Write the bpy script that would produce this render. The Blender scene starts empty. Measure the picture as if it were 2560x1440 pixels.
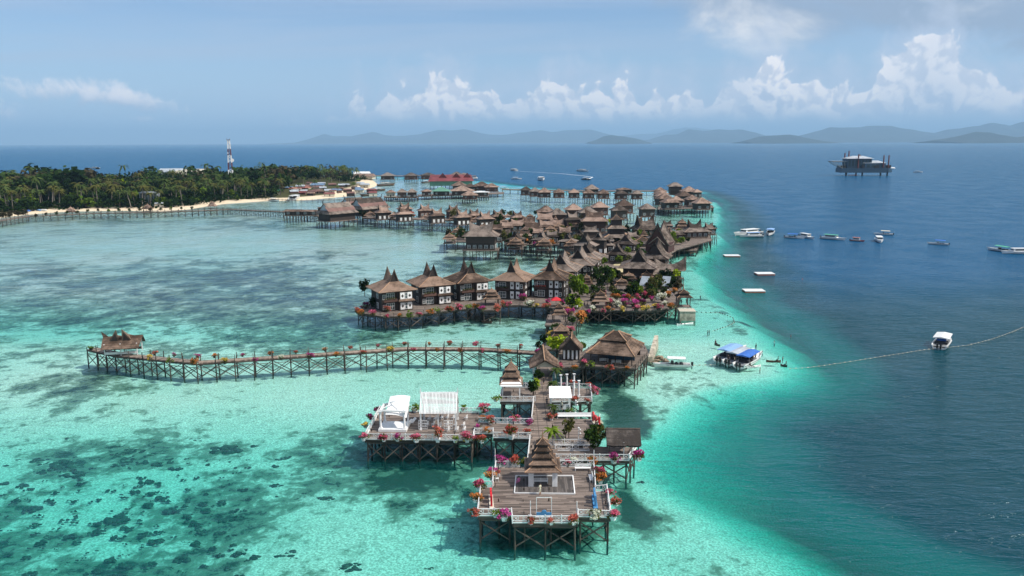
import bpy, math, random
import numpy as np
from mathutils import Vector, Matrix

rng = random.Random(7)
sc = bpy.context.scene
COL = sc.collection
PI = math.pi

# ------------------------------------------------------------------ camera
CAM_H = 53.0                      # metres above the water
FPX = 1991.0                      # focal length in pixels of a 2560 wide frame
PITCH = math.atan(364.5 / FPX)
ROLL = math.radians(0.22)
_f = Vector((0, math.cos(PITCH), -math.sin(PITCH)))
_r0 = Vector((1, 0, 0))
_u0 = _r0.cross(_f)
_r = _r0 * math.cos(ROLL) - _u0 * math.sin(ROLL)
_u = _r.cross(_f)
cam_data = bpy.data.cameras.new("Camera")
cam_data.sensor_width = 36.0
cam_data.lens = FPX / 2560.0 * 36.0
cam_data.clip_start = 1.0
cam_data.clip_end = 200000.0
cam = bpy.data.objects.new("Camera", cam_data)
COL.objects.link(cam)
cam.matrix_world = Matrix(((_r.x, _u.x, -_f.x, 0), (_r.y, _u.y, -_f.y, 0), (_r.z, _u.z, -_f.z, CAM_H), (0, 0, 0, 1)))
sc.camera = cam


def G(px, py, z=0.0):
    """survey: the point on the level plane z that the photograph shows at (px, py)"""
    d = _f * FPX + _r * (px - 1280.0) - _u * (py - 720.0)
    t = (z - CAM_H) / d.z
    return Vector((d.x * t, d.y * t, z))


def direction(px, py):
    d = (_f * FPX + _r * (px - 1280.0) - _u * (py - 720.0)).normalized()
    return math.atan2(d.x, d.y), math.asin(d.z)


# ------------------------------------------------------------------ sun and sky
SUN_EL = math.radians(49.0)
SUN_AZ = math.atan2(0.95, -0.30)          # clockwise from +Y
to_sun = Vector((math.cos(SUN_EL) * math.sin(SUN_AZ), math.cos(SUN_EL) * math.cos(SUN_AZ), math.sin(SUN_EL)))
sun_data = bpy.data.lights.new("Sun", 'SUN')
sun_data.energy = 5.0
sun_data.angle = math.radians(0.53)
sun_data.color = (1.0, 0.95, 0.87)
sun = bpy.data.objects.new("Sun", sun_data)
COL.objects.link(sun)
sun.rotation_euler = (-to_sun).to_track_quat('-Z', 'Y').to_euler()

world = bpy.data.worlds.new("World")
sc.world = world
world.use_nodes = True
world.cycles.sampling_method = 'MANUAL'
world.cycles.sample_map_resolution = 512


class NT:
    """small helper to write node trees as expressions"""
    def __init__(self, tree):
        self.t = tree

    def n(self, typ, **kw):
        nd = self.t.nodes.new(typ)
        for k, v in kw.items():
            setattr(nd, k, v)
        return nd

    def put(self, sock, v):
        if v is None:
            return
        if isinstance(v, bpy.types.NodeSocket):
            self.t.links.new(v, sock)
        else:
            if sock.type == 'RGBA' and hasattr(v, '__len__') and len(v) == 3:
                v = (*v, 1.0)
            sock.default_value = v

    def m(self, op, a, b=None, c=None, clamp=False):
        nd = self.n('ShaderNodeMath', operation=op, use_clamp=clamp)
        self.put(nd.inputs[0], a)
        self.put(nd.inputs[1], b)
        self.put(nd.inputs[2], c)
        return nd.outputs[0]

    def mr(self, v, a, b, c=0.0, d=1.0, smooth=True):
        nd = self.n('ShaderNodeMapRange', interpolation_type='SMOOTHSTEP' if smooth else 'LINEAR')
        for i, x in enumerate((v, a, b, c, d)):
            self.put(nd.inputs[i], x)
        return nd.outputs[0]

    def mix(self, f, a, b, blend='MIX'):
        nd = self.n('ShaderNodeMix', data_type='RGBA', blend_type=blend)
        nd.clamp_factor = True
        self.put(nd.inputs[0], f)
        self.put(nd.inputs[6], a)
        self.put(nd.inputs[7], b)
        return nd.outputs[2]

    def vec(self, x, y, z):
        nd = self.n('ShaderNodeCombineXYZ')
        for i, v in enumerate((x, y, z)):
            self.put(nd.inputs[i], v)
        return nd.outputs[0]

    def noise(self, vec, scale, detail=4.0, rough=0.55, dist=0.0, lac=2.0, dim='3D'):
        nd = self.n('ShaderNodeTexNoise', noise_dimensions=dim)
        self.put(nd.inputs['Vector'], vec)
        self.put(nd.inputs['Scale'], scale)
        self.put(nd.inputs['Detail'], detail)
        self.put(nd.inputs['Roughness'], rough)
        self.put(nd.inputs['Lacunarity'], lac)
        self.put(nd.inputs['Distortion'], dist)
        return nd.outputs[0]

    def voro(self, vec, scale, feature='SMOOTH_F1', smooth=0.6, dim='2D'):
        nd = self.n('ShaderNodeTexVoronoi', voronoi_dimensions=dim, feature=feature)
        self.put(nd.inputs['Vector'], vec)
        self.put(nd.inputs['Scale'], scale)
        if feature == 'SMOOTH_F1':
            self.put(nd.inputs['Smoothness'], smooth)
        return nd.outputs['Distance']

    def vadd(self, a, b, op='ADD'):
        nd = self.n('ShaderNodeVectorMath', operation=op)
        self.put(nd.inputs[0], a)
        self.put(nd.inputs[1], b)
        return nd.outputs[0]


def curve_points(nd, pts):
    cm = nd.mapping
    c = cm.curves[0]
    cm.use_clip = False
    while len(c.points) > 2:
        c.points.remove(c.points[-1])
    c.points[0].location = pts[0]
    c.points[1].location = pts[-1]
    for p in pts[1:-1]:
        c.points.new(*p)
    cm.update()


# cumulus bank: the height of its outline over the compass (read off the photograph)
CUMULUS = [(0, 320), (120, 330), (300, 332), (520, 318), (640, 310), (700, 282), (730, 268), (790, 290), (815, 262), (870, 250), (893, 208), (925, 260),
           (985, 205), (1050, 210), (1085, 168), (1125, 185), (1160, 190), (1200, 215), (1235, 222), (1265, 250), (1290, 222), (1325, 212),
           (1350, 172), (1415, 165), (1440, 200), (1460, 205), (1490, 195), (1530, 215), (1555, 185), (1590, 200), (1615, 235),
           (1640, 190), (1670, 222), (1710, 200), (1780, 235), (1800, 200), (1850, 178), (1890, 140), (1930, 100), (1965, 150), (2000, 168), (2040, 185),
           (2090, 170), (2110, 160), (2145, 195), (2180, 185), (2215, 110), (2260, 95), (2300, 88), (2345, 60), (2395, 88), (2420, 130), (2480, 165),
           (2560, 190)]

GC = bpy.data.node_groups.new("cumulus_field", 'ShaderNodeTree')
GC.interface.new_socket("P", in_out='INPUT', socket_type='NodeSocketVector')
GC.interface.new_socket("D", in_out='OUTPUT', socket_type='NodeSocketFloat')
g = NT(GC)
gi = g.n('NodeGroupInput')
go = g.n('NodeGroupOutput')
P = gi.outputs[0]
warp = g.n('ShaderNodeTexNoise', noise_dimensions='2D')
g.put(warp.inputs['Vector'], P)
g.put(warp.inputs['Scale'], 26.0)
g.put(warp.inputs['Detail'], 5.0)
wv = g.vadd(warp.outputs[1], (0.5, 0.5, 0.5), 'SUBTRACT')
wsc = g.n('ShaderNodeVectorMath', operation='SCALE')
g.put(wsc.inputs[0], wv)
wsc.inputs['Scale'].default_value = 0.030
Pw = g.vadd(P, wsc.outputs[0])
sep = g.n('ShaderNodeSeparateXYZ')
g.put(sep.inputs[0], Pw)
wsc2 = g.n('ShaderNodeVectorMath', operation='SCALE')
g.put(wsc2.inputs[0], wv)
wsc2.inputs['Scale'].default_value = 0.016
Ps = g.vadd(P, wsc2.outputs[0])
seps = g.n('ShaderNodeSeparateXYZ')
g.put(seps.inputs[0], Ps)
fc = g.n('ShaderNodeFloatCurve')
pts = []
for (px, py) in CUMULUS:
    a, e = direction(px, py)
    pts.append(((a + 0.8) / 1.6, e * 4.0))
pts = [(0.0, 0.05), (0.12, 0.09)] + pts + [(0.88, 0.33), (0.93, 0.28), (1.0, 0.22)]
curve_points(fc, pts)
g.put(fc.inputs['Value'], g.m('MULTIPLY_ADD', seps.outputs[0], 1 / 1.6, 0.5))
top = g.m('MULTIPLY', fc.outputs[0], 0.25)
p1 = g.voro(Pw, 34.0, 'F1')
p2 = g.voro(Pw, 80.0, 'F1')
p3 = g.voro(Pw, 190.0, 'F1')
puff = g.m('ADD', g.m('MULTIPLY', p1, -0.030), g.m('ADD', g.m('MULTIPLY', p2, -0.017), g.m('MULTIPLY', p3, -0.006)))
puff = g.m('ADD', puff, 0.024)
hol = g.noise(P, 9.0, 4.0, 0.55, dim='2D')
H0 = g.m('ADD', g.m('SUBTRACT', g.m('SUBTRACT', top, 0.008), seps.outputs[1]), g.m('MULTIPLY', g.m('SUBTRACT', hol, 0.5), 0.050))
D = g.m('ADD', H0, g.m('MULTIPLY', g.m('MAXIMUM', g.m('SUBTRACT', H0, 0.004), 0.0), 1.6))
D = g.m('ADD', g.m('ADD', D, puff), -0.006)
GC.interface.new_socket("Puff", in_out='OUTPUT', socket_type='NodeSocketFloat')
g.put(go.inputs[0], D)
g.put(go.inputs[1], puff)

w = NT(world.node_tree)
world.node_tree.nodes.clear()
wout = w.n('ShaderNodeOutputWorld')
bg = w.n('ShaderNodeBackground')
SKY_STRENGTH = 0.10
bg.inputs['Strength'].default_value = SKY_STRENGTH
w.t.links.new(bg.outputs[0], wout.inputs[0])
sky = w.n('ShaderNodeTexSky', sky_type='NISHITA')
sky.sun_disc = False
sky.sun_elevation = SUN_EL
sky.sun_rotation = SUN_AZ
sky.altitude = 0.0
sky.air_density = 1.0
sky.dust_density = 0.6
sky.ozone_density = 2.0
tc = w.n('ShaderNodeTexCoord')
ws = w.n('ShaderNodeSeparateXYZ')
w.put(ws.inputs[0], tc.outputs['Generated'])
az = w.m('ARCTAN2', ws.outputs[0], ws.outputs[1])
el = w.m('ARCSINE', ws.outputs[2])
pv = w.vec(az, el, 0.0)


def cum(vecsock):
    nd = w.n('ShaderNodeGroup')
    nd.node_tree = GC
    w.put(nd.inputs[0], vecsock)
    return nd.outputs


D0, U0 = cum(pv)[:2]
U1 = cum(w.vadd(pv, (0.0060, 0.0070, 0.0)))[1]
basev = w.m('ADD', el, w.m('MULTIPLY', w.noise(pv, 30.0, 3.0, dim='2D'), -0.02))
fade_ = w.mr(w.noise(w.vadd(pv, (5.0, 2.0, 0.0)), 7.0, 4.0, 0.55, dim='2D'), 0.30, 0.58, 0.62, 1.0)
mask = w.m('MULTIPLY', fade_, w.m('MULTIPLY', w.mr(D0, -0.002, 0.009), w.mr(basev, 0.008, 0.030)))
light = w.m('ADD', w.mr(w.m('SUBTRACT', U0, U1), -0.010, 0.009, 0.05, 0.85), w.mr(D0, 0.16, 0.0, 0.0, 0.30), clamp=True)
cs = 1.0 / SKY_STRENGTH
c_shadow = (0.55 * cs, 0.64 * cs, 0.80 * cs)
c_lit = (1.12 * cs, 1.08 * cs, 1.08 * cs)
cumcol = w.mix(light, c_shadow, c_lit)
# high veil: thin streaks everywhere, thicker grey sheet low over the south-east quarter
plx = w.m('DIVIDE', ws.outputs[0], w.m('MAXIMUM', w.m('ADD', ws.outputs[2], 0.05), 0.02))
ply = w.m('DIVIDE', ws.outputs[1], w.m('MAXIMUM', w.m('ADD', ws.outputs[2], 0.05), 0.02))
pl = w.vec(w.m('MULTIPLY', plx, 0.45), ply, 3.7)
veil = w.noise(pl, 0.55, 5.0, 0.6, 0.4)
veilf = w.m('MULTIPLY', w.mr(veil, 0.38, 0.72, 0.0, 0.8), w.mr(el, 0.03, 0.16, 0.25, 1.0))
skyc = w.mix(1.0, sky.outputs[0], (0.85, 1.03, 1.25), 'MULTIPLY')
skyc = w.mix(w.mr(el, -0.02, 0.17, 0.92, 0.15), skyc, (0.50 * cs, 0.69 * cs, 0.92 * cs))
base = w.mix(veilf, skyc, (0.50 * cs, 0.60 * cs, 0.77 * cs))
sheetn = w.noise(w.vec(w.m('MULTIPLY', az, 1.0), w.m('MULTIPLY', el, 2.2), 1.3), 5.5, 6.0, 0.55, 0.3)
# lower edge of the grey sheet: it comes down towards the right of the view
edge = w.m('SUBTRACT', el, w.m('ADD', 0.190, w.m('MULTIPLY', w.m('MAXIMUM', az, 0.0), -0.21)))
edge = w.m('ADD', edge, w.m('MULTIPLY', w.m('SUBTRACT', sheetn, 0.5), 0.14))
sheet = w.m('MULTIPLY', w.mr(edge, -0.006, 0.030), w.mr(az, 0.02, 0.22))
sheetcol = w.mix(w.mr(w.m('ADD', sheetn, w.m('MULTIPLY', edge, 2.0)), 0.52, 0.84), (0.36 * cs, 0.46 * cs, 0.61 * cs), (0.95 * cs, 0.95 * cs, 0.97 * cs))
base = w.mix(w.m('MULTIPLY', sheet, 0.92), base, sheetcol)
bank = w.m('MULTIPLY', w.m('MULTIPLY', w.mr(D0, -0.045, 0.012), w.mr(basev, 0.0, 0.03)), w.mr(az, -0.32, -0.08, 0.25, 0.72))
base = w.mix(bank, base, (0.60 * cs, 0.69 * cs, 0.85 * cs))
full = w.mix(w.m('MULTIPLY', mask, w.mr(az, -0.45, -0.2, 0.35, 0.95)), base, cumcol)
# the low ragged cloud over the west
def lens_cloud(full, cx, cy, rx, ry, amt, seed, tilt=0.0):
    a, e = direction(cx, cy)
    da = w.m('DIVIDE', w.m('SUBTRACT', az, a), rx / FPX)
    de = w.m('DIVIDE', w.m('SUBTRACT', w.m('SUBTRACT', el, e), w.m('MULTIPLY', w.m('SUBTRACT', az, a), tilt)), ry / FPX)
    rr = w.m('SQRT', w.m('ADD', w.m('MULTIPLY', da, da), w.m('MULTIPLY', de, de)))
    nn = w.noise(w.vadd(pv, (seed, seed * 0.7, 0.0)), 34.0, 6.0, 0.6, 0.3, dim='2D')
    q = w.m('ADD', w.m('SUBTRACT', 1.0, rr), w.m('MULTIPLY', w.m('SUBTRACT', nn, 0.5), 2.6))
    f = w.m('MULTIPLY', w.mr(q, 0.0, 0.9), amt)
    lit = w.m('ADD', w.mr(w.m('ADD', de, w.m('MULTIPLY', nn, 1.2)), -0.3, 1.1), 0.0)
    return w.mix(f, full, w.mix(lit, (0.50 * cs, 0.60 * cs, 0.76 * cs), (1.08 * cs, 1.04 * cs, 1.06 * cs)))


full = lens_cloud(full, 190, 232, 160, 34, 0.95, 1.0)
full = lens_cloud(full, 340, 250, 95, 26, 0.95, 2.0, -0.15)
full = lens_cloud(full, 10, 280, 60, 30, 0.7, 3.0, -0.3)
full = lens_cloud(full, 365, 298, 40, 12, 0.5, 4.0)
w.put(bg.inputs['Color'], full)

# ------------------------------------------------------------------ exposure and render settings
sc.view_settings.view_transform = 'Standard'
sc.view_settings.look = 'None'
sc.view_settings.exposure = 0.0
sc.view_settings.gamma = 1.0
sc.view_settings.use_curve_mapping = False
sc.render.engine = 'CYCLES'
cy = sc.cycles
cy.use_denoising = True
cy.max_bounces = 6
cy.diffuse_bounces = 2
cy.glossy_bounces = 3
cy.transmission_bounces = 3
cy.transparent_max_bounces = 10
cy.volume_bounces = 0
cy.caustics_reflective = False
cy.caustics_refractive = False
cy.sample_clamp_indirect = 4.0
cy.sample_clamp_direct = 3.0
cy.use_adaptive_sampling = True
cy.adaptive_threshold = 0.015
# ------------------------------------------------------------------ small noise library for the terrain
def _hash(ix, iy, seed):
    h = (ix.astype(np.int64) * 374761393 + iy.astype(np.int64) * 668265263 + seed * 1442695041) & 0xffffffff
    h = ((h ^ (h >> 13)) * 1274126177) & 0xffffffff
    h = h ^ (h >> 16)
    return (h & 0xffffff).astype(np.float64) / float(0xffffff)


def vnoise(x, y, seed=0):
    ix = np.floor(x)
    iy = np.floor(y)
    fx = x - ix
    fy = y - iy
    fx = fx * fx * (3 - 2 * fx)
    fy = fy * fy * (3 - 2 * fy)
    a = _hash(ix, iy, seed)
    b = _hash(ix + 1, iy, seed)
    c = _hash(ix, iy + 1, seed)
    d = _hash(ix + 1, iy + 1, seed)
    return (a * (1 - fx) + b * fx) * (1 - fy) + (c * (1 - fx) + d * fx) * fy


def fbm(x, y, seed=0, octv=5, gain=0.5):
    s = 0.0
    amp = 1.0
    tot = 0.0
    for k in range(octv):
        s = s + amp * vnoise(x + 17.3 * k, y - 9.1 * k, seed + k * 31)
        tot += amp
        amp *= gain
        x, y = 1.62 * x + 1.18 * y, -1.18 * x + 1.62 * y
    return s / tot


def sstep(a, b, v):
    t = np.clip((v - a) / (b - a), 0, 1)
    return t * t * (3 - 2 * t)


def poly_sd(px, py, poly):
    """signed distance to a closed polygon, positive inside"""
    d2 = np.full(px.shape, 1e18)
    ins = np.zeros(px.shape, bool)
    n = len(poly)
    for i in range(n):
        x0, y0 = poly[i]
        x1, y1 = poly[(i + 1) % n]
        ex, ey = x1 - x0, y1 - y0
        L = ex * ex + ey * ey + 1e-9
        t = np.clip(((px - x0) * ex + (py - y0) * ey) / L, 0, 1)
        d2 = np.minimum(d2, (px - x0 - t * ex) ** 2 + (py - y0 - t * ey) ** 2)
        c = ((y0 > py) != (y1 > py)) & (px < ex * (py - y0) / (ey if abs(ey) > 1e-9 else 1e-9) + x0)
        ins ^= c
    d = np.sqrt(d2)
    return np.where(ins, d, -d)


# reef flat: outline of the shallow shelf, read off the photograph on the water plane
_edge = [(2120, 1520), (2010, 1440), (1930, 1385), (1850, 1325), (1760, 1265), (1690, 1215), (1650, 1165), (1652, 1090), (1690, 1020),
         (1770, 985), (1850, 955), (1915, 925), (1925, 890), (1890, 850), (1868, 805), (1828, 762), (1780, 725), (1757, 690), (1762, 655),
         (1782, 618), (1806, 585), (1806, 545), (1800, 508), (1740, 478), (1600, 478), (1450, 482), (1340, 470), (1262, 462), (1180, 452),
         (1040, 447), (930, 441)]
REEF = [tuple(G(*p)[:2]) for p in _edge]
REEF += [(-420, 1330), (-620, 1240), (-1500, 900), (-1500, 20), (20, 20)]
# dry land: the island
_isl = [(-260, 600), (-120, 566), (0, 545), (60, 538), (160, 529), (300, 527), (400, 529), (470, 524), (560, 510), (660, 503), (760, 501), (880, 490), (900, 478), (930, 470), (948, 462), (935, 452), (905, 444), (880, 440)]
ISLAND = [tuple(G(*p)[:2]) for p in _isl]
ISLAND += [(-300, 1290), (-380, 1230), (-520, 1080), (-640, 960), (-700, 900)]

SHALLOW_SPOTS = [  # (px, py, rx px, ry px, weight): where weed and coral cover the sand (+) or clean sand shows (-)
    (500, 700, 300, 60, .26), (250, 770, 220, 55, .18), (870, 765, 110, 50, .28), (120, 690, 160, 40, .12), (700, 740, 160, 45, .18),
    (420, 605, 420, 30, -.30), (800, 590, 260, 28, -.34), (1040, 620, 90, 40, -.38), (160, 905, 260, 26, .14), (110, 960, 170, 30, .34),
    (850, 600, 330, 20, -.2), (960, 700, 110, 40, -.05), (640, 830, 330, 40, .05), (1000, 660, 80, 24, -.2),
    (700, 985, 300, 50, -.34), (1050, 960, 220, 60, -.36), (480, 990, 120, 24, -.1), (1230, 960, 60, 60, -.3),
    (960, 833, 50, 13, .4), (1130, 838, 90, 20, -.2), (1080, 820, 60, 10, .25), (1250, 835, 140, 16, -.2),
    (160, 1010, 90, 16, .2), (390, 1070, 90, 26, .3), (520, 1110, 220, 40, .16), (130, 1140, 160, 40, .16), (160, 1330, 200, 60, .28),
    (480, 1230, 150, 40, .2), (640, 1260, 160, 40, .14), (350, 1400, 260, 40, .24), (30, 1250, 120, 70, .2), (820, 1150, 130, 60, .12),
    (1592, 1268, 32, 44, .9), (1565, 1230, 24, 40, .6), (1552, 1003, 46, 62, .9), (1590, 1040, 30, 26, .5), (1630, 880, 26, 34, .6), (1010, 1180, 120, 34, .45), (1150, 1200, 90, 26, .35), (1210, 1120, 110, 40, .45),
    (960, 1060, 50, 34, .4), (880, 1030, 70, 30, .18), (1260, 1340, 120, 22, .22), (1450, 1330, 120, 30, .3), (900, 1380, 300, 50, -.16), (1700, 1380, 260, 60, -.4), (1620, 1140, 60, 60, -.2),
    (1480, 860, 120, 30, -.3), (1780, 860, 130, 70, -.4), (1740, 800, 60, 40, -.25), (1846, 812, 22, 12, .75), (1862, 790, 16, 8, .6), (1815, 770, 18, 7, .4), (1790, 783, 10, 4, .5),
    (1160, 668, 100, 14, .5), (1290, 650, 130, 10, .4), (1440, 760, 200, 30, .1), (1730, 690, 24, 20, -.2), (1840, 700, 40, 26, .4), (1790, 690, 30, 30, .15),
    (1500, 812, 40, 8, .45), (1560, 826, 40, 5, .3), (900, 570, 200, 10, .5), (1100, 580, 100, 12, .45), (1240, 520, 200, 10, .1), (1000, 530, 180, 12, -.1), (300, 545, 320, 8, .2),
    (1290, 860, 60, 10, -.2), (1660, 745, 80, 25, -.2),
]


def depth_of(x, y):
    sd = poly_sd(x, y, REEF)
    n = fbm(x / 26.0, y / 26.0, 3, 4)
    sdn = sd + (n - 0.5) * 16
    isl = poly_sd(x, y, ISLAND)
    flat = 1.45 + (n - 0.5) * 0.5 - 0.60 * sstep(128, 165, y) * sstep(225, 200, y) - 0.85 * sstep(182, 250, y + 0.25 * x) * sstep(10, 60, sd) + 0.55 * sstep(-20, -55, x) * sstep(150, 115, y)
    out = np.maximum(-sdn + 3.0, 0)
    far = sstep(150, 600, y)
    dep = flat + out * (0.13 + 0.06 * sstep(120, 200, y) + 0.5 * far) + 0.0085 * out * out + 0.2 * sstep(-10, 4, -sdn)
    dep = np.minimum(dep, 15 + 30 * sstep(190, 380, y))
    shore = np.clip(-isl / 22.0, 0, 1)
    dep = np.where(isl > -60, np.minimum(dep, 0.25 + np.clip(-isl, 0, 60) * 0.028), dep)
    land = np.where(isl > 0, -np.minimum(0.05 + isl * 0.045, 2.2), dep)
    return land, sd, isl


def cover_of(x, y, sd):
    c = np.full(x.shape, 0.30)
    c = c + 0.05 * sstep(175, 240, y) * sstep(30, -20, x) + 0.15 * sstep(-10, -42, x) * sstep(160, 118, y)
    for (px, py, rx, ry, wt) in SHALLOW_SPOTS:
        p = G(px, py)
        sx = p.y / FPX * rx * 1.02
        sy = (G(px, py - ry).y - G(px, py + ry).y) / 2
        e = ((x - p.x) / sx) ** 2 + ((y - p.y) / sy) ** 2
        c = c + wt * np.exp(-e)
    # offshore the bed is bare sand running down the slope
    c = c - 0.45 * sstep(10, -8, sd)
    s1 = fbm(x / 15.0, y / 15.0, 11, 6, 0.58)
    s2 = fbm(x / 4.2, y / 4.2, 23, 4, 0.6)
    s3 = fbm(x / 55.0, y / 70.0, 51, 4, 0.55)
    return c + (s1 - 0.5) * 0.85 + (s2 - 0.5) * 1.1 + (s3 - 0.5) * 0.4


def grid_axis(lo, hi, start_lo, start_hi, step, ratio):
    mid = list(np.arange(start_lo, start_hi + step * 0.5, step))
    s, v = step, mid[-1]
    while v < hi:
        s *= ratio
        v += s
        mid.append(v)
    s, v = step, mid[0]
    left = []
    while v > lo:
        s *= ratio
        v -= s
        left.append(v)
    return np.array(left[::-1] + mid)


def y_axis(lo, hi, step, k):
    v, out = lo, [lo]
    while v < hi:
        v += max(step, v * v / (53.0 * 796.0) * k)
        out.append(v)
    return np.array(out)


def sheet(name, xs, ys, Z, mat_, attrs):
    nx, ny = len(xs), len(ys)
    X, Y = np.meshgrid(xs, ys)
    co = np.stack([X.ravel(), Y.ravel(), Z.ravel()], 1).astype(np.float32)
    i = np.arange(ny - 1)[:, None] * nx + np.arange(nx - 1)[None, :]
    f = np.stack([i, i + 1, i + nx + 1, i + nx], -1).reshape(-1, 4).astype(np.int32)
    me = bpy.data.meshes.new(name)
    me.vertices.add(len(co))
    me.vertices.foreach_set('co', co.ravel())
    me.loops.add(f.size)
    me.loops.foreach_set('vertex_index', f.ravel())
    me.polygons.add(len(f))
    me.polygons.foreach_set('loop_start', np.arange(0, f.size, 4, dtype=np.int32))
    me.polygons.foreach_set('use_smooth', np.ones(len(f), bool))
    me.update(calc_edges=True)
    for an, av in attrs.items():
        at = me.attributes.new(an, 'FLOAT', 'POINT')
        at.data.foreach_set('value', av.ravel().astype(np.float32))
    me.materials.append(mat_)
    o = bpy.data.objects.new(name, me)
    COL.objects.link(o)
    return o


def new_mat(name):
    m = bpy.data.materials.new(name)
    m.use_nodes = True
    m.node_tree.nodes.clear()
    t = NT(m.node_tree)
    out = t.n('ShaderNodeOutputMaterial')
    return m, t, out


def attr(t, name):
    nd = t.n('ShaderNodeAttribute', attribute_name=name)
    return nd.outputs['Fac']


# ---- seabed and island ground
m_bed, t, out = new_mat('seabed')
geo = t.n('ShaderNodeNewGeometry')
pos = geo.outputs['Position']
cov = attr(t, 'cover')
land = attr(t, 'land')
fine = t.noise(pos, 0.62, 6.0, 0.72, 0.4)
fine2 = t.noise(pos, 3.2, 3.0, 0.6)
cv = t.m('ADD', cov, t.m('ADD', t.m('MULTIPLY', t.m('SUBTRACT', fine, 0.5), 1.5), t.m('MULTIPLY', t.m('SUBTRACT', fine2, 0.5), 0.5)))
mud = attr(t, 'mud')
sandc = t.mix(t.mr(fine2, 0.34, 0.66), (0.46, 0.45, 0.38), (0.92, 0.90, 0.80))  # sand mottling; its bright dapples also paint caustic light into the colour
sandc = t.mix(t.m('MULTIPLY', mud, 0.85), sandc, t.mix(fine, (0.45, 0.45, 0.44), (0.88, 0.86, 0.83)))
rubble = t.mix(fine2, (0.10, 0.13, 0.10), (0.34, 0.36, 0.28))
weed = t.mix(fine2, (0.018, 0.028, 0.026), (0.085, 0.105, 0.085))
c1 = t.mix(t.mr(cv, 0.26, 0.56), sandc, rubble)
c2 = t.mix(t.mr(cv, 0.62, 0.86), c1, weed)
beach = t.mix(t.noise(pos, 0.25, 4.0), (0.60, 0.49, 0.35), (0.74, 0.62, 0.46))
soil = t.mix(t.noise(pos, 0.12, 4.0), (0.035, 0.05, 0.02), (0.10, 0.09, 0.05))
landc = t.mix(t.mr(t.m('ADD', land, t.m('MULTIPLY', fine, 8.0)), 24.0, 34.0), beach, soil)
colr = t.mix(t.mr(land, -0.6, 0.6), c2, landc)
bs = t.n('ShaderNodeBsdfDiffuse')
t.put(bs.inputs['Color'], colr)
bump = t.n('ShaderNodeBump')
bump.inputs['Strength'].default_value = 0.8
bump.inputs['Distance'].default_value = 0.35
t.put(bump.inputs['Height'], fine)
t.put(bs.inputs['Normal'], bump.outputs[0])
t.put(out.inputs[0], bs.outputs[0])

xs = grid_axis(-1500, 900, -100, 125, 0.75, 1.035)
ys = y_axis(40, 1500, 0.62, 0.6)
X, Y = np.meshgrid(xs, ys)
dep, sd, isl = depth_of(X, Y)
cov_ = cover_of(X, Y, sd)
Z = -dep + np.where(isl > 0, 0, (fbm(X / 3.0, Y / 3.0, 77, 3) - 0.5) * 0.35 * np.clip(dep, 0, 1))
bed = sheet('seabed', xs, ys, Z, m_bed, {'cover': cov_, 'land': isl, 'mud': sstep(172, 250, Y + 0.25 * X) * sstep(8, 45, sd) * sstep(60, 10, X + (Y - 250) * -0.12)})
bed['kind'] = 'structure'

# ---- water sheet out to the horizon
m_wat, t, out = new_mat('sea_water')
dpt = attr(t, 'depth')
geo = t.n('ShaderNodeNewGeometry')
pos = geo.outputs['Position']
mp = t.n('ShaderNodeMapping')
mp.inputs['Rotation'].default_value = (0, 0, math.radians(14))
mp.inputs['Scale'].default_value = (0.34, 1.0, 1.0)
t.put(mp.inputs['Vector'], pos)
n1 = t.noise(mp.outputs[0], 0.42, 3.0, 0.6, 0.6)
n2 = t.noise(mp.outputs[0], 1.7, 3.0, 0.6, 0.3)
n3 = t.noise(pos, 0.045, 3.0, 0.55)
calm = t.mr(n3, 0.35, 0.68, 0.55, 1.15)
hgt = t.m('MULTIPLY', t.m('ADD', t.m('MULTIPLY', n1, 0.9), t.m('MULTIPLY', n2, 0.20)), calm)
hgt = t.m('MULTIPLY', hgt, t.mr(dpt, 0.8, 7.0, 0.5, 1.5))
bump = t.n('ShaderNodeBump')
bump.inputs['Strength'].default_value = 1.0
bump.inputs['Distance'].default_value = 0.85
t.put(bump.inputs['Height'], hgt)


def expo(k, add=0.0):
    return t.m('POWER', 2.718, t.m('MULTIPLY', t.m('ADD', dpt, add), -k))


tint = t.n('ShaderNodeCombineColor')
t.put(tint.inputs[0], expo(0.44))
t.put(tint.inputs[1], expo(0.025))
t.put(tint.inputs[2], expo(0.045))
tr = t.n('ShaderNodeBsdfTransparent')
t.put(tr.inputs['Color'], tint.outputs[0])
df = t.n('ShaderNodeBsdfDiffuse')
sct = t.mix(t.mr(dpt, 2.0, 16.0), (0.000, 0.18, 0.18), (0.000, 0.038, 0.056))
sct = t.mix(t.mr(dpt, 15.0, 42.0), sct, (0.000, 0.060, 0.145))
t.put(df.inputs['Color'], sct)
mx = t.n('ShaderNodeMixShader')
t.put(mx.inputs[0], t.m('SUBTRACT', 1.0, t.m('POWER', 2.718, t.m('MULTIPLY', t.m('MULTIPLY', dpt, t.m('MULTIPLY_ADD', dpt, 0.15, 1.0)), -0.07))))
t.put(mx.inputs[1], tr.outputs[0])
t.put(mx.inputs[2], df.outputs[0])
gl = t.n('ShaderNodeBsdfGlossy')
gl.inputs['Roughness'].default_value = 0.13
gl.inputs['Color'].default_value = (0.78, 0.93, 1.0, 1)
t.put(gl.inputs['Normal'], bump.outputs[0])
fr = t.n('ShaderNodeFresnel')
fr.inputs['IOR'].default_value = 1.33
t.put(fr.inputs['Normal'], bump.outputs[0])
mx2 = t.n('ShaderNodeMixShader')
t.put(mx2.inputs[0], t.m('MULTIPLY', fr.outputs[0], t.mr(attr(t, 'calm'), 0.0, 1.0, 0.58, 1.0), clamp=True))
t.put(mx2.inputs[1], mx.outputs[0])
t.put(mx2.inputs[2], gl.outputs[0])
t.put(out.inputs[0], mx2.outputs[0])
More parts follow.
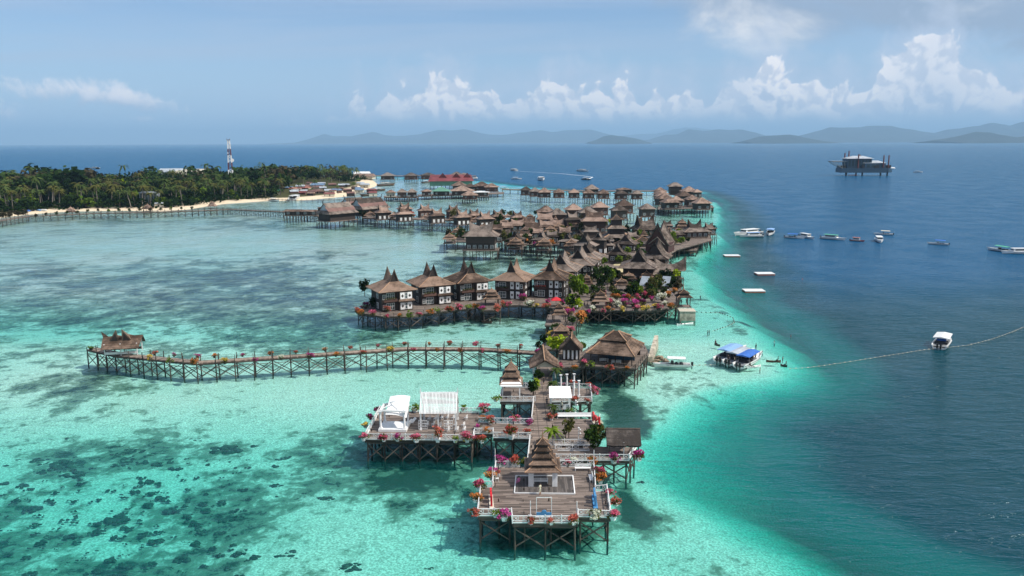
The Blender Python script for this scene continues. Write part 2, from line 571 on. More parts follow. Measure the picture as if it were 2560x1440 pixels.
xw = grid_axis(-60000, 60000, -120, 160, 2.0, 1.05)
yw = y_axis(-60, 70000, 2.0, 2.0)
yw = np.concatenate([np.array([-4000, -1500, -500, -150.0]), yw])
X, Y = np.meshgrid(xw, yw)
dw, sdw, islw = depth_of(X, Y)
dw = np.where((np.abs(X) > 1400) | (Y > 1450), np.maximum(dw, 15 + 30 * sstep(190, 380, Y)), dw)
water = sheet('sea', xw, yw, np.zeros(X.shape), m_wat, {'depth': np.clip(dw, 0.0, 60), 'calm': sstep(175, 270, Y + 0.25 * X) * sstep(0, 40, sdw)})
water['kind'] = 'structure'
# ------------------------------------------------------------------ hills on the far shore, and the air in between
def simple_mat(name, col, rough=0.9, vary=0.0, scale=1.0):
    m, t, out = new_mat(name)
    b = t.n('ShaderNodeBsdfPrincipled')
    b.inputs['Roughness'].default_value = rough
    c = col
    if vary > 0:
        g_ = t.n('ShaderNodeNewGeometry')
        nz = t.noise(g_.outputs['Position'], scale, 4.0)
        lo = tuple(x * (1 - vary) for x in col)
        hi = tuple(min(1, x * (1 + vary)) for x in col)
        c = t.mix(t.mr(nz, 0.3, 0.7), lo, hi)
    t.put(b.inputs['Base Color'], c)
    t.put(out.inputs[0], b.outputs[0])
    return m


m_hill = simple_mat('hill_forest', (0.012, 0.026, 0.024), 1.0, 0.4, 0.004)


def hills(profile, dist, half, seed):
    xs_, hs_ = [], []
    for (px, py) in profile:
        a, e = direction(px, py)
        xs_.append(dist * math.tan(a))
        hs_.append(max(0.0, CAM_H + dist / math.cos(a) * math.tan(e)))
    xx = np.linspace(xs_[0], xs_[-1], 260)
    hh = np.interp(xx, xs_, hs_)
    k = np.hanning(9)
    hh = np.convolve(np.pad(hh, 4, mode='edge'), k / k.sum(), 'valid')
    yy = np.linspace(-1, 1, 17)
    X, Yt = np.meshgrid(xx, yy)
    w_ = np.clip(1 - np.abs(Yt), 0, 1)
    n = fbm(X / (half * 0.35), Yt * 3.0, seed, 5, 0.6)
    Z = hh[None, :] * (w_ ** 0.8) * (0.72 + 0.55 * (n - 0.25) * (1 - w_ * 0.6) + 0.28 * w_)
    n2 = fbm(X / 380.0, Yt * 8.0, seed + 5, 3)
    Z = np.maximum(Z + (n2 - 0.5) * 34 * np.clip(hh[None, :] / 60, 0, 1), -2)
    Z[0, :] = Z[-1, :] = -2
    Z[:, 0] = Z[:, -1] = -2
    o = sheet('hills', xx, yy * half + dist, Z, m_hill, {})
    o['kind'] = 'structure'
    return o


hills([(700, 358), (754, 356), (777, 347), (810, 336), (832, 341), (879, 341), (930, 331), (965, 339), (988, 342), (1035, 338), (1074, 331), (1101, 325), (1129, 329), (1164, 326), (1199, 334), (1222, 338), (1262, 338), (1285, 334), (1324, 330), (1355, 327), (1383, 331), (1402, 328), (1480, 327), (1515, 335), (1560, 343), (1620, 352)], 44000, 3800, 1)
hills([(1520, 350), (1546, 342), (1589, 337), (1640, 335), (1683, 325), (1718, 319), (1760, 323), (1840, 330), (1930, 345), (1960, 352)], 56000, 3800, 2)
hills([(1600, 353), (1623, 349), (1658, 339), (1692, 337), (1722, 324), (1761, 327), (1795, 324), (1830, 327), (1855, 324), (1890, 333), (1903, 339), (1960, 350), (1990, 353)], 34000, 3300, 3)
hills([(1940, 352), (1997, 340), (2036, 331), (2074, 320), (2100, 318), (2130, 320), (2182, 316), (2229, 316), (2255, 322), (2298, 329), (2337, 333), (2375, 324), (2440, 316), (2478, 309), (2508, 314), (2526, 319), (2560, 307), (2640, 300), (2760, 312), (2880, 330), (2980, 350)], 30000, 3000, 4)
hills([(1470, 355), (1490, 350), (1512, 342), (1531, 339), (1560, 342), (1590, 348), (1615, 354)], 23000, 1100, 5)
hills([(1855, 354), (1880, 347), (1898, 342), (1933, 339), (1976, 339), (2019, 346), (2062, 353)], 20000, 1100, 6)
hills([(2340, 352), (2360, 347), (2388, 342), (2440, 331), (2470, 330), (2508, 339), (2534, 344), (2565, 341), (2610, 343), (2660, 352)], 17000, 1100, 7)

m_air, t, out = new_mat('sea_haze')
pvn = t.n('ShaderNodeVolumePrincipled')
pvn.inputs['Color'].default_value = (0.42, 0.70, 1.0, 1)
pvn.inputs['Density'].default_value = 0.000041
pvn.inputs['Anisotropy'].default_value = 0.0
t.put(out.inputs['Volume'], pvn.outputs[0])
me = bpy.data.meshes.new('haze')
bx0, bx1, by0, by1, bz0, bz1 = -62000, 62000, -4200, 72500, -60, 1200
me.from_pydata([(x, y, z) for x in (bx0, bx1) for y in (by0, by1) for z in (bz0, bz1)], [],
               [(0, 1, 3, 2), (4, 6, 7, 5), (0, 4, 5, 1), (2, 3, 7, 6), (0, 2, 6, 4), (1, 5, 7, 3)])
me.materials.append(m_air)
haze = bpy.data.objects.new('haze', me)
COL.objects.link(haze)
haze['kind'] = 'stuff'
# ------------------------------------------------------------------ materials
def m_wood(name, lo, hi, rough=0.8):
    m, t, out = new_mat(name)
    b = t.n('ShaderNodeBsdfPrincipled')
    b.inputs['Roughness'].default_value = rough
    tcn = t.n('ShaderNodeTexCoord')
    oi = t.n('ShaderNodeObjectInfo')
    nz = t.noise(t.vadd(tcn.outputs['Object'], oi.outputs['Location']), 1.6, 5.0, 0.7)
    f = t.m('ADD', t.m('MULTIPLY', nz, 0.9), t.m('MULTIPLY', t.m('SUBTRACT', oi.outputs['Random'], 0.5), 0.5))
    t.put(b.inputs['Base Color'], t.mix(t.mr(f, 0.15, 0.8), lo, hi))
    t.put(out.inputs[0], b.outputs[0])
    return m


def m_planks(name, lo, hi, axis, width=0.30, grid=False):
    """weathered decking: boards lie along the other axis"""
    m, t, out = new_mat(name)
    b = t.n('ShaderNodeBsdfPrincipled')
    b.inputs['Roughness'].default_value = 0.85
    tcn = t.n('ShaderNodeTexCoord')
    sp = t.n('ShaderNodeSeparateXYZ')
    t.put(sp.inputs[0], tcn.outputs['Object'])
    u, v = (sp.outputs[0], sp.outputs[1]) if axis == 'x' else (sp.outputs[1], sp.outputs[0])
    k = t.m('DIVIDE', u, width)
    idx = t.m('FLOOR', k)
    wn = t.n('ShaderNodeTexWhiteNoise', noise_dimensions='2D')
    seg_ = t.m('FLOOR', t.m('ADD', t.m('DIVIDE', v, 3.1), t.m('MULTIPLY', idx, 0.37)))
    t.put(wn.inputs['Vector'], t.vec(idx, seg_, 0.0))
    st = t.noise(t.vec(t.m('MULTIPLY', u, 9.0), t.m('MULTIPLY', v, 0.6), 0.0), 1.0, 4.0, 0.6)
    big = t.noise(tcn.outputs['Object'], 0.22, 4.0, 0.6)
    f = t.m('ADD', t.m('MULTIPLY', wn.outputs[0], 0.42), t.m('ADD', t.m('MULTIPLY', st, 0.34), t.m('MULTIPLY', big, 0.40)))
    c = t.mix(t.mr(f, 0.3, 0.9), lo, hi)
    gap = t.m('LESS_THAN', t.m('FRACT', k), 0.10)
    if grid:
        g2 = t.m('LESS_THAN', t.m('FRACT', t.m('DIVIDE', v, 1.6)), 0.07)
        g1 = t.m('LESS_THAN', t.m('FRACT', t.m('DIVIDE', u, 1.05)), 0.08)
        gap = t.m('MAXIMUM', t.m('MULTIPLY', gap, 0.3), t.m('MAXIMUM', g1, g2))
    c = t.mix(t.m('MULTIPLY', gap, 0.75), c, (0.02, 0.017, 0.015))
    t.put(b.inputs['Base Color'], c)
    t.put(out.inputs[0], b.outputs[0])
    return m


def m_thatch(name, lo, hi, course=0.42):
    """palm-shingle roofing: courses, ragged streaks down the slope, weathered patches"""
    m, t, out = new_mat(name)
    b = t.n('ShaderNodeBsdfPrincipled')
    b.inputs['Roughness'].default_value = 0.95
    b.inputs['Specular IOR Level'].default_value = 0.15
    geo_ = t.n('ShaderNodeNewGeometry')
    oi = t.n('ShaderNodeObjectInfo')
    sp = t.n('ShaderNodeSeparateXYZ')
    t.put(sp.inputs[0], geo_.outputs['Position'])
    fine_ = t.noise(t.vec(t.m('MULTIPLY', sp.outputs[0], 5.0), t.m('MULTIPLY', sp.outputs[1], 5.0), t.m('MULTIPLY', sp.outputs[2], 1.4)), 1.0, 4.0, 0.7)
    big = t.noise(geo_.outputs['Position'], 0.33, 5.0, 0.65)
    cz = t.m('ADD', t.m('DIVIDE', sp.outputs[2], course), t.m('MULTIPLY', fine_, 0.5))
    cr = t.m('FRACT', cz)
    f = t.m('ADD', t.m('MULTIPLY', fine_, 0.5), t.m('MULTIPLY', t.mr(big, 0.25, 0.75), 0.6))
    f = t.m('ADD', f, t.m('MULTIPLY', t.m('SUBTRACT', oi.outputs['Random'], 0.5), 0.55))
    f = t.m('SUBTRACT', f, t.m('MULTIPLY', t.mr(cr, 0.0, 0.3, 1.0, 0.0), 0.16))
    t.put(b.inputs['Base Color'], t.mix(t.mr(f, 0.25, 0.92), lo, hi))
    bp = t.n('ShaderNodeBump')
    bp.inputs['Strength'].default_value = 0.7
    bp.inputs['Distance'].default_value = 0.12
    t.put(bp.inputs['Height'], t.m('ADD', t.m('MULTIPLY', cr, 0.6), fine_))
    t.put(b.inputs['Normal'], bp.outputs[0])
    t.put(out.inputs[0], b.outputs[0])
    return m


def m_leaf(name, lo, hi, transl=0.25):
    m, t, out = new_mat(name)
    geo_ = t.n('ShaderNodeNewGeometry')
    oi = t.n('ShaderNodeObjectInfo')
    f = t.m('ADD', t.m('MULTIPLY', geo_.outputs['Random Per Island'], 0.75), t.m('MULTIPLY', oi.outputs['Random'], 0.35))
    c = t.mix(f, lo, hi)
    d = t.n('ShaderNodeBsdfDiffuse')
    t.put(d.inputs['Color'], c)
    tl = t.n('ShaderNodeBsdfTranslucent')
    t.put(tl.inputs['Color'], c)
    mxs = t.n('ShaderNodeMixShader')
    mxs.inputs[0].default_value = transl
    t.put(mxs.inputs[1], d.outputs[0])
    t.put(mxs.inputs[2], tl.outputs[0])
    t.put(out.inputs[0], mxs.outputs[0])
    return m


def m_plain(name, col, rough=0.6, vary=0.12, scale=1.5, metallic=0.0):
    m = simple_mat(name, col, rough, vary, scale)
    return m


M = {}
M['deck_x'] = m_planks('deck_boards_across', (0.074, 0.056, 0.046), (0.261, 0.205, 0.171), 'y')
M['deck_y'] = m_planks('deck_boards_along', (0.074, 0.056, 0.046), (0.261, 0.205, 0.171), 'x')
M['walk'] = m_planks('walkway_panels', (0.096, 0.072, 0.057), (0.296, 0.229, 0.186), 'y', 0.26, True)
M['pier_deck'] = m_planks('pier_boards', (0.083, 0.056, 0.044), (0.287, 0.200, 0.159), 'x', 0.3)
M['pile'] = m_wood('wet_pile_timber', (0.015, 0.013, 0.010), (0.086, 0.068, 0.054))
M['brace'] = m_wood('weathered_brace_timber', (0.032, 0.026, 0.022), (0.155, 0.12, 0.095))
M['beam'] = m_wood('dark_beam_timber', (0.021, 0.017, 0.014), (0.075, 0.058, 0.046))
M['thatch'] = m_thatch('palm_shingle', (0.047, 0.032, 0.024), (0.238, 0.165, 0.124))
M['thatch_tan'] = m_thatch('fresh_palm_shingle', (0.052, 0.035, 0.026), (0.262, 0.180, 0.134))
M['thatch_grey'] = m_thatch('old_palm_shingle', (0.046, 0.036, 0.030), (0.242, 0.195, 0.166))
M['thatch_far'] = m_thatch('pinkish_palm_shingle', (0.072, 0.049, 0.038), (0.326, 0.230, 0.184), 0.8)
M['straw'] = m_thatch('straw_thatch', (0.05, 0.042, 0.038), (0.20, 0.170, 0.150), 0.6)
M['cap'] = m_wood('hip_cap_orange_wood', (0.25, 0.135, 0.075), (0.46, 0.28, 0.17))
M['gable'] = m_wood('dark_gable_boards', (0.016, 0.012, 0.011), (0.045, 0.033, 0.029))
M['wall'] = m_wood('dark_stained_boards', (0.015, 0.011, 0.009), (0.053, 0.036, 0.028))
M['redwall'] = m_wood('reddish_boards', (0.038, 0.018, 0.014), (0.116, 0.058, 0.042))
M['maroon'] = m_wood('maroon_boards', (0.040, 0.014, 0.012), (0.095, 0.035, 0.028))
M['white'] = m_wood('white_paint', (0.62, 0.62, 0.61), (0.84, 0.84, 0.83), 0.45)
M['cream'] = m_wood('cream_boards', (0.42, 0.38, 0.30), (0.62, 0.57, 0.47))
M['glass'] = simple_mat('window_glass', (0.035, 0.055, 0.06), 0.08)
M['red'] = m_plain('red_paint', (0.55, 0.012, 0.02), 0.45)
M['blue'] = m_plain('blue_paint', (0.06, 0.24, 0.46), 0.5)
M['canvas_blue'] = m_plain('blue_canvas', (0.025, 0.13, 0.47), 0.6)
M['pale_blue'] = m_plain('pale_blue_canvas', (0.20, 0.36, 0.62), 0.6)
M['canvas_green'] = m_plain('green_canvas', (0.06, 0.36, 0.24), 0.6)
M['canvas_red'] = m_plain('salmon_canvas', (0.52, 0.13, 0.06), 0.6)
M['hull_white'] = m_plain('white_gelcoat', (0.76, 0.76, 0.74), 0.25, 0.06, 0.6)
M['hull_red'] = m_plain('red_hull', (0.30, 0.045, 0.03), 0.4)
M['hull_wood'] = m_wood('canoe_wood', (0.05, 0.028, 0.018), (0.13, 0.08, 0.05))
M['dark'] = m_plain('black_plastic', (0.012, 0.012, 0.014), 0.4)
M['grey'] = m_plain('grey_metal', (0.22, 0.23, 0.24), 0.5)
M['rust'] = m_plain('rust_red_steel', (0.13, 0.028, 0.024), 0.6)
M['steel_blue'] = m_plain('rig_blue_paint', (0.012, 0.05, 0.09), 0.5)
M['tin'] = m_plain('tin_sheet', (0.36, 0.40, 0.44), 0.4, 0.2, 0.3)
M['tin_red'] = m_plain('red_tin_sheet', (0.17, 0.045, 0.04), 0.5, 0.3, 0.3)
M['tin_orange'] = m_plain('orange_tin_sheet', (0.38, 0.16, 0.11), 0.5, 0.2, 0.3)
M['tin_blue'] = m_plain('blue_tin_sheet', (0.13, 0.20, 0.30), 0.5, 0.2, 0.3)
M['tin_brown'] = m_plain('brown_tin_sheet', (0.15, 0.075, 0.06), 0.6, 0.3, 0.3)
M['roof_red'] = m_plain('crimson_roof_sheet', (0.16, 0.035, 0.040), 0.6, 0.3, 0.2)
M['roof_green'] = m_plain('green_roof_sheet', (0.10, 0.24, 0.17), 0.5, 0.15, 0.2)
M['concrete'] = m_plain('stained_concrete', (0.36, 0.32, 0.25), 0.9, 0.45, 0.8)
M['rock'] = m_plain('tan_rock', (0.27, 0.205, 0.14), 0.95, 0.4, 2.0)
M['coral'] = m_plain('coral_rock', (0.040, 0.050, 0.036), 1.0, 0.8, 1.5)
M['float'] = m_plain('orange_float', (0.55, 0.16, 0.06), 0.5)
M['skin'] = m_plain('skin', (0.33, 0.19, 0.12), 0.7, 0.05)
M['shirt_pale'] = m_plain('pale_shirt', (0.55, 0.55, 0.42), 0.8)
M['shirt_dark'] = m_plain('dark_clothes', (0.02, 0.02, 0.025), 0.8)
M['shirt_red'] = m_plain('red_shirt', (0.42, 0.07, 0.05), 0.8)
M['shirt_pink'] = m_plain('pink_dress', (0.58, 0.16, 0.36), 0.8)
M['hair'] = m_plain('dark_hair', (0.012, 0.009, 0.008), 0.6)
M['pale_lawn'] = m_plain('pale_gravel_path', (0.50, 0.42, 0.24), 0.95, 0.2)
M['wake'] = m_plain('white_foam', (0.72, 0.76, 0.78), 0.9, 0.1)
LEAF = {
    'dark': m_leaf('dark_leaf', (0.0037, 0.0112, 0.0030), (0.0150, 0.0319, 0.0075)),
    'mid': m_leaf('mid_leaf', (0.0138, 0.0343, 0.0075), (0.0468, 0.0811, 0.0187)),
    'bright': m_leaf('bright_leaf', (0.0520, 0.1040, 0.0096), (0.1680, 0.2400, 0.0280)),
    'olive': m_leaf('olive_leaf', (0.0450, 0.0562, 0.0150), (0.1275, 0.1237, 0.0375)),
    'palm': m_leaf('palm_frond', (0.0259, 0.0517, 0.0121), (0.1035, 0.1380, 0.0431)),
    'lime': m_leaf('lime_leaf', (0.20, 0.30, 0.01), (0.36, 0.44, 0.03)),
    'brown': m_leaf('brown_leaf', (0.0360, 0.0330, 0.0180), (0.0780, 0.0660, 0.0360)),
}
FLOWER = {
    'magenta': m_leaf('magenta_bract', (0.24, 0.012, 0.11), (0.58, 0.1, 0.32), 0.3),
    'pink': m_leaf('pink_bract', (0.34, 0.03, 0.07), (0.66, 0.17, 0.26), 0.3),
    'red': m_leaf('coral_red_bract', (0.3, 0.045, 0.03), (0.62, 0.19, 0.14), 0.3),
    'orange': m_leaf('orange_bract', (0.34, 0.09, 0.02), (0.64, 0.28, 0.09), 0.3),
    'yellow': m_leaf('yellow_bract', (0.50, 0.33, 0.04), (0.72, 0.54, 0.14), 0.3),
    'white': m_leaf('white_bract', (0.55, 0.56, 0.42), (0.78, 0.78, 0.66), 0.3),
    'purple': m_leaf('purple_bract', (0.09, 0.008, 0.055), (0.22, 0.03, 0.13), 0.3),
}


# ------------------------------------------------------------------ mesh building
class MB:
    def __init__(self):
        self.v = []
        self.f = []

    def add(self, pts, faces):
        o = len(self.v)
        self.v += [tuple(p) for p in pts]
        self.f += [tuple(i + o for i in q) for q in faces]
        return self

    def box(self, x0, x1, y0, y1, z0, z1):
        return self.add([(x0, y0, z0), (x1, y0, z0), (x1, y1, z0), (x0, y1, z0), (x0, y0, z1), (x1, y0, z1), (x1, y1, z1), (x0, y1, z1)],
                        [(0, 3, 2, 1), (4, 5, 6, 7), (0, 1, 5, 4), (1, 2, 6, 5), (2, 3, 7, 6), (3, 0, 4, 7)])

    def bar(self, p, q, w, h=None):
        h = h or w
        p, q = Vector(p), Vector(q)
        d = (q - p).normalized()
        up = Vector((0, 0, 1)) if abs(d.z) < 0.95 else Vector((0, 1, 0))
        s = d.cross(up).normalized() * (w / 2)
        u = s.cross(d).normalized() * (h / 2)
        return self.add([p - s - u, p + s - u, p + s + u, p - s + u, q - s - u, q + s - u, q + s + u, q - s + u],
                        [(0, 1, 2, 3), (7, 6, 5, 4), (0, 4, 5, 1), (1, 5, 6, 2), (2, 6, 7, 3), (3, 7, 4, 0)])

    def tube(self, path, radii, n=6):
        path = [Vector(p) for p in path]
        rings = []
        for i, p in enumerate(path):
            d = (path[min(i + 1, len(path) - 1)] - path[max(i - 1, 0)]).normalized()
            a = Vector((1, 0, 0)) if abs(d.x) < 0.8 else Vector((0, 1, 0))
            s = d.cross(a).normalized()
            u = d.cross(s)
            r = radii[i] if hasattr(radii, '__len__') else radii
            rings.append([p + (s * math.cos(2 * PI * k / n) + u * math.sin(2 * PI * k / n)) * r for k in range(n)])
        pts = [p for r in rings for p in r]
        fs = []
        for i in range(len(path) - 1):
            for k in range(n):
                fs.append((i * n + k, i * n + (k + 1) % n, (i + 1) * n + (k + 1) % n, (i + 1) * n + k))
        fs.append(tuple(range(n))[::-1])
        fs.append(tuple((len(path) - 1) * n + k for k in range(n)))
        return self.add(pts, fs)

    def prism(self, poly, z0, z1):
        n = len(poly)
        pts = [(x, y, z0) for x, y in poly] + [(x, y, z1) for x, y in poly]
        fs = [tuple(range(n))[::-1], tuple(range(n, 2 * n))] + [(i, (i + 1) % n, n + (i + 1) % n, n + i) for i in range(n)]
        return self.add(pts, fs)

    def frustum(self, w0, d0, z0, w1, d1, z1, steps=1, power=1.0, cx=0, cy=0, thick=0.12):
        """a hipped roof: plan shrinks from (w0, d0) to (w1, d1); power > 1 makes the slope concave"""
        rings = []
        for i in range(steps + 1):
            s = i / steps
            z = z0 + (z1 - z0) * s ** power
            a, b = (w0 + (w1 - w0) * s) / 2, (d0 + (d1 - d0) * s) / 2
            rings.append([(cx - a, cy - b, z), (cx + a, cy - b, z), (cx + a, cy + b, z), (cx - a, cy + b, z)])
        a, b = w0 / 2, d0 / 2
        low = [(cx - a, cy - b, z0 - thick), (cx + a, cy - b, z0 - thick), (cx + a, cy + b, z0 - thick), (cx - a, cy + b, z0 - thick)]
        rings = [low] + rings
        pts = [p for r in rings for p in r]
        fs = [(0, 3, 2, 1)]
        for i in range(len(rings) - 1):
            for k in range(4):
                fs.append((i * 4 + k, i * 4 + (k + 1) % 4, (i + 1) * 4 + (k + 1) % 4, (i + 1) * 4 + k))
        e = (len(rings) - 1) * 4
        fs.append((e, e + 1, e + 2, e + 3))
        return self.add(pts, fs)

    def mesh(self, name, smooth=False):
        me = bpy.data.meshes.new(name)
        me.from_pydata(self.v, [], self.f)
        if smooth:
            me.polygons.foreach_set('use_smooth', [True] * len(me.polygons))
        me.update()
        return me


_cache = {}


def cached(key, fn):
    if key not in _cache:
        _cache[key] = fn()
    return _cache[key]


def mat_mesh(me, m):
    if not me.materials:
        me.materials.append(m)
    return me


def thing(name, label, cat, loc=(0, 0, 0), rz=0.0, group=None):
    o = bpy.data.objects.new(name, None)
    o.empty_display_size = 0.5
    COL.objects.link(o)
    o.location = loc
    o.rotation_euler = (0, 0, rz)
    o['label'] = label
    o['category'] = cat
    if group:
        o['group'] = group
    return o


def tag(o, label, cat, group=None):
    o['label'] = label
    o['category'] = cat
    if group:
        o['group'] = group
    return o


def part(name, geo_, mat_, parent=None, loc=None, rz=0.0, scale=None):
    """one mesh object; geo_ is an MB or a shared mesh"""
    me = geo_.mesh(name) if isinstance(geo_, MB) else geo_
    if mat_ is not None and not me.materials:
        me.materials.append(mat_)
    o = bpy.data.objects.new(name, me)
    COL.objects.link(o)
    if parent is not None:
        o.parent = parent
    if loc is not None:
        o.location = loc
    if rz:
        o.rotation_euler = (0, 0, rz)
    if scale is not None:
        o.scale = scale
    return o


def hip_caps(parent, w0, d0, z0, w1, d1, z1, steps, power, wid, m):
    """cap strip along each of the four hips, one object each"""
    for sx in (-1, 1):
        for sy in (-1, 1):
            def mk():
                b = MB()
                path = []
                for i in range(steps + 1):
                    s = i / steps
                    path.append((sx * (w0 + (w1 - w0) * s) / 2, sy * (d0 + (d1 - d0) * s) / 2, z0 + (z1 - z0) * s ** power + wid * 0.12))
                return mat_mesh(b.tube(path, wid * 0.5, 5).mesh('hip_cap'), M[m])
            part('hip_cap', cached(('hc', sx, sy, round(w0, 1), round(d0, 1), round(z0, 1), round(w1, 1), round(z1, 1), m), mk), None, parent)


def unit_bar(m):
    return cached(('ubar', m.name), lambda: mat_mesh(MB().box(0, 1, -0.5, 0.5, -0.5, 0.5).mesh('bar'), m))


def bar(name, p, q, wdt, hgt, m, parent):
    """a straight timber as its own object, sharing one mesh"""
    p, q = Vector(p), Vector(q)
    d = q - p
    L = d.length
    x = d / L
    up = Vector((0, 0, 1)) if abs(x.z) < 0.95 else Vector((0, 1, 0))
    y = up.cross(x).normalized()
    z = x.cross(y)
    o = bpy.data.objects.new(name, unit_bar(m))
    COL.objects.link(o)
    o.parent = parent
    o.matrix_local = Matrix(((x.x * L, y.x * wdt, z.x * hgt, p.x), (x.y * L, y.y * wdt, z.y * hgt, p.y), (x.z * L, y.z * wdt, z.z * hgt, p.z), (0, 0, 0, 1)))
    return o


def unit_pile(m):
    return cached(('upile', m.name), lambda: mat_mesh(MB().tube([(0, 0, 0), (0.08, 0.03, 0.5), (0, 0, 1)], [1.0, 0.92, 0.85], 7).mesh('pile', True), m))


def pile(parent, x, y, z0, z1, r=0.14, m=None):
    o = bpy.data.objects.new('pile', unit_pile(m or M['pile']))
    COL.objects.link(o)
    o.parent = parent
    o.location = (x, y, z0)
    o.scale = (r, r, z1 - z0)
    o.rotation_euler = (rng.uniform(-.02, .02), rng.uniform(-.02, .02), rng.uniform(0, 6))
    return o


def inside(poly, x, y):
    c = False
    n = len(poly)
    for i in range(n):
        x0, y0 = poly[i]
        x1, y1 = poly[(i + 1) % n]
        if (y0 > y) != (y1 > y) and x < (x1 - x0) * (y - y0) / (y1 - y0) + x0:
            c = not c
    return c


def run_points(p, q, step):
    p, q = Vector(p), Vector(q)
    n = max(1, round((q - p).length / step))
    return [p.lerp(q, i / n) for i in range(n + 1)]


def rail_mesh(L, style):
    def mk():
        b = MB()
        if style == 'white':
            b.bar((0, 0, 0.98), (L, 0, 0.98), 0.10, 0.07)
            b.bar((0, 0, 0.30), (L, 0, 0.30), 0.07, 0.06)
            b.bar((0, 0, 0.04), (L, 0, 0.04), 0.10, 0.16)
            a = L * 0.36
            for s0, s1 in ((0.05, a), (L - a, L - 0.05)):
                b.bar((s0, 0, 0.32), (s1, 0, 0.95), 0.05, 0.05)
                b.bar((s0, 0.02, 0.95), (s1, 0.02, 0.32), 0.05, 0.05)
            b.bar((a, 0, 0.3), (a, 0, 0.96), 0.05, 0.05)
            b.bar((L - a, 0, 0.3), (L - a, 0, 0.96), 0.05, 0.05)
            b.bar((0, 0, -0.1), (0, 0, 1.12), 0.13, 0.13)
        elif style == 'rope':
            b.bar((0, 0, 1.0), (L, 0, 0.97), 0.045, 0.045)
            b.bar((0, 0, 0.55), (L, 0, 0.52), 0.04, 0.04)
            b.bar((0, 0, -0.3), (0, 0, 1.5), 0.14, 0.14)
        elif style == 'dark':
            b.bar((0, 0, 0.95), (L, 0, 0.95), 0.10, 0.08)
            b.bar((0, 0, 0.5), (L, 0, 0.5), 0.07, 0.07)
            b.bar((0, 0, -0.1), (0, 0, 1.05), 0.13, 0.13)
        return b.mesh('railing_panel')
    return cached(('rail', style, round(L, 1)), mk)


RAIL_MAT = {'white': 'white', 'rope': 'brace', 'dark': 'brace'}


def railing(parent, pts, style, step=2.4, closed=False):
    """a run of railing along pts (local coordinates), one object per bay"""
    seq = pts + [pts[0]] if closed else pts
    for p, q in zip(seq[:-1], seq[1:]):
        rp = run_points(p, q, step)
        for a, b_ in zip(rp[:-1], rp[1:]):
            L = (b_ - a).length
            part('railing_panel', rail_mesh(L, style), M[RAIL_MAT[style]], parent, loc=a, rz=math.atan2(b_.y - a.y, b_.x - a.x), scale=(L / round(L, 1) if round(L, 1) > 0 else 1, 1, 1))


def platform(label, poly, z, deck='deck_x', cat='platform', rails=(), rail_style='white', pile_step=3.6, name='timber_platform', braces=True, group=None,
             edge_mat='beam', pile_r=0.15, interior=True, water_z=-1.6, brace_edges=None, stagger=0.0):
    """stilted deck: poly in world metres, things local to its centroid"""
    cx = sum(p[0] for p in poly) / len(poly)
    cy_ = sum(p[1] for p in poly) / len(poly)
    loc_poly = [(p[0] - cx, p[1] - cy_) for p in poly]
    t_ = thing(name, label, cat, (cx, cy_, 0), 0, group)
    part('deck', MB().prism(loc_poly, z - 0.22, z), M[deck], t_)
    n = len(loc_poly)
    area = sum(loc_poly[i][0] * loc_poly[(i + 1) % n][1] - loc_poly[(i + 1) % n][0] * loc_poly[i][1] for i in range(n))
    inw = 1 if area > 0 else -1
    rows = []
    for i in range(n):
        p, q = Vector((*loc_poly[i], 0)), Vector((*loc_poly[(i + 1) % n], 0))
        d = (q - p)
        if d.length < 0.8:
            continue
        u = d.normalized()
        nrm = Vector((-u.y, u.x, 0)) * inw
        bar('edge_beam', p + nrm * 0.12 + Vector((0, 0, z - 0.42)), q + nrm * 0.12 + Vector((0, 0, z - 0.42)), 0.16, 0.36, M[edge_mat], t_)
        pts = run_points(p + nrm * 0.35 + u * 0.3, q + nrm * 0.35 - u * 0.3, pile_step)
        rows.append((i, pts))
    placed = []
    for i, pts in rows:
        for k, p in enumerate(pts):
            if all((p - o_).length > pile_step * 0.45 for o_ in placed):
                placed.append(p)
                pile(t_, p.x, p.y, water_z, z - 0.2, pile_r)
        if braces and (brace_edges is None or i in brace_edges):
            for k, (a, b_) in enumerate(zip(pts[:-1], pts[1:])):
                za, zb = 0.35, z - 1.0
                bar('brace', (a.x, a.y, za), (b_.x, b_.y, zb), 0.13, 0.17, M['brace'], t_)
                bar('brace', (a.x, a.y + 0.12, zb), (b_.x, b_.y + 0.12, za), 0.13, 0.17, M['brace'], t_)
                bar('tie_beam', (a.x, a.y, z - 0.85), (b_.x, b_.y, z - 0.85), 0.10, 0.14, M['brace'], t_)
    if interior:
        xs_ = [p[0] for p in loc_poly]
        ys_ = [p[1] for p in loc_poly]
        x = min(xs_) + pile_step * 0.8
        while x < max(xs_):
            y = min(ys_) + pile_step * 0.8
            while y < max(ys_):
                if inside(loc_poly, x, y) and all((Vector((x, y, 0)) - o_).length > pile_step * 0.55 for o_ in placed):
                    pile(t_, x, y, water_z, z - 0.2, pile_r)
                    placed.append(Vector((x, y, 0)))
                y += pile_step
            x += pile_step
    for r in rails:
        pts = [Vector((p[0] - cx, p[1] - cy_, z)) for p in r]
        railing(t_, pts, rail_style)
    return t_


def gp(pts, z):
    return [tuple(G(px, py, z)[:2]) for px, py in pts]


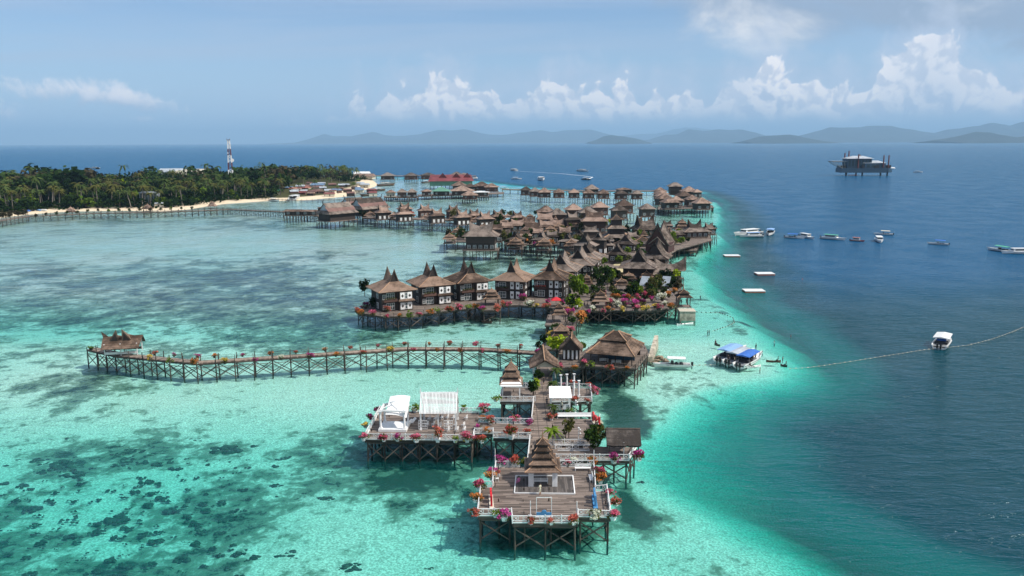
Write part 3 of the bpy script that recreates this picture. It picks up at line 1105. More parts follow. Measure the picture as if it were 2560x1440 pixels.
# ------------------------------------------------------------------ plants
def leaf_cloud(seed, n, shape, size, flat=0.5):
    """leaf-clump faces spread through a lumpy volume; shape(rnd) returns a point"""
    r_ = random.Random(seed)
    b = MB()
    for _ in range(n):
        p = Vector(shape(r_))
        s = size * r_.uniform(0.6, 1.35)
        nrm = Vector((r_.gauss(0, 1), r_.gauss(0, 1), abs(r_.gauss(0, 1)) + flat)).normalized()
        a = nrm.orthogonal().normalized()
        a.rotate(Matrix.Rotation(r_.uniform(0, 6.28), 3, nrm))
        c = nrm.cross(a)
        k = r_.uniform(0.5, 0.9)
        b.add([p - a * s, p - c * s * k + nrm * s * 0.15, p + a * s, p + c * s * k + nrm * s * 0.15], [(0, 1, 2, 3)])
    return b


def lumps(seed, k, rx, rz, z0, lr):
    r_ = random.Random(seed)
    L = []
    for _ in range(k):
        a, q = r_.uniform(0, 6.28), math.sqrt(r_.random())
        h = r_.random()
        L.append((math.cos(a) * q * rx * (1 - 0.45 * h), math.sin(a) * q * rx * (1 - 0.45 * h), z0 + h * rz, lr * r_.uniform(0.7, 1.25)))

    def shape(rr):
        c = rr.choice(L)
        v = Vector((rr.gauss(0, 1), rr.gauss(0, 1), rr.gauss(0, 1))).normalized() * (rr.random() ** 0.33) * c[3]
        return (c[0] + v.x, c[1] + v.y, c[2] + v.z * 0.75)
    return shape


def crown_mesh(kind, v, n, rx, rz, z0, lr, k, size):
    return cached(('crown', kind, v), lambda: leaf_cloud(sum(map(ord, kind)) * 13 + v * 7, n, lumps(v * 31 + len(kind), k, rx, rz, z0, lr), size).mesh('crown'))


def copy_mat(me, m):
    key = ('mm', me.name, m.name)
    def mk():
        c = me.copy()
        c.materials.clear()
        c.materials.append(m)
        return c
    return cached(key, mk)


def planter_mesh():
    def mk():
        b = MB()
        b.frustum(0.46, 0.46, 0.05, 0.66, 0.66, 0.48, 1, 1.0, thick=0.04)
        b.box(-0.36, 0.36, -0.36, 0.36, 0.48, 0.54)
        return b.mesh('planter')
    return cached('planter', mk)


def bougainvillea(loc, colour, label, size=1.0, green=0.45, pot='white', group='potted bougainvilleas', name='bougainvillea', v=None, tall=0.0):
    t_ = thing(name, label, 'flowering plant', loc, rng.uniform(0, 6.28), group)
    v = rng.randrange(5) if v is None else v
    t_.scale = (size, size, size)
    if pot:
        part('planter', copy_mat(planter_mesh(), M[pot]), None, t_)
    z0 = 0.55 + tall
    if tall > 0.2:
        part('stem', cached(('stem', round(tall, 1)), lambda: mat_mesh(MB().tube([(0, 0, 0.4), (0.05, 0.02, 0.4 + tall * 0.6), (0, 0, 0.7 + tall)], [0.09, 0.07, 0.05], 5).mesh('stem'), M['beam'])), None, t_)
    jit = (rng.uniform(.85, 1.3), rng.uniform(.85, 1.3), rng.uniform(.7, 1.25))
    fo = cached(('bfol', v), lambda: leaf_cloud(100 + v, 90, lumps(200 + v, 6, 0.6, 0.55, -0.1, 0.40), 0.13).mesh('foliage'))
    fl = cached(('bflo', v), lambda: leaf_cloud(300 + v, 170, lumps(400 + v, 7, 0.80, 0.65, -0.05, 0.34), 0.115).mesh('blossoms'))
    jit = tuple(q * 1.22 for q in jit)
    part('foliage', copy_mat(fo, LEAF['olive' if green < 0.7 else 'bright']), None, t_, loc=(0, 0, z0), scale=jit)
    if colour in FLOWER:
        part('blossoms', copy_mat(fl, FLOWER[colour]), None, t_, loc=(0, 0, z0), scale=jit)
    return t_


_ord = ['first', 'second', 'third', 'fourth', 'fifth', 'sixth', 'seventh', 'eighth', 'ninth', 'tenth', 'eleventh', 'twelfth', 'thirteenth', 'fourteenth', 'fifteenth', 'sixteenth', 'seventeenth', 'eighteenth', 'nineteenth', 'twentieth',
        'twenty-first', 'twenty-second', 'twenty-third', 'twenty-fourth', 'twenty-fifth', 'twenty-sixth', 'twenty-seventh', 'twenty-eighth', 'twenty-ninth', 'thirtieth']
COLW = {'magenta': 'magenta', 'pink': 'pink', 'red': 'coral red', 'orange': 'orange', 'yellow': 'yellow', 'white': 'white', 'purple': 'dark purple'}


def flower_row(items, z, where, pot='white', size=1.0, dz=0.0, group='potted bougainvilleas'):
    """items: (px, py, colour[, size[, tall]]) seen at the plant's foot; labelled by order from the left"""
    items = sorted(items, key=lambda i: i[0])
    for k, it in enumerate(items):
        p = G(it[0] + rng.uniform(-5, 5), it[1], z)
        s = rng.uniform(.78, 1.2) * (it[3] if len(it) > 3 else 1.0) * size
        tall = it[4] if len(it) > 4 else 0.0
        c = it[2]
        if c in COLW:
            lab = f"{COLW[c]} bougainvillea, {_ord[k]} plant from the left {where}"
            bougainvillea((p.x, p.y, z + dz), c, lab, s, pot=pot, tall=tall, group=group)
        else:
            lab = f"green potted shrub, {_ord[k]} plant from the left {where}"
            bougainvillea((p.x, p.y, z + dz), None, lab, s * 1.2, green=0.9, pot=pot, tall=tall, name='potted_shrub', group=group)


def shrub(px, py, z, rad, kind, label, hgt=None, group='garden shrubs', trunk=0.0, name='garden_shrub'):
    p = G(px, py, z)
    t_ = thing(name, label, 'shrub' if trunk < 1.5 else 'tree', (p.x, p.y, z), rng.uniform(0, 6), group)
    v = rng.randrange(4)
    me = cached(('shr', v), lambda: leaf_cloud(700 + v, 300, lumps(800 + v, 9, 0.62, 0.9, 0.35, 0.42), 0.16).mesh('crown'))
    h = hgt or rad
    part('crown', copy_mat(me, LEAF[kind]), None, t_, loc=(0, 0, trunk), scale=(rad, rad, h))
    part('trunk', cached(('strunk', 1), lambda: mat_mesh(MB().tube([(0, 0, 0), (0.05, 0.02, 0.6), (0, 0.05, 1.0)], [0.10, 0.08, 0.05], 6).mesh('trunk'), M['beam'])), None, t_, scale=(1, 1, trunk + h * 0.7))
    return t_


def palm_mesh(v):
    """fronds: feathered leaves arching out of the crown"""
    def mk():
        r_ = random.Random(900 + v)
        b = MB()
        for k in range(17):
            a = k * 2.399 + r_.uniform(-.2, .2)
            lift = r_.uniform(-0.35, 1.0)
            L = r_.uniform(0.8, 1.1)
            prev = None
            for i in range(6):
                s = i / 5
                rr = L * s
                z = lift * s * 0.75 - 0.95 * s * s * (0.75 + 0.25 * r_.random())
                c = Vector((math.cos(a) * rr, math.sin(a) * rr, z))
                sd_ = Vector((-math.sin(a), math.cos(a), 0))
                wd = 0.14 * (math.sin(min(1, s * 1.25 + 0.12) * PI) + 0.12)
                cur = (c - sd_ * wd + Vector((0, 0, -wd * 0.55)), c, c + sd_ * wd + Vector((0, 0, -wd * 0.55)))
                if prev:
                    b.add([prev[0], prev[1], cur[1], cur[0]], [(0, 1, 2, 3)])
                    b.add([prev[1], prev[2], cur[2], cur[1]], [(0, 1, 2, 3)])
                prev = cur
        return b.mesh('fronds')
    return cached(('palm', v), mk)


def palm_trunk(v):
    def mk():
        r_ = random.Random(50 + v)
        dx, dy = r_.uniform(-.14, .14), r_.uniform(-.1, .1)
        return mat_mesh(MB().tube([(0, 0, 0), (dx * 0.3, dy * 0.3, 0.35), (dx * 0.8, dy * 0.8, 0.7), (dx, dy, 1.0)], [0.032, 0.022, 0.018, 0.016], 6).mesh('trunk'), M['palmtrunk']), dx, dy
    return cached(('ptrunk', v), mk)


M['palmtrunk'] = m_wood('palm_bark', (0.07, 0.06, 0.05), (0.20, 0.175, 0.145))


def palm(loc, h, spread, label, group=None, kind='palm', name='palm_tree'):
    t_ = thing(name, label, 'palm tree', loc, rng.uniform(0, 6.28), group)
    v = rng.randrange(4)
    me, dx, dy = palm_trunk(v)
    part('trunk', me, None, t_, scale=(h, h, h))
    part('crown', copy_mat(palm_mesh(v), LEAF[kind]), None, t_, loc=(dx * h, dy * h, h), rz=rng.uniform(0, 6), scale=(spread, spread, spread))
    return t_
# ------------------------------------------------------------------ people
def build_person(sit=False):
    def mk():
        J = [(0, 0, .92), (0, 0, 1.2), (0, 0, 1.42), (0, .01, 1.52), (0, .02, 1.60), (0, 0.0, 1.72)]
        R = [.14, .125, .15, .06, .075, .085]
        E_ = [(0, 1), (1, 2), (2, 3), (3, 4), (4, 5)]
        def chain(start, pts, rads):
            prev = start
            for p, r in zip(pts, rads):
                J.append(p)
                R.append(r)
                E_.append((prev, len(J) - 1))
                prev = len(J) - 1
        for s in (-1, 1):
            chain(2, [(s * .19, 0, 1.38), (s * .25, .03, 1.12), (s * .24, -.08, .90), (s * .24, -.10, .82)], [.06, .05, .042, .04])
            if sit:
                chain(0, [(s * .1, -.05, .88), (s * .13, -.45, .86), (s * .13, -.48, .48), (s * .13, -.62, .43)], [.10, .085, .06, .045])
            else:
                chain(0, [(s * .1, 0, .84), (s * .12, -.02, .48), (s * .13, .03, .08), (s * .13, -.12, .03)], [.10, .075, .055, .045])
        me = bpy.data.meshes.new('tmp')
        me.from_pydata(J, E_, [])
        o = bpy.data.objects.new('tmp', me)
        COL.objects.link(o)
        o.modifiers.new('skin', 'SKIN')
        sub = o.modifiers.new('sub', 'SUBSURF')
        sub.levels = sub.render_levels = 1
        for sv, r in zip(me.skin_vertices[0].data, R):
            sv.radius = (r, r)
        me.skin_vertices[0].data[0].use_root = True
        dg = bpy.context.evaluated_depsgraph_get()
        dg.update()
        res = bpy.data.meshes.new_from_object(o.evaluated_get(dg))
        res.name = 'body'
        bpy.data.objects.remove(o)
        if sit:
            res.transform(Matrix.Translation((0, 0, -0.43)))
        return res
    return cached(('person', sit), mk)


def person(x, y, z, rz, top, label, sit=False, low='shirt_dark', group=None):
    t_ = thing('person', label, 'person', (x, y, z), rz, group)
    me = build_person(sit)
    def mk():
        c = me.copy()
        c.materials.clear()
        for k in ('skin', top, low):
            c.materials.append(M[k])
        off = -0.43 if sit else 0
        for p in c.polygons:
            zc = p.center.z - off
            xa = abs(p.center.x)
            p.material_index = 0 if zc > 1.47 or (xa > .2 and zc < 1.15 and zc > .75) else (1 if zc > .92 else (2 if zc > .42 else 0))
            p.use_smooth = True
        return c
    part('body', cached(('pb', sit, top, low), mk), None, t_)
    off = -0.43 if sit else 0
    part('hair', cached(('hair', sit), lambda: mat_mesh(MB().tube([(0, .03, 1.60 + off), (0, .035, 1.70 + off), (0, .02, 1.79 + off), (0, .02, 1.815 + off)], [.085, .108, .085, .03], 8).mesh('hair', True), M['hair'])), None, t_)
    return t_


# ------------------------------------------------------------------ furniture on the decks
def chair(x, y, z, rz, label, group='white ceremony chairs', m='white'):
    t_ = thing('chair', label, 'chair', (x, y, z), rz, group)
    part('seat', cached(('cseat', m), lambda: mat_mesh(MB().box(-.24, .24, -.24, .24, .43, .48).mesh('seat'), M[m])), None, t_)
    def bk():
        b = MB()
        for zz in (.62, .76, .92):
            b.box(-.24, .24, .21, .25, zz, zz + .09)
        for xx in (-.24, .20):
            b.box(xx, xx + .04, .205, .255, .48, 1.03)
        return mat_mesh(b.mesh('backrest'), M[m])
    part('backrest', cached(('cback', m), bk), None, t_)
    leg = cached(('cleg', m), lambda: mat_mesh(MB().box(-.025, .025, -.025, .025, 0, .43).mesh('leg'), M[m]))
    for sx in (-.2, .2):
        for sy in (-.2, .2):
            part('leg', leg, None, t_, loc=(sx, sy, 0))
    return t_


def bench(x, y, z, rz, L, label):
    t_ = thing('bench', label, 'bench', (x, y, z), rz, 'white benches')
    part('seat', MB().box(-L / 2, L / 2, -.25, .25, .40, .46), M['white'], t_)
    b = MB()
    for zz in (.58, .74, .90):
        b.box(-L / 2, L / 2, .22, .27, zz, zz + .08)
    b.box(-L / 2, -L / 2 + .07, .2, .28, .46, 1.0)
    b.box(L / 2 - .07, L / 2, .2, .28, .46, 1.0)
    b.box(-.035, .035, .2, .28, .46, 1.0)
    part('backrest', b, M['white'], t_)
    for sx in (-L / 2 + .05, L / 2 - .05):
        for sy in (-.2, .2):
            part('leg', MB().box(sx - .04, sx + .04, sy - .04, sy + .04, 0, .40), M['white'], t_)
    return t_


def lamp_post(px, py, z, h, label, arms=False):
    p = G(px, py, z)
    t_ = thing('lamp_post', label, 'lamp post', (p.x, p.y, z), 0, 'white deck poles')
    part('pole', MB().tube([(0, 0, 0), (0, 0, h)], [.06, .05], 8), M['white'], t_)
    part('base', MB().box(-.15, .15, -.15, .15, 0, .12), M['white'], t_)
    if arms:
        for k, (dz, dx) in enumerate(((h * .98, 0), (h * .62, .28), (h * .86, .26))):
            part('globe', cached('globe', lambda: mat_mesh(MB().tube([(0, 0, -.16), (0, 0, -.09), (0, 0, .09), (0, 0, .16)], [.05, .15, .15, .05], 8).mesh('globe', True), M['white'])), None, t_, loc=(dx, 0, dz))
    return t_


# ------------------------------------------------------------------ roofs
def pagoda(x, y, z, w, tiers, label, rz=0.0, roof='thatch', h0=2.7, rise=0.62, gap=0.22, shrink=0.76, spire=0.9, posts='white', front=None, group='tiered pavilions', name='pavilion', floor=True, cap='cap', bench_in=False, tail=0.9, d=None, piles=False):
    """tiered square pavilion with hip caps and a finial"""
    t_ = thing(name, label, 'pavilion', (x, y, z), rz, group)
    d = d or w
    if floor:
        part('floor', MB().box(-w * .46, w * .46, -d * .46, d * .46, .01, .12), M['deck_x'], t_)
    pm = cached(('ppost', posts, round(h0, 1)), lambda: mat_mesh(MB().box(-.11, .11, -.11, .11, 0, h0 + .1).mesh('post'), M[posts]))
    for sx in (-.36, .36):
        for sy in (-.36, .36):
            part('post', pm, None, t_, loc=(sx * w, sy * d, 0))
    ww, dd, zz = w, d, h0
    for k in range(tiers):
        last = k == tiers - 1
        nw, nd = ww * (0.10 if last else shrink * 0.80), dd * (0.10 if last else shrink * 0.80)
        rs = rise * (1.5 if last else 1.0)
        key = ('ptier', round(ww, 1), round(dd, 1), round(zz, 1), last, roof)
        tr_ = part('roof_tier', cached(key, lambda: mat_mesh(MB().frustum(ww, dd, zz, nw, nd, zz + rs, 4, 1.5 if last else 1.2).mesh('roof_tier'), M[roof])), None, t_)
        hip_caps(tr_, ww, dd, zz, nw, nd, zz + rs, 3, 1.5 if last else 1.2, max(.10, ww * .030), cap)
        if not last:
            part('drum', MB().box(-nw * .5, nw * .5, -nd * .5, nd * .5, zz + rs * .8, zz + rs + gap + .05), M['gable'], t_)
        zz += rs + gap * (0 if last else 1)
        ww, dd = ww * shrink, dd * shrink
    if spire > 0:
        part('finial', MB().tube([(0, 0, zz - .3), (0, 0, zz + spire * .25), (0, 0, zz + spire)], [.22, .10, .02], 6), M[cap], t_)
    if front:
        f = part('awning', MB().add([(-w * .46, -d * .56, h0 - .25), (w * .46, -d * .56, h0 - .25), (w * .40, -d * .30, h0 + .75), (-w * .40, -d * .30, h0 + .75),
                                     (-w * .46, -d * .56, h0 - .33), (w * .46, -d * .56, h0 - .33), (w * .40, -d * .30, h0 + .66), (-w * .40, -d * .30, h0 + .66)],
                                    [(0, 1, 2, 3), (7, 6, 5, 4), (0, 4, 5, 1), (1, 5, 6, 2), (2, 6, 7, 3), (3, 7, 4, 0)]), M[front], t_)
    if piles:
        for sx in (-.4, .4):
            for sy in (-.4, .4):
                pile(t_, sx * w, sy * d, -z - 1.5, .1, .13)
        bar('brace', (-.4 * w, -.4 * d, -z + .4), (.4 * w, -.4 * d, -.6), .09, .1, M['brace'], t_)
        bar('brace', (.4 * w, -.4 * d, -z + .4), (-.4 * w, -.4 * d, -.6), .09, .1, M['brace'], t_)
    return t_


def saddle(L, W, z0, hm, ht, over=0.12, axis='y', steps=10, thick=0.22, power=2.2, eave_curl=0.0):
    """saddle roof whose ridge sweeps up into two horns; returns (roof MB, gable MB)"""
    b, gbl = MB(), [MB(), MB()]
    ring = []
    for i in range(steps + 1):
        t_ = -1 + 2 * i / steps
        zr = z0 + hm + (ht - hm) * abs(t_) ** power
        yr = t_ * L / 2 * (1 + over * abs(t_) ** 2)
        ye = t_ * L / 2
        ze = z0 + eave_curl * abs(t_) ** 2
        zm = ze + (zr - ze) * 0.40
        ym = ye + (yr - ye) * 0.4
        xm = W * 0.5 * 0.56
        ring.append([(-W / 2, ye, ze), (-xm, ym, zm), (0, yr, zr), (xm, ym, zm), (W / 2, ye, ze)])
    n = 5
    top = [p for r in ring for p in r]
    bot = [(p[0] * 0.93, p[1], p[2] - thick) for p in top]
    N = len(top)
    fs = []
    for i in range(steps):
        for k in range(4):
            a = i * n + k
            fs.append((a, a + 1, a + n + 1, a + n))
            fs.append((N + a + n, N + a + n + 1, N + a + 1, N + a))
        fs.append((i * n, i * n + n, N + i * n + n, N + i * n))
        a = i * n + 4
        fs.append((a + n, a, N + a, N + a + n))
    for a, rev in ((0, False), (steps * n, True)):
        for k in range(4):
            q = (a + k, N + a + k, N + a + k + 1, a + k + 1)
            fs.append(q if rev else q[::-1])
    b.add(top + bot, fs)
    for sgn, r in ((-1, ring[0]), (1, ring[-1])):
        ins_ = -sgn * L * 0.05
        pts = [(r[0][0] * .92, r[0][1] + ins_, r[0][2]), (r[1][0] * .92, r[1][1] + ins_, r[1][2] - .1), (0, r[2][1] + ins_ * 1.2, r[2][2] - .35), (r[3][0] * .92, r[3][1] + ins_, r[3][2] - .1), (r[4][0] * .92, r[4][1] + ins_, r[4][2])]
        gbl[0 if sgn < 0 else 1].add(pts, [(0, 1, 2), (0, 2, 4), (2, 3, 4)])
    if axis == 'x':
        for q in (b, *gbl):
            q.v = [(y_, -x_, z_) for x_, y_, z_ in q.v]
    return b, gbl


# ------------------------------------------------------------------ NEAR DECKS
ZD = 4.0
front_px = [(1240, 1168), (1484, 1166), (1489, 1230), (1517, 1228), (1527, 1294), (1445, 1291), (1445, 1307), (1281, 1307), (1279, 1289), (1194, 1289), (1203, 1219), (1231, 1219)]
fp = gp(front_px, ZD)
near_deck = platform('near ceremony deck on stilts with white cross-braced railings and grey boards', fp, ZD, 'deck_x',
                     rails=[[fp[0], fp[11], fp[10], fp[9], fp[8], fp[7], fp[6], fp[5], fp[4], fp[3], fp[2], fp[1]],
                            [fp[0], gp([(1300, 1168)], ZD)[0]], [gp([(1400, 1167)], ZD)[0], fp[1]]], pile_step=3.5)
# sunken stage with a white kerb
st = gp([(1290, 1191), (1432, 1191), (1437, 1236), (1286, 1234)], ZD)
stg = thing('stage', 'dark boarded stage with white kerb in front of the near pavilion', 'stage', (0, 0, ZD))
part('stage_floor', MB().prism(st, 0.005, 0.05), m_planks('stage_boards', (0.05, 0.043, 0.040), (0.135, 0.115, 0.105), 'x', 0.25), stg)
for a, b_ in zip(st, st[1:] + st[:1]):
    bar('kerb', (*a, .09), (*b_, .09), .16, .18, M['white'], stg)

pc = G(1356, 1203, ZD)
near_pav = pagoda(pc.x, pc.y, ZD, 5.3, 5, 'five-tiered brown pavilion with pointed finial on the near deck', h0=2.5, rise=.48, gap=.40, shrink=.77, spire=1.3, roof='thatch', floor=False)
part('arch_panel', MB().box(-2.1, -1.35, -2.0, -1.9, 0, 2.4).box(1.35, 2.1, -2.0, -1.9, 0, 2.4), M['white'], near_pav)
b0 = G(1352, 1209, ZD)
bench(b0.x, b0.y, ZD, PI, 2.1, 'white slatted bench inside the five-tiered pavilion')
b0 = G(1457, 1176, ZD)
bench(b0.x, b0.y, ZD, 0, 2.4, 'white slatted bench against the back rail of the near deck')
b0 = G(1477, 1200, ZD)
bench(b0.x, b0.y, ZD, -PI / 2, 2.0, 'white slatted bench along the right rail of the near deck')
c0 = G(1243, 1203, ZD)
chair(c0.x, c0.y, ZD, PI / 2, 'lone white chair by the left rail of the near deck', None)
lamp_post(1326, 1289, ZD, 2.1, 'slim white pole left of the blue photo frame')
lamp_post(1442, 1290, ZD, 2.1, 'slim white pole right of the blue photo frame')
lamp_post(1238, 1175, ZD, 3.4, 'tall white pole at the back left corner of the near deck')
lamp_post(1231, 1215, ZD, 3.0, 'tall white pole above the red cutout on the near deck')
lamp_post(1484, 1175, ZD, 3.2, 'tall white pole at the back right corner of the near deck')
# standing photo frame
p = G(1360, 1292, ZD)
fr_ = thing('photo_frame', 'white standing photo frame with a blue humped board along its foot', 'photo frame', (p.x, p.y, ZD))
part('frame', MB().bar((-1.0, 0, 0), (-1.0, 0, 2.75), .07).bar((1.0, 0, 0), (1.0, 0, 2.75), .07).bar((-1.0, 0, 2.75), (1.0, 0, 2.75), .07), M['white'], fr_)
hump = [(-1.0, .12), (1.0, .12), (1.0, .62)] + [(math.cos(a) * .36 + 0.0, .62 + math.sin(a) * .34) for a in np.linspace(0, PI, 9)] + [(-1.0, .62)]
hb = MB().prism(hump, -.06, .06)
hb.v = [(x_, z_, y_) for x_, y_, z_ in hb.v]
part('board', hb, M['blue'], fr_)
part('foot', MB().box(-1.15, 1.15, -.22, .22, 0, .12), M['white'], fr_)


def cutout(px, py, rz, m, label, n=3, z=ZD, k=1.0):
    """row of man-high painted cutouts standing on a plinth"""
    q = G(px, py, z)
    t_ = thing('cutout_sign', label, 'sign', (q.x, q.y, z), rz, 'painted cutout signs')
    part('plinth', MB().box(-2.1 * k, 2.1 * k, -.3, .3, 0, .18), M['cream' if m == 'red' else 'blue'], t_)
    for i in range(n):
        cx_ = (-1.4 + i * 2.8 / (n - 1)) * k
        if i == 1:
            o_ = [(.62 * k * math.sin(a) ** 3 * 1.0, (.95 + .60 * (0.8125 * math.cos(a) - 0.3125 * math.cos(2 * a) - 0.125 * math.cos(3 * a) - 0.0625 * math.cos(4 * a))) * k) for a in np.linspace(0, 2 * PI, 22, endpoint=False)]
        elif i == 0:
            o_ = [(-.22 * k, .18), (.22 * k, .18), (.22 * k, 1.7 * k), (-.22 * k, 1.7 * k)]
        else:
            o_ = [(.5 * k * math.cos(a), .85 * k + .68 * k * math.sin(a)) for a in np.linspace(0, 2 * PI, 18, endpoint=False)]
        bb = MB().prism([(x_ + cx_, y_) for x_, y_ in o_], -.13, .13)
        bb.v = [(x_, z_, y_) for x_, y_, z_ in bb.v]
        part('letter', bb, M[m], t_)
    return t_


cutout(1228, 1256, PI / 2 + .06, 'red', 'red painted cutouts on a cream plinth by the left rail')
cutout(1487, 1256, PI / 2 - .04, 'blue', 'blue painted cutouts by the right rail of the near deck')
cutout(1490, 1063, PI / 2 + .20, 'red', 'tall red painted cutouts on the upper terrace beside the rail', k=1.25)

# wedding deck on the left
wd_px = [(912, 1098), (1183, 1101), (1191, 1070), (1199, 1033), (950, 1028)]
wp = gp(wd_px, ZD)
platform('wide wedding deck on stilts with white pergola and canopy, left of the walkway', wp, ZD, 'deck_x', rails=[[wp[1], wp[0], wp[4], wp[3]], [wp[1], gp([(1186, 1086)], ZD)[0]]], pile_step=3.1)
# bridge between the two
br = gp([(1187, 1084), (1233, 1084), (1233, 1094), (1328, 1096), (1332, 1060), (1236, 1058), (1195, 1056)], ZD)
platform('short railed bridge deck joining the wedding deck to the walkway', br, ZD - .006, 'deck_x', rails=[[br[0], br[1], br[2], br[3]], [br[4], br[5], br[6]]], pile_step=3.6)
# main walkway, gate to near deck
wk = gp([(1318, 1170), (1400, 1170), (1378, 1010), (1383, 905), (1345, 905), (1335, 985)], ZD)
platform('long main walkway leading from the gatehouse down to the near deck', wk, ZD + .006, 'walk', rails=[[wk[0], gp([(1325, 1100)], ZD)[0]], [gp([(1329, 1055)], ZD)[0], gp([(1334, 1003)], ZD)[0]]], pile_step=4.2, braces=False, name='walkway')
# terrace on the right of the walkway
te = gp([(1372, 1113), (1490, 1112), (1500, 1048), (1380, 1046)], ZD)
platform('upper terrace deck with white bench and planted trees right of the walkway', te, ZD + .002, 'deck_x', rails=[[te[0], te[1]], [te[1], te[2]]], pile_step=3.8)
lo_ = gp([(1390, 1150), (1572, 1151), (1592, 1118), (1480, 1116), (1388, 1118)], ZD - .35)
platform('lower landing deck under the straw shelter with white rails', lo_, ZD - .35, 'deck_x', rails=[[lo_[0], lo_[1], lo_[2]], [gp([(1388, 1127)], ZD - .35)[0], gp([(1474, 1127)], ZD - .35)[0]]], pile_step=3.4)
# pavilion deck left of walkway, column deck right of it
pdk = gp([(1250, 1003), (1338, 1003), (1342, 970), (1258, 968)], ZD)
platform('small railed deck carrying the white-fronted tiered pavilion', pdk, ZD - .008, 'deck_x', rails=[[pdk[1], pdk[0], pdk[3], pdk[2]]], pile_step=3.4)
cdk = gp([(1376, 1005), (1480, 1003), (1476, 972), (1384, 968)], ZD)
platform('small railed deck with white classical columns, right of the walkway', cdk, ZD - .008, 'deck_x', rails=[[cdk[0], cdk[1], cdk[2], cdk[3]]], pile_step=3.4)
q = G(1278, 992, ZD)
pagoda(q.x, q.y + .6, ZD, 4.6, 3, 'three-tiered pavilion with a white awning left of the walkway', h0=3.0, rise=.85, gap=.45, shrink=.74, spire=.8, roof='thatch_tan', front='white')
for k, (px, py) in enumerate([(1402, 975), (1417, 973), (1434, 990), (1447, 990), (1435, 972)]):
    p = G(px, py, ZD)
    cl = thing('column', ['white fluted column at the left of the column deck', 'second white column along the back of the column deck', 'white column standing forward in the middle of the column deck', 'white column standing forward at the right of the column deck', 'white column at the back centre of the column deck'][k], 'column', (p.x, p.y, ZD), 0, 'white classical columns')
    part('base', MB().box(-.26, .26, -.26, .26, 0, .25), M['white'], cl)
    part('shaft', MB().tube([(0, 0, .25), (0, 0, 1.6), (0, 0, 2.9)], [.19, .18, .15], 10), M['white'], cl)
    part('capital', MB().frustum(.34, .34, 2.9, .56, .56, 3.15, 1), M['white'], cl)
# white kiosk beside the walkway
q = G(1401, 1024, ZD)
ks = thing('kiosk', 'white flat-roofed kiosk beside the walkway', 'kiosk', (q.x, q.y + 1.4, ZD))
for sx in (-1.75, 1.75):
    for sy in (-1.4, 1.4):
        part('post', MB().box(sx - .09, sx + .09, sy - .09, sy + .09, 0, 2.6), M['white'], ks)
part('roof', MB().add([(-2.1, -1.9, 2.35), (2.1, -1.9, 2.35), (2.0, 1.7, 3.45), (-2.0, 1.7, 3.45), (-2.1, -1.9, 2.47), (2.1, -1.9, 2.47), (2.0, 1.7, 3.57), (-2.0, 1.7, 3.57)],
                      [(0, 3, 2, 1), (4, 5, 6, 7), (0, 1, 5, 4), (1, 2, 6, 5), (2, 3, 7, 6), (3, 0, 4, 7)]), M['white'], ks)
part('counter', MB().box(-1.7, 1.7, -1.3, -1.0, 0, .95), M['white'], ks)
# long white bench wall on the terrace
p, q = G(1394, 1046, ZD), G(1488, 1046, ZD)
lb = thing('bench', 'long white backed bench at the head of the terrace', 'bench', (p.x, p.y, ZD), 0, 'white benches')
Lb = (q - p).length
part('backrest', MB().box(0, Lb, .3, .42, .35, .95), M['white'], lb)
part('seat', MB().box(0, Lb, -.25, .30, .38, .46), M['white'], lb)
for k in range(5):
    part('leg', MB().box(k * Lb / 4 - .05, k * Lb / 4 + .05, -.2, -.1, 0, .38), M['white'], lb)
lamp_post(1446, 1108, ZD, 2.7, 'white lamp post with round globes on the terrace', True)
lamp_post(1439, 1032, ZD, 2.4, 'white lamp post with round globes behind the terrace bench', True)
# straw shelter
p = G(1558, 1136, ZD - .35)
sh = thing('straw_shelter', 'thatched shelter with shaggy grey straw roof over the lower landing', 'shelter', (p.x, p.y + 1.0, ZD - .35), -.03)
b = MB()
ringL = []
for i in range(13):
    xx = -2.75 + 5.5 * i / 12
    ringL.append([(xx, -2.4 + rng.uniform(-.08, .08), 2.05 + rng.uniform(-.1, .08)), (xx, -1.2, 3.0), (xx, 0, 3.95), (xx, 1.2, 3.0), (xx, 2.4, 2.05)])
pts = [p_ for r_ in ringL for p_ in r_]
fs = []
for i in range(12):
    for k in range(4):
        fs.append((i * 5 + k, i * 5 + k + 5, i * 5 + k + 6, i * 5 + k + 1))
b.add(pts, fs)
b.add([(x_, y_ * .97, z_ - .25) for x_, y_, z_ in pts], [f_[::-1] for f_ in fs])
part('thatch_roof', b, M['straw'], sh)
part('ridge_roll', MB().tube([(-2.8, 0, 3.98), (2.8, 0, 3.98)], .13, 7), M['brace'], sh)
for sx in (-2.3, 0, 2.3):
    for sy in (-1.9, 1.9):
        part('post', MB().box(sx - .09, sx + .09, sy - .09, sy + .09, 0, 2.4), M['white' if sx == 0 else 'beam'], sh)

# gatehouse
p = G(1361, 944, ZD)
gh = thing('gatehouse', 'gatehouse with a swept tan thatched gable over the main walkway', 'gatehouse', (p.x, p.y + 2.4, ZD), .02)
rb, gb = MB(), MB()
ring = []
for i in range(9):
    s = i / 8
    yy = -3.2 + 6.6 * s
    zr = 4.0 + 1.5 * s ** 2.2
    yr = yy + .5 * s
    ring.append([(-3.25, yy, 2.35), (-1.7, yy, 2.35 + (zr - 2.35) * .40), (0, yr, zr), (1.7, yy, 2.35 + (zr - 2.35) * .40), (3.25, yy, 2.35)])
pts = [q_ for r_ in ring for q_ in r_]
fs = []
for i in range(8):
    for k in range(4):
        fs.append((i * 5 + k, i * 5 + k + 1, i * 5 + k + 6, i * 5 + k + 5))
rb.add(pts, fs)
rb.add([(x_ * .96, y_, z_ - .22) for x_, y_, z_ in pts], [f_[::-1] for f_ in fs])
part('roof', rb, M['thatch_tan'], gh)
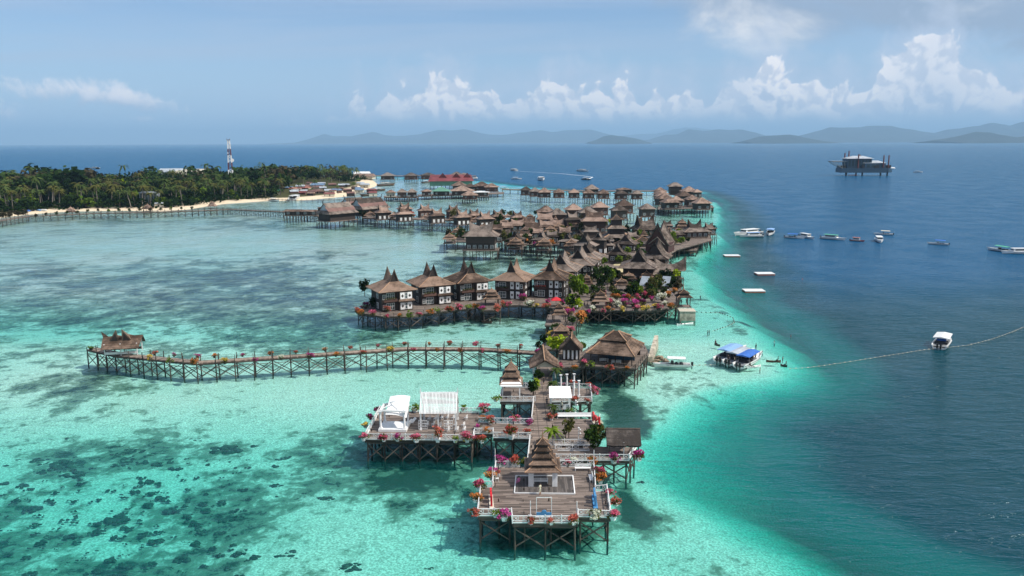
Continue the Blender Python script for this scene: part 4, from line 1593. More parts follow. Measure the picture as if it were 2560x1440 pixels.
part('ridge_cap', MB().tube([r_[2] for r_ in ring], .12, 6), M['cap'], gh)
part('gable', MB().add([(-2.4, -2.7, 2.4), (2.4, -2.7, 2.4), (0, -2.7, 3.75)], [(0, 1, 2)]).bar((-2.4, -2.75, 2.45), (0, -2.75, 3.7), .1).bar((2.4, -2.75, 2.45), (0, -2.75, 3.7), .1), M['cream'], gh)
for sx in (-2.3, 2.3):
    for sy in (-2.6, 0.2, 2.8):
        part('post', MB().box(sx - .12, sx + .12, sy - .12, sy + .12, 0, 2.5), M['white'], gh)
part('wall', MB().box(-2.25, -2.15, -2.4, 2.6, 0, 1.0), M['white'], gh)
part('wall', MB().box(2.15, 2.25, -2.4, 2.6, 0, 1.0), M['white'], gh)
part('back_wall', MB().box(-2.2, 2.2, 2.4, 2.5, 1.9, 2.5), M['wall'], gh)

# wedding pergola with slatted white roof
p = G(1097, 1070, ZD)
pg = thing('pergola', 'white pergola with a pitched slatted roof on the wedding deck', 'pergola', (p.x, p.y + 1.8, ZD), 0)
PW = 6.0
for sx in (-PW / 2 + .2, PW / 2 - .2):
    for sy in (-2.4, 2.4):
        part('post', MB().box(sx - .13, sx + .13, sy - .13, sy + .13, 0, 2.5).frustum(.4, .4, 0, .3, .3, .3, cx=sx, cy=sy), M['white'], pg)
part('post', MB().box(-.1, .1, -2.5, -2.3, 0, 2.5), M['white'], pg)
part('beam', MB().box(-PW / 2, PW / 2, -2.5, -2.32, 2.42, 2.62).box(-PW / 2, PW / 2, 2.32, 2.5, 2.42, 2.62).bar((-PW / 2 + .05, -2.4, 2.5), (-PW / 2 + .05, 0, 4.7), .12).bar((PW / 2 - .05, -2.4, 2.5), (PW / 2 - .05, 0, 4.7), .12).bar((-PW / 2 + .05, 2.4, 2.5), (-PW / 2 + .05, 0, 4.7), .12).bar((PW / 2 - .05, 2.4, 2.5), (PW / 2 - .05, 0, 4.7), .12), M['white'], pg)
part('ridge', MB().box(-PW / 2, PW / 2, -.1, .1, 4.6, 4.8), M['white'], pg)
for k in range(26):
    xx = -PW / 2 + .12 + k * (PW - .24) / 25
    bar('slat', (xx, -2.75, 2.42), (xx, -.05, 4.74), .15, .05, M['white'], pg)
    bar('slat', (xx, 2.75, 2.42), (xx, .05, 4.74), .15, .05, M['white'], pg)
for sx in (-PW / 2, PW / 2):
    part('finial', MB().frustum(.22, .22, 4.7, .03, .03, 5.5, cx=sx), M['white'], pg)
for k, xx in enumerate((-2.5, 1.6)):
    b = MB()
    for j in range(5):
        b.box(xx - .7 + j * .35, xx - .65 + j * .35, -2.52, -2.44, .1, 1.35)
    for zz in (.1, .5, .9, 1.3):
        b.box(xx - .7, xx + .75, -2.53, -2.43, zz, zz + .06)
    part('lattice', b, M['white'], pg)
pg.scale = (1.08, 1.08, 1.24)
# canopy with a tilted cloth roof
p = G(984, 1076, ZD)
cn = thing('wedding_canopy', 'white four-post canopy with a tilted cloth roof at the end of the wedding deck', 'canopy', (p.x, p.y + 1.2, ZD), -.06)
part('plinth', MB().box(-2.0, 2.0, -1.7, 1.9, 0, .35), M['white'], cn)
for sx, hh in ((-1.7, 2.9), (1.7, 2.9)):
    for sy in (-1.35, 1.55):
        part('post', MB().tube([(sx, sy, .35), (sx, sy, hh)], [.16, .13], 10).frustum(.5, .5, .35, .36, .36, .6, cx=sx, cy=sy).frustum(.34, .34, hh - .2, .5, .5, hh, cx=sx, cy=sy), M['white'], cn)
part('top_frame', MB().box(-1.95, 1.95, -1.5, -1.25, 2.9, 3.1).box(-1.95, 1.95, 1.45, 1.7, 2.9, 3.1).box(-1.85, -1.6, -1.25, 1.45, 2.9, 3.1).box(1.6, 1.85, -1.25, 1.45, 2.9, 3.1).bar((-1.7, 1.5, 3.1), (0.2, 0, 4.0), .1).bar((1.7, -1.3, 3.1), (.2, 0, 4.0), .1).bar((-1.7, -1.3, 3.1), (.2, 0, 4.0), .1), M['white'], cn)
b = MB()
grid_ = []
for i in range(7):
    for j in range(7):
        u_, v_ = i / 6, j / 6
        grid_.append((-.9 + 2.9 * u_, -1.7 + 3.6 * v_ + .3 * u_, 3.05 + 1.05 * v_ - .5 * u_ * (1 - v_) + .18 * math.sin(PI * u_) - .5 * (1 - v_)))
fs = [(i * 7 + j, i * 7 + j + 7, i * 7 + j + 8, i * 7 + j + 1) for i in range(6) for j in range(6)]
b.add(grid_, fs)
b.add([(x_, y_, z_ - .04) for x_, y_, z_ in grid_], [f_[::-1] for f_ in fs])
part('cloth', b, M['white'], cn)
cn.scale = (1.22, 1.15, 1.22)
# chairs
rows = [(1073, 1052), (1088, 1052), (1104, 1049), (1118, 1049), (1133, 1050), (1165, 1050), (1068, 1066), (1083, 1066), (1100, 1068), (1118, 1066), (1138, 1068), (1158, 1068), (1098, 1079), (1120, 1079), (1142, 1079), (1160, 1079)]
nm = ['back', 'middle', 'front']
cnt = {}
for (px, py) in rows:
    r_ = 0 if py < 1056 else (1 if py < 1073 else 2)
    cnt[r_] = cnt.get(r_, 0) + 1
    p = G(px, py, ZD)
    chair(p.x, p.y, ZD, PI + rng.uniform(-.15, .15) + .9, f'white wooden chair, {_ord[cnt[r_] - 1]} from the left in the {nm[r_]} row under the pergola')
for k, (px, py) in enumerate([(1012, 1068), (1020, 1064), (1029, 1060)]):
    p = G(px, py, ZD)
    t_ = thing('lounger', f'white reclining deck chair, {_ord[k]} beside the wedding canopy', 'deck chair', (p.x, p.y, ZD), -.75, 'white reclining deck chairs')
    part('seat', MB().box(-.3, .3, -.9, .2, .30, .36), M['white'], t_)
    part('backrest', MB().bar((0, .2, .33), (0, .95, .95), .6, .05), M['white'], t_)
    for sx in (-.26, .26):
        for sy in (-.8, .1):
            part('leg', MB().box(sx - .03, sx + .03, sy - .03, sy + .03, 0, .3), M['white'], t_)
# people on the decks
for (px, py, top, lab, sit, low) in [
    (1350, 1238, 'shirt_pale', 'person in pale clothes standing on the near deck with arms down', False, 'shirt_pale'),
    (1297, 1212, 'shirt_pink', 'person in a pink dress sitting on the dark stage', True, 'shirt_pink'),
    (1247, 1199, 'shirt_red', 'person in red standing by the left rail of the near deck', False, 'white'),
    (1359, 962, 'shirt_dark', 'person in black walking on the walkway before the gatehouse', False, 'shirt_dark'),
    (1367, 1016, 'shirt_dark', 'person in black standing on the walkway beside the white kiosk', False, 'shirt_dark'),
    (1404, 1026, 'shirt_pale', 'person in pale shirt standing inside the white kiosk', False, 'shirt_dark'),
]:
    p = G(px, py, ZD)
    person(p.x, p.y, ZD + .06, rng.uniform(2.4, 4.2), top, lab, sit, low)

# restaurant pavilion right of the gatehouse
e0, e1, e2 = G(1463, 881, 6.6), G(1586, 891, 6.6), G(1612, 858, 6.6)
ang = math.atan2(e1.y - e0.y, e1.x - e0.x)
RW, RD_ = (e1 - e0).length, (e2 - e1).length
cen = (e0 + e2) / 2
rest = thing('restaurant', 'open pavilion restaurant with double hipped brown roof and orange hip caps', 'restaurant', (cen.x, cen.y, ZD), ang)
part('lower_roof', MB().frustum(RW, RD_, 2.5, RW * .52, RD_ * .45, 4.6, 3, 1.1), M['thatch'], rest)
hip_caps(rest, RW, RD_, 2.5, RW * .52, RD_ * .45, 4.6, 3, 1.1, .34, 'cap')
part('drum', MB().box(-RW * .23, RW * .23, -RD_ * .2, RD_ * .2, 4.4, 5.1), M['gable'], rest)
part('upper_roof', MB().frustum(RW * .56, RD_ * .5, 5.0, RW * .10, .3, 6.6, 3, 1.15), M['thatch'], rest)
hip_caps(rest, RW * .56, RD_ * .5, 5.0, RW * .10, .3, 6.6, 3, 1.15, .3, 'cap')
part('back_wall', MB().box(-RW * .44, RW * .44, RD_ * .38, RD_ * .41, 0, 2.6), M['wall'], rest)
part('curtain', MB().box(-RW * .18, RW * .42, -RD_ * .1, -RD_ * .09, .2, 2.3), M['steel_blue'], rest)
for k in range(6):
    for sy in (-.4, .4):
        part('post', MB().box(-.1, .1, -.1, .1, 0, 2.6), M['wall'], rest, loc=(-RW * .42 + k * RW * .168, sy * RD_, 0))
for k, (px, py) in enumerate(((1509, 907), (1541, 911))):
    p = G(px, py, ZD)
    bench(p.x, p.y + .4, ZD, PI, 2.1, ['white slatted bench at the left of the restaurant front', 'white slatted bench at the right of the restaurant front'][k])
rd = gp([(1462, 914), (1590, 921), (1622, 884), (1612, 862), (1480, 862), (1455, 880)], ZD)
platform('dark stilted deck of the restaurant right of the gatehouse', rd, ZD - .01, 'deck_x', rails=[[rd[0], rd[1], rd[2]]], rail_style='dark', pile_step=3.2)
hd = gp([(1398, 918), (1462, 916), (1456, 870), (1396, 872)], ZD)
platform('narrow stilted deck under the small hut beside the gatehouse', hd, ZD - .02, 'deck_x', rails=[[hd[0], hd[1]]], rail_style='dark', pile_step=3.2)
p = G(1429, 900, ZD)
hut = thing('hut', 'small hut with swept thatched roof and white door panels beside the gatehouse', 'hut', (p.x, p.y + 1.6, ZD), -.12)
part('wall', MB().box(-1.9, 1.9, -1.6, 1.8, 0, 2.7), M['wall'], hut)
for k in range(4):
    part('door_panel', MB().box(-1.7 + k * .95, -1.7 + k * .95 + .42, -1.68, -1.6, .2, 2.4), M['white'], hut)
sb, sg = saddle(5.2, 5.4, 2.5, 1.6, 3.0, .1, 'y')
part('roof', sb, M['thatch'], hut)
for q_ in sg:
    part('gable', q_, M['gable'], hut)
part('ridge_cap', MB().tube([(0, -2.85 + .57 * i, 2.6 + 1.6 + 1.4 * abs(-1 + .2 * i) ** 2.2) for i in range(11)], .12, 5), M['cap'], hut)
# rocks and sea wall at the corner of the restaurant
sw = thing('sea_wall', 'pale concrete sea wall slanting down beside the restaurant', 'sea wall', (*G(1616, 900, 0)[:2], 0), .0)
w0, w1 = G(1625, 905, 0), G(1640, 868, 0)
wb = MB()
for (a, b_) in ((w0, w1),):
    wb.add([(a.x - .5, a.y, -1.5), (a.x + .7, a.y, -1.5), (b_.x + .7, b_.y, -1.5), (b_.x - .5, b_.y, -1.5), (a.x - .5, a.y, 1.3), (a.x + .6, a.y, 1.3), (b_.x + .5, b_.y, 3.2), (b_.x - .5, b_.y, 3.2)],
           [(0, 3, 2, 1), (4, 5, 6, 7), (0, 1, 5, 4), (1, 2, 6, 5), (2, 3, 7, 6), (3, 0, 4, 7)])
wb.v = [(x_ - sw.location.x, y_ - sw.location.y, z_) for x_, y_, z_ in wb.v]
part('wall_slab', wb, M['concrete'], sw)


def rock_mesh(v):
    def mk():
        r_ = random.Random(40 + v)
        b = MB()
        n = 7
        for i in range(4):
            zz, rr = (-.5, -.15, .25, .5)[i], (.75, 1.0, .85, .35)[i]
            b.v += [(math.cos(2 * PI * k / n) * rr * r_.uniform(.75, 1.2), math.sin(2 * PI * k / n) * rr * r_.uniform(.75, 1.2), zz * r_.uniform(.8, 1.2)) for k in range(n)]
        for i in range(3):
            for k in range(n):
                b.f.append((i * n + k, i * n + (k + 1) % n, (i + 1) * n + (k + 1) % n, (i + 1) * n + k))
        b.f.append(tuple(range(n))[::-1])
        b.f.append(tuple(range(3 * n, 4 * n)))
        return b.mesh('rock')
    return cached(('rock', v), mk)


rk = thing('rock_heap', 'heap of dark boulders at the foot of the sea wall', 'rocks', (*G(1640, 905, 0)[:2], 0))
for k in range(26):
    o = part('boulder', copy_mat(rock_mesh(k % 4), M['rock']), None, rk, loc=(rng.uniform(-2.2, 2.6), rng.uniform(-2.5, 5.0), rng.uniform(-.4, .5)), rz=rng.uniform(0, 6), scale=tuple(rng.uniform(.4, .95) for _ in range(3)))

# pier out to the left, with its little horned shelter
def strip(cl, wid):
    L, R = [], []
    for i, p in enumerate(cl):
        a = Vector(cl[max(i - 1, 0)])
        b_ = Vector(cl[min(i + 1, len(cl) - 1)])
        d = (b_ - a).normalized()
        nrm = Vector((-d.y, d.x))
        L.append(tuple(Vector(p) + nrm * wid / 2))
        R.append(tuple(Vector(p) - nrm * wid / 2))
    return L, R


pier_cl = gp([(1345, 881), (1200, 871), (1020, 870), (860, 881), (680, 893), (497, 905), (400, 896), (300, 886), (230, 871)], ZD)
L_, R_ = strip(pier_cl, 2.5)
pier = thing('pier', 'long bent timber pier on cross-braced stilts with flower baskets', 'pier', (0, 0, 0))
for k in range(len(pier_cl) - 1):
    c0 = Vector((*pier_cl[k], 0))
    d = Vector((*pier_cl[k + 1], 0)) - c0
    Ls = d.length
    part('deck', MB().box(0, Ls, -1.25, 1.25, -.2, 0), M['pier_deck'], pier, loc=(c0.x, c0.y, ZD + .002 * k), rz=math.atan2(d.y, d.x))
    for off in (-.45, .45):
        part('runner', MB().box(0, Ls, off - .07, off + .07, .0, .06), M['cream'], pier, loc=(c0.x, c0.y, ZD + .002 * k + .002), rz=math.atan2(d.y, d.x))
for side in (L_, R_):
    allp = []
    for a, b_ in zip(side[:-1], side[1:]):
        allp += run_points((*a, 0), (*b_, 0), 4.4)[:-1]
    allp.append(Vector((*side[-1], 0)))
    railing(pier, [Vector((p.x, p.y, ZD)) for p in allp], 'rope', 4.4)
    for k, p in enumerate(allp):
        pile(pier, p.x, p.y, -1.8, ZD, .16)
        if k:
            o_ = allp[k - 1]
            bar('brace', (o_.x, o_.y, .3), (p.x, p.y, 2.9), .12, .15, M['brace'], pier)
            bar('brace', (o_.x, o_.y, 2.9), (p.x, p.y, .3), .12, .15, M['brace'], pier)
            bar('tie_beam', (o_.x, o_.y, 2.95), (p.x, p.y, 2.95), .10, .12, M['brace'], pier)
            bar('edge_beam', (o_.x, o_.y, ZD - .3), (p.x, p.y, ZD - .3), .14, .3, M['beam'], pier)
sp_ = G(308, 884, ZD)
ps = thing('pier_shelter', 'tan shingled shelter with two pointed roof horns at the pier end', 'shelter', (sp_.x, sp_.y + .3, ZD), math.radians(11))
rb = MB()
for sy in (-1, 1):
    rb.add([(-4.0, sy * 3.4, 2.0), (4.2, sy * 3.4, 2.0), (4.6, 0, 4.3), (-4.2, 0, 4.3), (-4.0, sy * 3.4, 1.85), (4.2, sy * 3.4, 1.85), (4.6, 0, 4.12), (-4.2, 0, 4.12)],
           [(0, 1, 2, 3) if sy < 0 else (3, 2, 1, 0), (7, 6, 5, 4) if sy < 0 else (4, 5, 6, 7), (0, 4, 5, 1), (1, 5, 6, 2), (3, 7, 4, 0)])
part('roof', rb, M['thatch_tan'], ps)
for sx in (-1.5, 1.3):
    hb_ = MB()
    hb_.add([(sx - 1.1, -1.3, 3.4), (sx + 1.1, -1.3, 3.4), (sx + (.8 if sx < 0 else -.8), -1.9, 6.3), (sx, .3, 4.6), (sx - 1.1, .8, 4.1), (sx + 1.1, .8, 4.1)],
            [(0, 1, 2), (0, 2, 3), (1, 3, 2), (0, 3, 4), (1, 5, 3)])
    part('roof_horn', hb_, M['thatch'], ps)
    part('gable', MB().add([(sx - .8, -1.40, 3.4), (sx + .8, -1.40, 3.4), (sx + (.5 if sx < 0 else -.5), -1.75, 5.4)], [(0, 1, 2)]), M['gable'], ps)
part('back_horn', MB().add([(-4.1, -.4, 4.25), (-2.9, -.2, 4.25), (-4.6, 0, 5.6), (-4.1, .4, 4.2)], [(0, 1, 2), (0, 2, 3), (1, 3, 2)]), M['thatch'], ps)
for sx in (-3.5, 0, 3.6):
    for sy in (-2.2, 2.2):
        part('post', MB().box(sx - .1, sx + .1, sy - .1, sy + .1, 0, 2.9), M['white'], ps)
part('seat_rail', MB().box(-3.5, 3.6, -2.3, -2.1, .4, .95), M['white'], ps)
part('back_rail', MB().box(-3.5, 3.6, 2.1, 2.3, .4, .95), M['wall'], ps)
# ------------------------------------------------------------------ flowers along the near decks
flower_row([(1184, 1288, 'red', 1.0), (1236, 1291, None), (1260, 1300, 'magenta', 1.15), (1329, 1309, 'red', .95), (1381, 1310, 'red', .95), (1432, 1310, 'red', 1.0), (1486, 1296, 'white', 1.1), (1538, 1298, 'pink', 1.1)], ZD, 'along the front rail of the near deck', dz=-.1)
flower_row([(1188, 1256, 'orange', .9), (1196, 1226, 'pink', 1.0), (1226, 1200, 'orange', .9), (1228, 1190, 'magenta', 1.0)], ZD, 'along the left rail of the near deck')
flower_row([(1498, 1190, 'pink', .9), (1501, 1208, 'orange', .95), (1527, 1240, 'pink', .9), (1536, 1264, 'red', 1.1)], ZD, 'along the right rail of the near deck')
flower_row([(1250, 1162, 'magenta', 1.1), (1290, 1163, 'red', 1.0), (1417, 1164, 'pink', .8)], ZD, 'along the back rail of the near deck')
flower_row([(1436, 1158, 'white', .9), (1477, 1160, 'orange', 1.0), (1530, 1158, 'magenta', 1.0), (1592, 1152, 'magenta', 1.15)], ZD - .35, 'along the front rail of the lower landing')
flower_row([(907, 1100, 'pink', 1.25), (957, 1102, 'pink', 1.0), (999, 1102, 'magenta', .95), (1043, 1104, 'pink', 1.1), (1092, 1104, 'red', 1.0, .7), (1134, 1105, None, .8), (1171, 1104, 'pink', 1.1), (1199, 1106, 'red', 1.1)], ZD, 'along the front rail of the wedding deck', dz=-.1)
flower_row([(910, 1070, 'yellow', .95), (926, 1050, 'purple', 1.0), (940, 1032, 'purple', .8), (1036, 1030, None, 1.1), (1160, 1027, None, .8), (1202, 1052, 'orange', 1.0), (1212, 1034, 'pink', 1.2)], ZD, 'behind the wedding deck')
flower_row([(1196, 1074, 'magenta', .9), (1221, 1084, 'orange', .95), (1228, 1060, 'red', .9), (1276, 1098, 'red', 1.1, .6), (1284, 1056, 'pink', 1.0), (1319, 1086, 'red', .8), (1323, 1062, 'magenta', .9)], ZD, 'on the bridge deck')
flower_row([(1238, 1004, None, .9), (1406, 968, 'pink', .9), (1432, 968, 'red', .9), (1470, 967, 'red', .9), (1486, 988, 'pink', 1.0), (1434, 1008, 'red', .95), (1474, 1008, 'red', .9)], ZD, 'around the column deck')
flower_row([(1383, 1050, 'red', .95), (1425, 1036, None, .8), (1500, 1068, 'white', .9), (1503, 1080, 'orange', .95)], ZD, 'around the upper terrace')
flower_row([(1346, 888, 'magenta', 1.1), (1402, 924, 'pink', 1.1), (1436, 926, 'orange', 1.2), (1461, 916, 'pink', 1.1), (1476, 918, None, .9), (1521, 926, 'red', 1.25), (1570, 928, 'orange', 1.0)], ZD, 'between gatehouse and restaurant', pot='beam')
pf = [(224, 876, None), (383, 889, 'red'), (431, 893, 'magenta'), (489, 897, 'magenta'), (534, 896, 'orange'), (602, 893, 'magenta'), (672, 889, 'orange'), (740, 885, 'red'), (808, 880, 'orange'), (880, 874, 'red'), (945, 869, 'pink'), (1010, 865, 'red'), (1070, 864, 'orange'), (1125, 865, 'red'), (1190, 866, 'pink'), (1250, 870, 'red'), (1300, 872, 'red')]
flower_row(pf, ZD, 'along the far rail of the pier', pot='beam', size=.8, dz=.1)
pn = [(369, 903, 'yellow'), (427, 908, None), (490, 914, 'orange', 1.3), (565, 911, 'yellow'), (638, 906, 'magenta'), (708, 901, 'white'), (779, 897, 'magenta'), (842, 893, 'orange'), (905, 887, 'red'), (975, 882, 'yellow'), (1035, 881, 'pink'), (1090, 881, 'orange'), (1150, 882, 'red'), (1210, 884, 'pink'), (1265, 886, 'orange')]
flower_row(pn, ZD, 'along the near rail of the pier', pot='beam', size=.8, dz=.1)
# trees standing on the near decks
for (px, py, h, s_, lab) in [(1382, 1112, 2.6, 2.2, 'young palm with arching fronds on the terrace corner'), (1388, 985, 2.4, 2.0, 'young palm behind the white kiosk'), (1390, 950, 2.6, 2.0, 'young palm right of the gatehouse'), (1385, 1034, 1.6, 1.6, 'low palm in front of the white kiosk')]:
    p = G(px, py, ZD)
    palm((p.x, p.y, ZD), h, s_, lab, None, 'bright' if py > 1100 else 'palm')
shrub(1422, 1098, ZD, 1.5, 'olive', 'round-topped small tree in the middle of the terrace', 1.8, trunk=.9, name='small_tree')
shrub(1484, 1122, ZD, 1.9, 'mid', 'dense dark green tree at the corner of the terrace', 2.3, trunk=.4, name='small_tree')
shrub(1500, 1098, ZD, 1.7, 'olive', 'olive green shrub beside the straw shelter', 1.8)
shrub(1470, 1108, ZD, 1.0, 'brown', 'thin brownish shrub beside the blue bench end', 1.3)
shrub(1346, 946, ZD, 1.3, 'mid', 'clipped green shrub at the left post of the gatehouse', 1.7)
shrub(1333, 990, ZD, 1.5, 'mid', 'tall green shrub beside the tiered pavilion deck', 2.4)
shrub(1338, 975, ZD, 1.2, 'lime', 'yellow leafed shrub at the walkway edge', 1.6)
shrub(1315, 1162, ZD - .4, 1.0, 'bright', 'straggly yellow-green plant left of the five-tiered pavilion', 1.0)
# ------------------------------------------------------------------ stilt houses with horned saddle roofs
def window(parent, x, y, z, w_, h_, rz=0.0, bars=2):
    wn = part('window', cached(('wpane', round(w_, 1), round(h_, 1)), lambda: mat_mesh(MB().box(-w_ / 2, w_ / 2, -.03, .03, 0, h_).mesh('window'), M['glass'])), None, parent, loc=(x, y, z), rz=rz)
    def mk():
        b = MB()
        t = .09
        b.box(-w_ / 2 - t, w_ / 2 + t, -.08, .04, -t, 0).box(-w_ / 2 - t, w_ / 2 + t, -.08, .04, h_, h_ + t)
        b.box(-w_ / 2 - t, -w_ / 2, -.08, .04, 0, h_).box(w_ / 2, w_ / 2 + t, -.08, .04, 0, h_)
        for k in range(1, bars + 1):
            xx = -w_ / 2 + w_ * k / (bars + 1)
            b.box(xx - .035, xx + .035, -.07, .04, 0, h_)
        b.box(-w_ / 2, w_ / 2, -.072, .038, h_ * .55, h_ * .55 + .06)
        return mat_mesh(b.mesh('frame'), M['white'])
    part('frame', cached(('wframe', round(w_, 1), round(h_, 1), bars), mk), None, wn)
    return wn


def carved_panel(parent, x, y, z, w_, h_, rz=0.0, diamond=True):
    pn = part('carved_panel', cached(('cp', round(w_, 1), round(h_, 1)), lambda: mat_mesh(MB().box(-w_ / 2, w_ / 2, -.05, .04, 0, h_).mesh('carved_panel'), M['white'])), None, parent, loc=(x, y, z), rz=rz)
    if diamond:
        def mk():
            b = MB()
            for kk in ((.5,) if h_ < 2.6 else (.27, .73)):
                c = h_ * kk
                r_ = min(w_ * .34, .42)
                b.add([(-r_, -.075, c), (0, -.075, c - r_ * 1.25), (r_, -.075, c), (0, -.075, c + r_ * 1.25), (-r_, -.04, c), (0, -.04, c - r_ * 1.25), (r_, -.04, c), (0, -.04, c + r_ * 1.25)],
                      [(0, 1, 2, 3), (0, 4, 5, 1), (1, 5, 6, 2), (2, 6, 7, 3), (3, 7, 4, 0)])
            return mat_mesh(b.mesh('diamond'), M['gable'])
        part('diamond', cached(('cd', round(w_, 1), round(h_, 1)), mk), None, pn)
    return pn


def skip(name, geo_, m, parent):
    return part(name, geo_, m, parent)


def house(label, x, y, z, w_, d_, rot, floors=1, horn=(6, 4.5, 2.0, 4.2), axis='y', roof='thatch', roof_h=2.2, detail=1, facade='bay', wall='wall', piles=True, group='stilt villas with horned roofs', caps=True, fh=2.75, name='stilt_house', base_box=None, hip_top=None, cat='house', wallk=.78):
    t_ = thing(name, label, cat, (x, y, z), math.radians(rot), group)
    he = floors * fh
    ww, wd = w_ * wallk, d_ * wallk
    for k in range(floors):
        part('wall', MB().box(-ww / 2, ww / 2, -wd / 2, wd / 2, k * fh, (k + 1) * fh + (.3 if k == floors - 1 else 0)), M[wall], t_)
    hl, hw_, hm, ht = horn if horn else (w_ * .12, .4, 0, 0)
    tw, td = (hw_ * .96, hl * .98) if axis == 'y' else (hl * .98, hw_ * .96)
    if hip_top:
        tw, td = hip_top
    rf = part('roof', MB().frustum(w_, d_, he, tw, td, he + roof_h, 4, 1.15, thick=.16), M[roof], t_)
    if caps:
        hip_caps(rf, w_, d_, he, tw, td, he + roof_h, 4, 1.15, .22 if detail > 1 else .3, 'cap' if detail > 1 or roof == 'thatch' else 'thatch_far')
    if horn:
        sb_, sg_ = saddle(hl, hw_ + .25, he + roof_h - .12, hm, ht, .12, axis)
        part('horn_roof', sb_, M[roof], t_)
        for q_ in sg_:
            part('gable', q_, M['gable'], t_)
    yf = -wd / 2 - .03
    xr = ww / 2 + .03
    if detail == 2 and facade == 'bay':
        bx = ww * .26
        part('bay', MB().box(bx - 2.1, bx + 2.1, yf - 1.0, yf + .05, 0, he), M['wall'], t_)
        for k in range(floors):
            z0 = k * fh + .35
            carved_panel(t_, bx - 1.15, yf - 1.05, z0, 1.35, 2.1)
            carved_panel(t_, bx + 1.15, yf - 1.05, z0, 1.35, 2.1)
            window(t_, bx, yf - 1.03, z0 + .2, .55, 1.7, 0, 0)
            window(t_, -ww * .22, yf, z0 + .1, 2.3, 1.9, 0, 3)
            window(t_, -ww * .42, yf, z0 + .3, .8, 1.3, 0, 1)
            carved_panel(t_, xr, -wd * .2, z0, 1.0, 2.0, PI / 2)
            window(t_, xr, wd * .15, z0 + .2, 1.4, 1.6, PI / 2, 1)
            window(t_, -xr, -wd * .1, z0 + .2, 1.4, 1.6, -PI / 2, 1)
        part('skirt_roof', MB().frustum(5.2, 2.4, fh - .05, 4.4, 1.2, fh + .45, 2, 1.0, cx=bx, cy=yf - .7), M[roof], t_)
    elif detail == 2:
        for k in range(floors):
            z0 = k * fh + .3
            window(t_, -ww * .24, yf, z0 + .15, 2.2, 1.9, 0, 3)
            window(t_, -ww * .42, yf, z0 + .3, .7, 1.3, 0, 1)
            carved_panel(t_, ww * .10, yf, z0, 1.15, 2.3)
            carved_panel(t_, ww * .30, yf, z0, 1.15, 2.3)
            window(t_, ww * .43, yf, z0 + .4, .55, 1.2, 0, 0)
            carved_panel(t_, xr, -wd * .22, z0, 1.5, 2.0, PI / 2)
            window(t_, xr, wd * .12, z0 + .2, 1.2, 1.6, PI / 2, 1)
    if detail == 2:
        bc = part('balcony', MB().box(-ww * .46, -ww * .02, yf - .85, yf, fh - .15, fh + .05).box(-ww * .46, -ww * .02, yf - .85, yf - .75, fh + .05, fh + .75), M['redwall'], t_)
        part('window_box_foliage', copy_mat(cached(('wbf', 1), lambda: leaf_cloud(77, 130, lambda r_: (r_.uniform(-1.7, 1.7), r_.uniform(-.3, .3), r_.uniform(0, .5)), .17).mesh('window_box_foliage')), LEAF['olive'] if rng.random() < .6 else FLOWER['red']), None, t_, loc=(-ww * .24, yf - .75, fh + .65))
    elif detail == 1:
        n = max(2, int(ww / 2.6))
        for k in range(n):
            xx = -ww / 2 + ww * (k + .5) / n
            if facade == 'panels':
                carved_panel(t_, xx, yf, .35, 1.3, 2.0, 0, False)
            else:
                window(t_, xx, yf, .7, 1.3, 1.5, 0, 1)
        nr = max(2, int(wd / 2.6))
        for k in range(nr):
            yy = -wd / 2 + wd * (k + .5) / nr
            if facade == 'panels':
                carved_panel(t_, xr, yy, .35, 1.3, 2.0, PI / 2, False)
            else:
                window(t_, xr, yy, .7, 1.3, 1.5, PI / 2, 1)
    if piles:
        part('floor_deck', MB().box(-w_ * .48, w_ * .48, -d_ * .52, d_ * .48, -.3, -.004), M['deck_x'], t_)
        nx, ny = max(2, round(w_ / 3.2)), max(2, round(d_ / 3.6))
        for i in range(nx + 1):
            for j in range(ny + 1):
                if 0 < i < nx and 0 < j < ny:
                    continue
                pile(t_, -w_ * .46 + w_ * .92 * i / nx, -d_ * .5 + d_ * .96 * j / ny, -z - 1.5, -.2, .17)
        if detail >= 1:
            for i in range(nx):
                a, b_ = -w_ * .46 + w_ * .92 * i / nx, -w_ * .46 + w_ * .92 * (i + 1) / nx
                s1, s2 = (-z + .4, -.8) if i % 2 else (-.8, -z + .4)
                bar('brace', (a, -d_ * .5, s1), (b_, -d_ * .5, s2), .12, .14, M['brace'], t_)
            for j in range(ny):
                a, b_ = -d_ * .5 + d_ * .96 * j / ny, -d_ * .5 + d_ * .96 * (j + 1) / ny
                bar('brace', (w_ * .46, a, -z + .4), (w_ * .46, b_, -.8), .12, .14, M['brace'], t_)
            part('railing_panel', MB().box(-w_ * .48, w_ * .48, -d_ * .52 - .03, -d_ * .52 + .03, .75, .85).box(-w_ * .48, w_ * .48, -d_ * .52 - .03, -d_ * .52 + .03, .35, .43), M['brace'], t_)
    return t_


def at_eave(px, py, ze):
    return G(px, py, ze)


def wpx(n, p):
    """n pixels of the photograph at point p, in metres"""
    return n * (p.y * math.cos(PITCH) + (CAM_H - p.z) * math.sin(PITCH)) / FPX


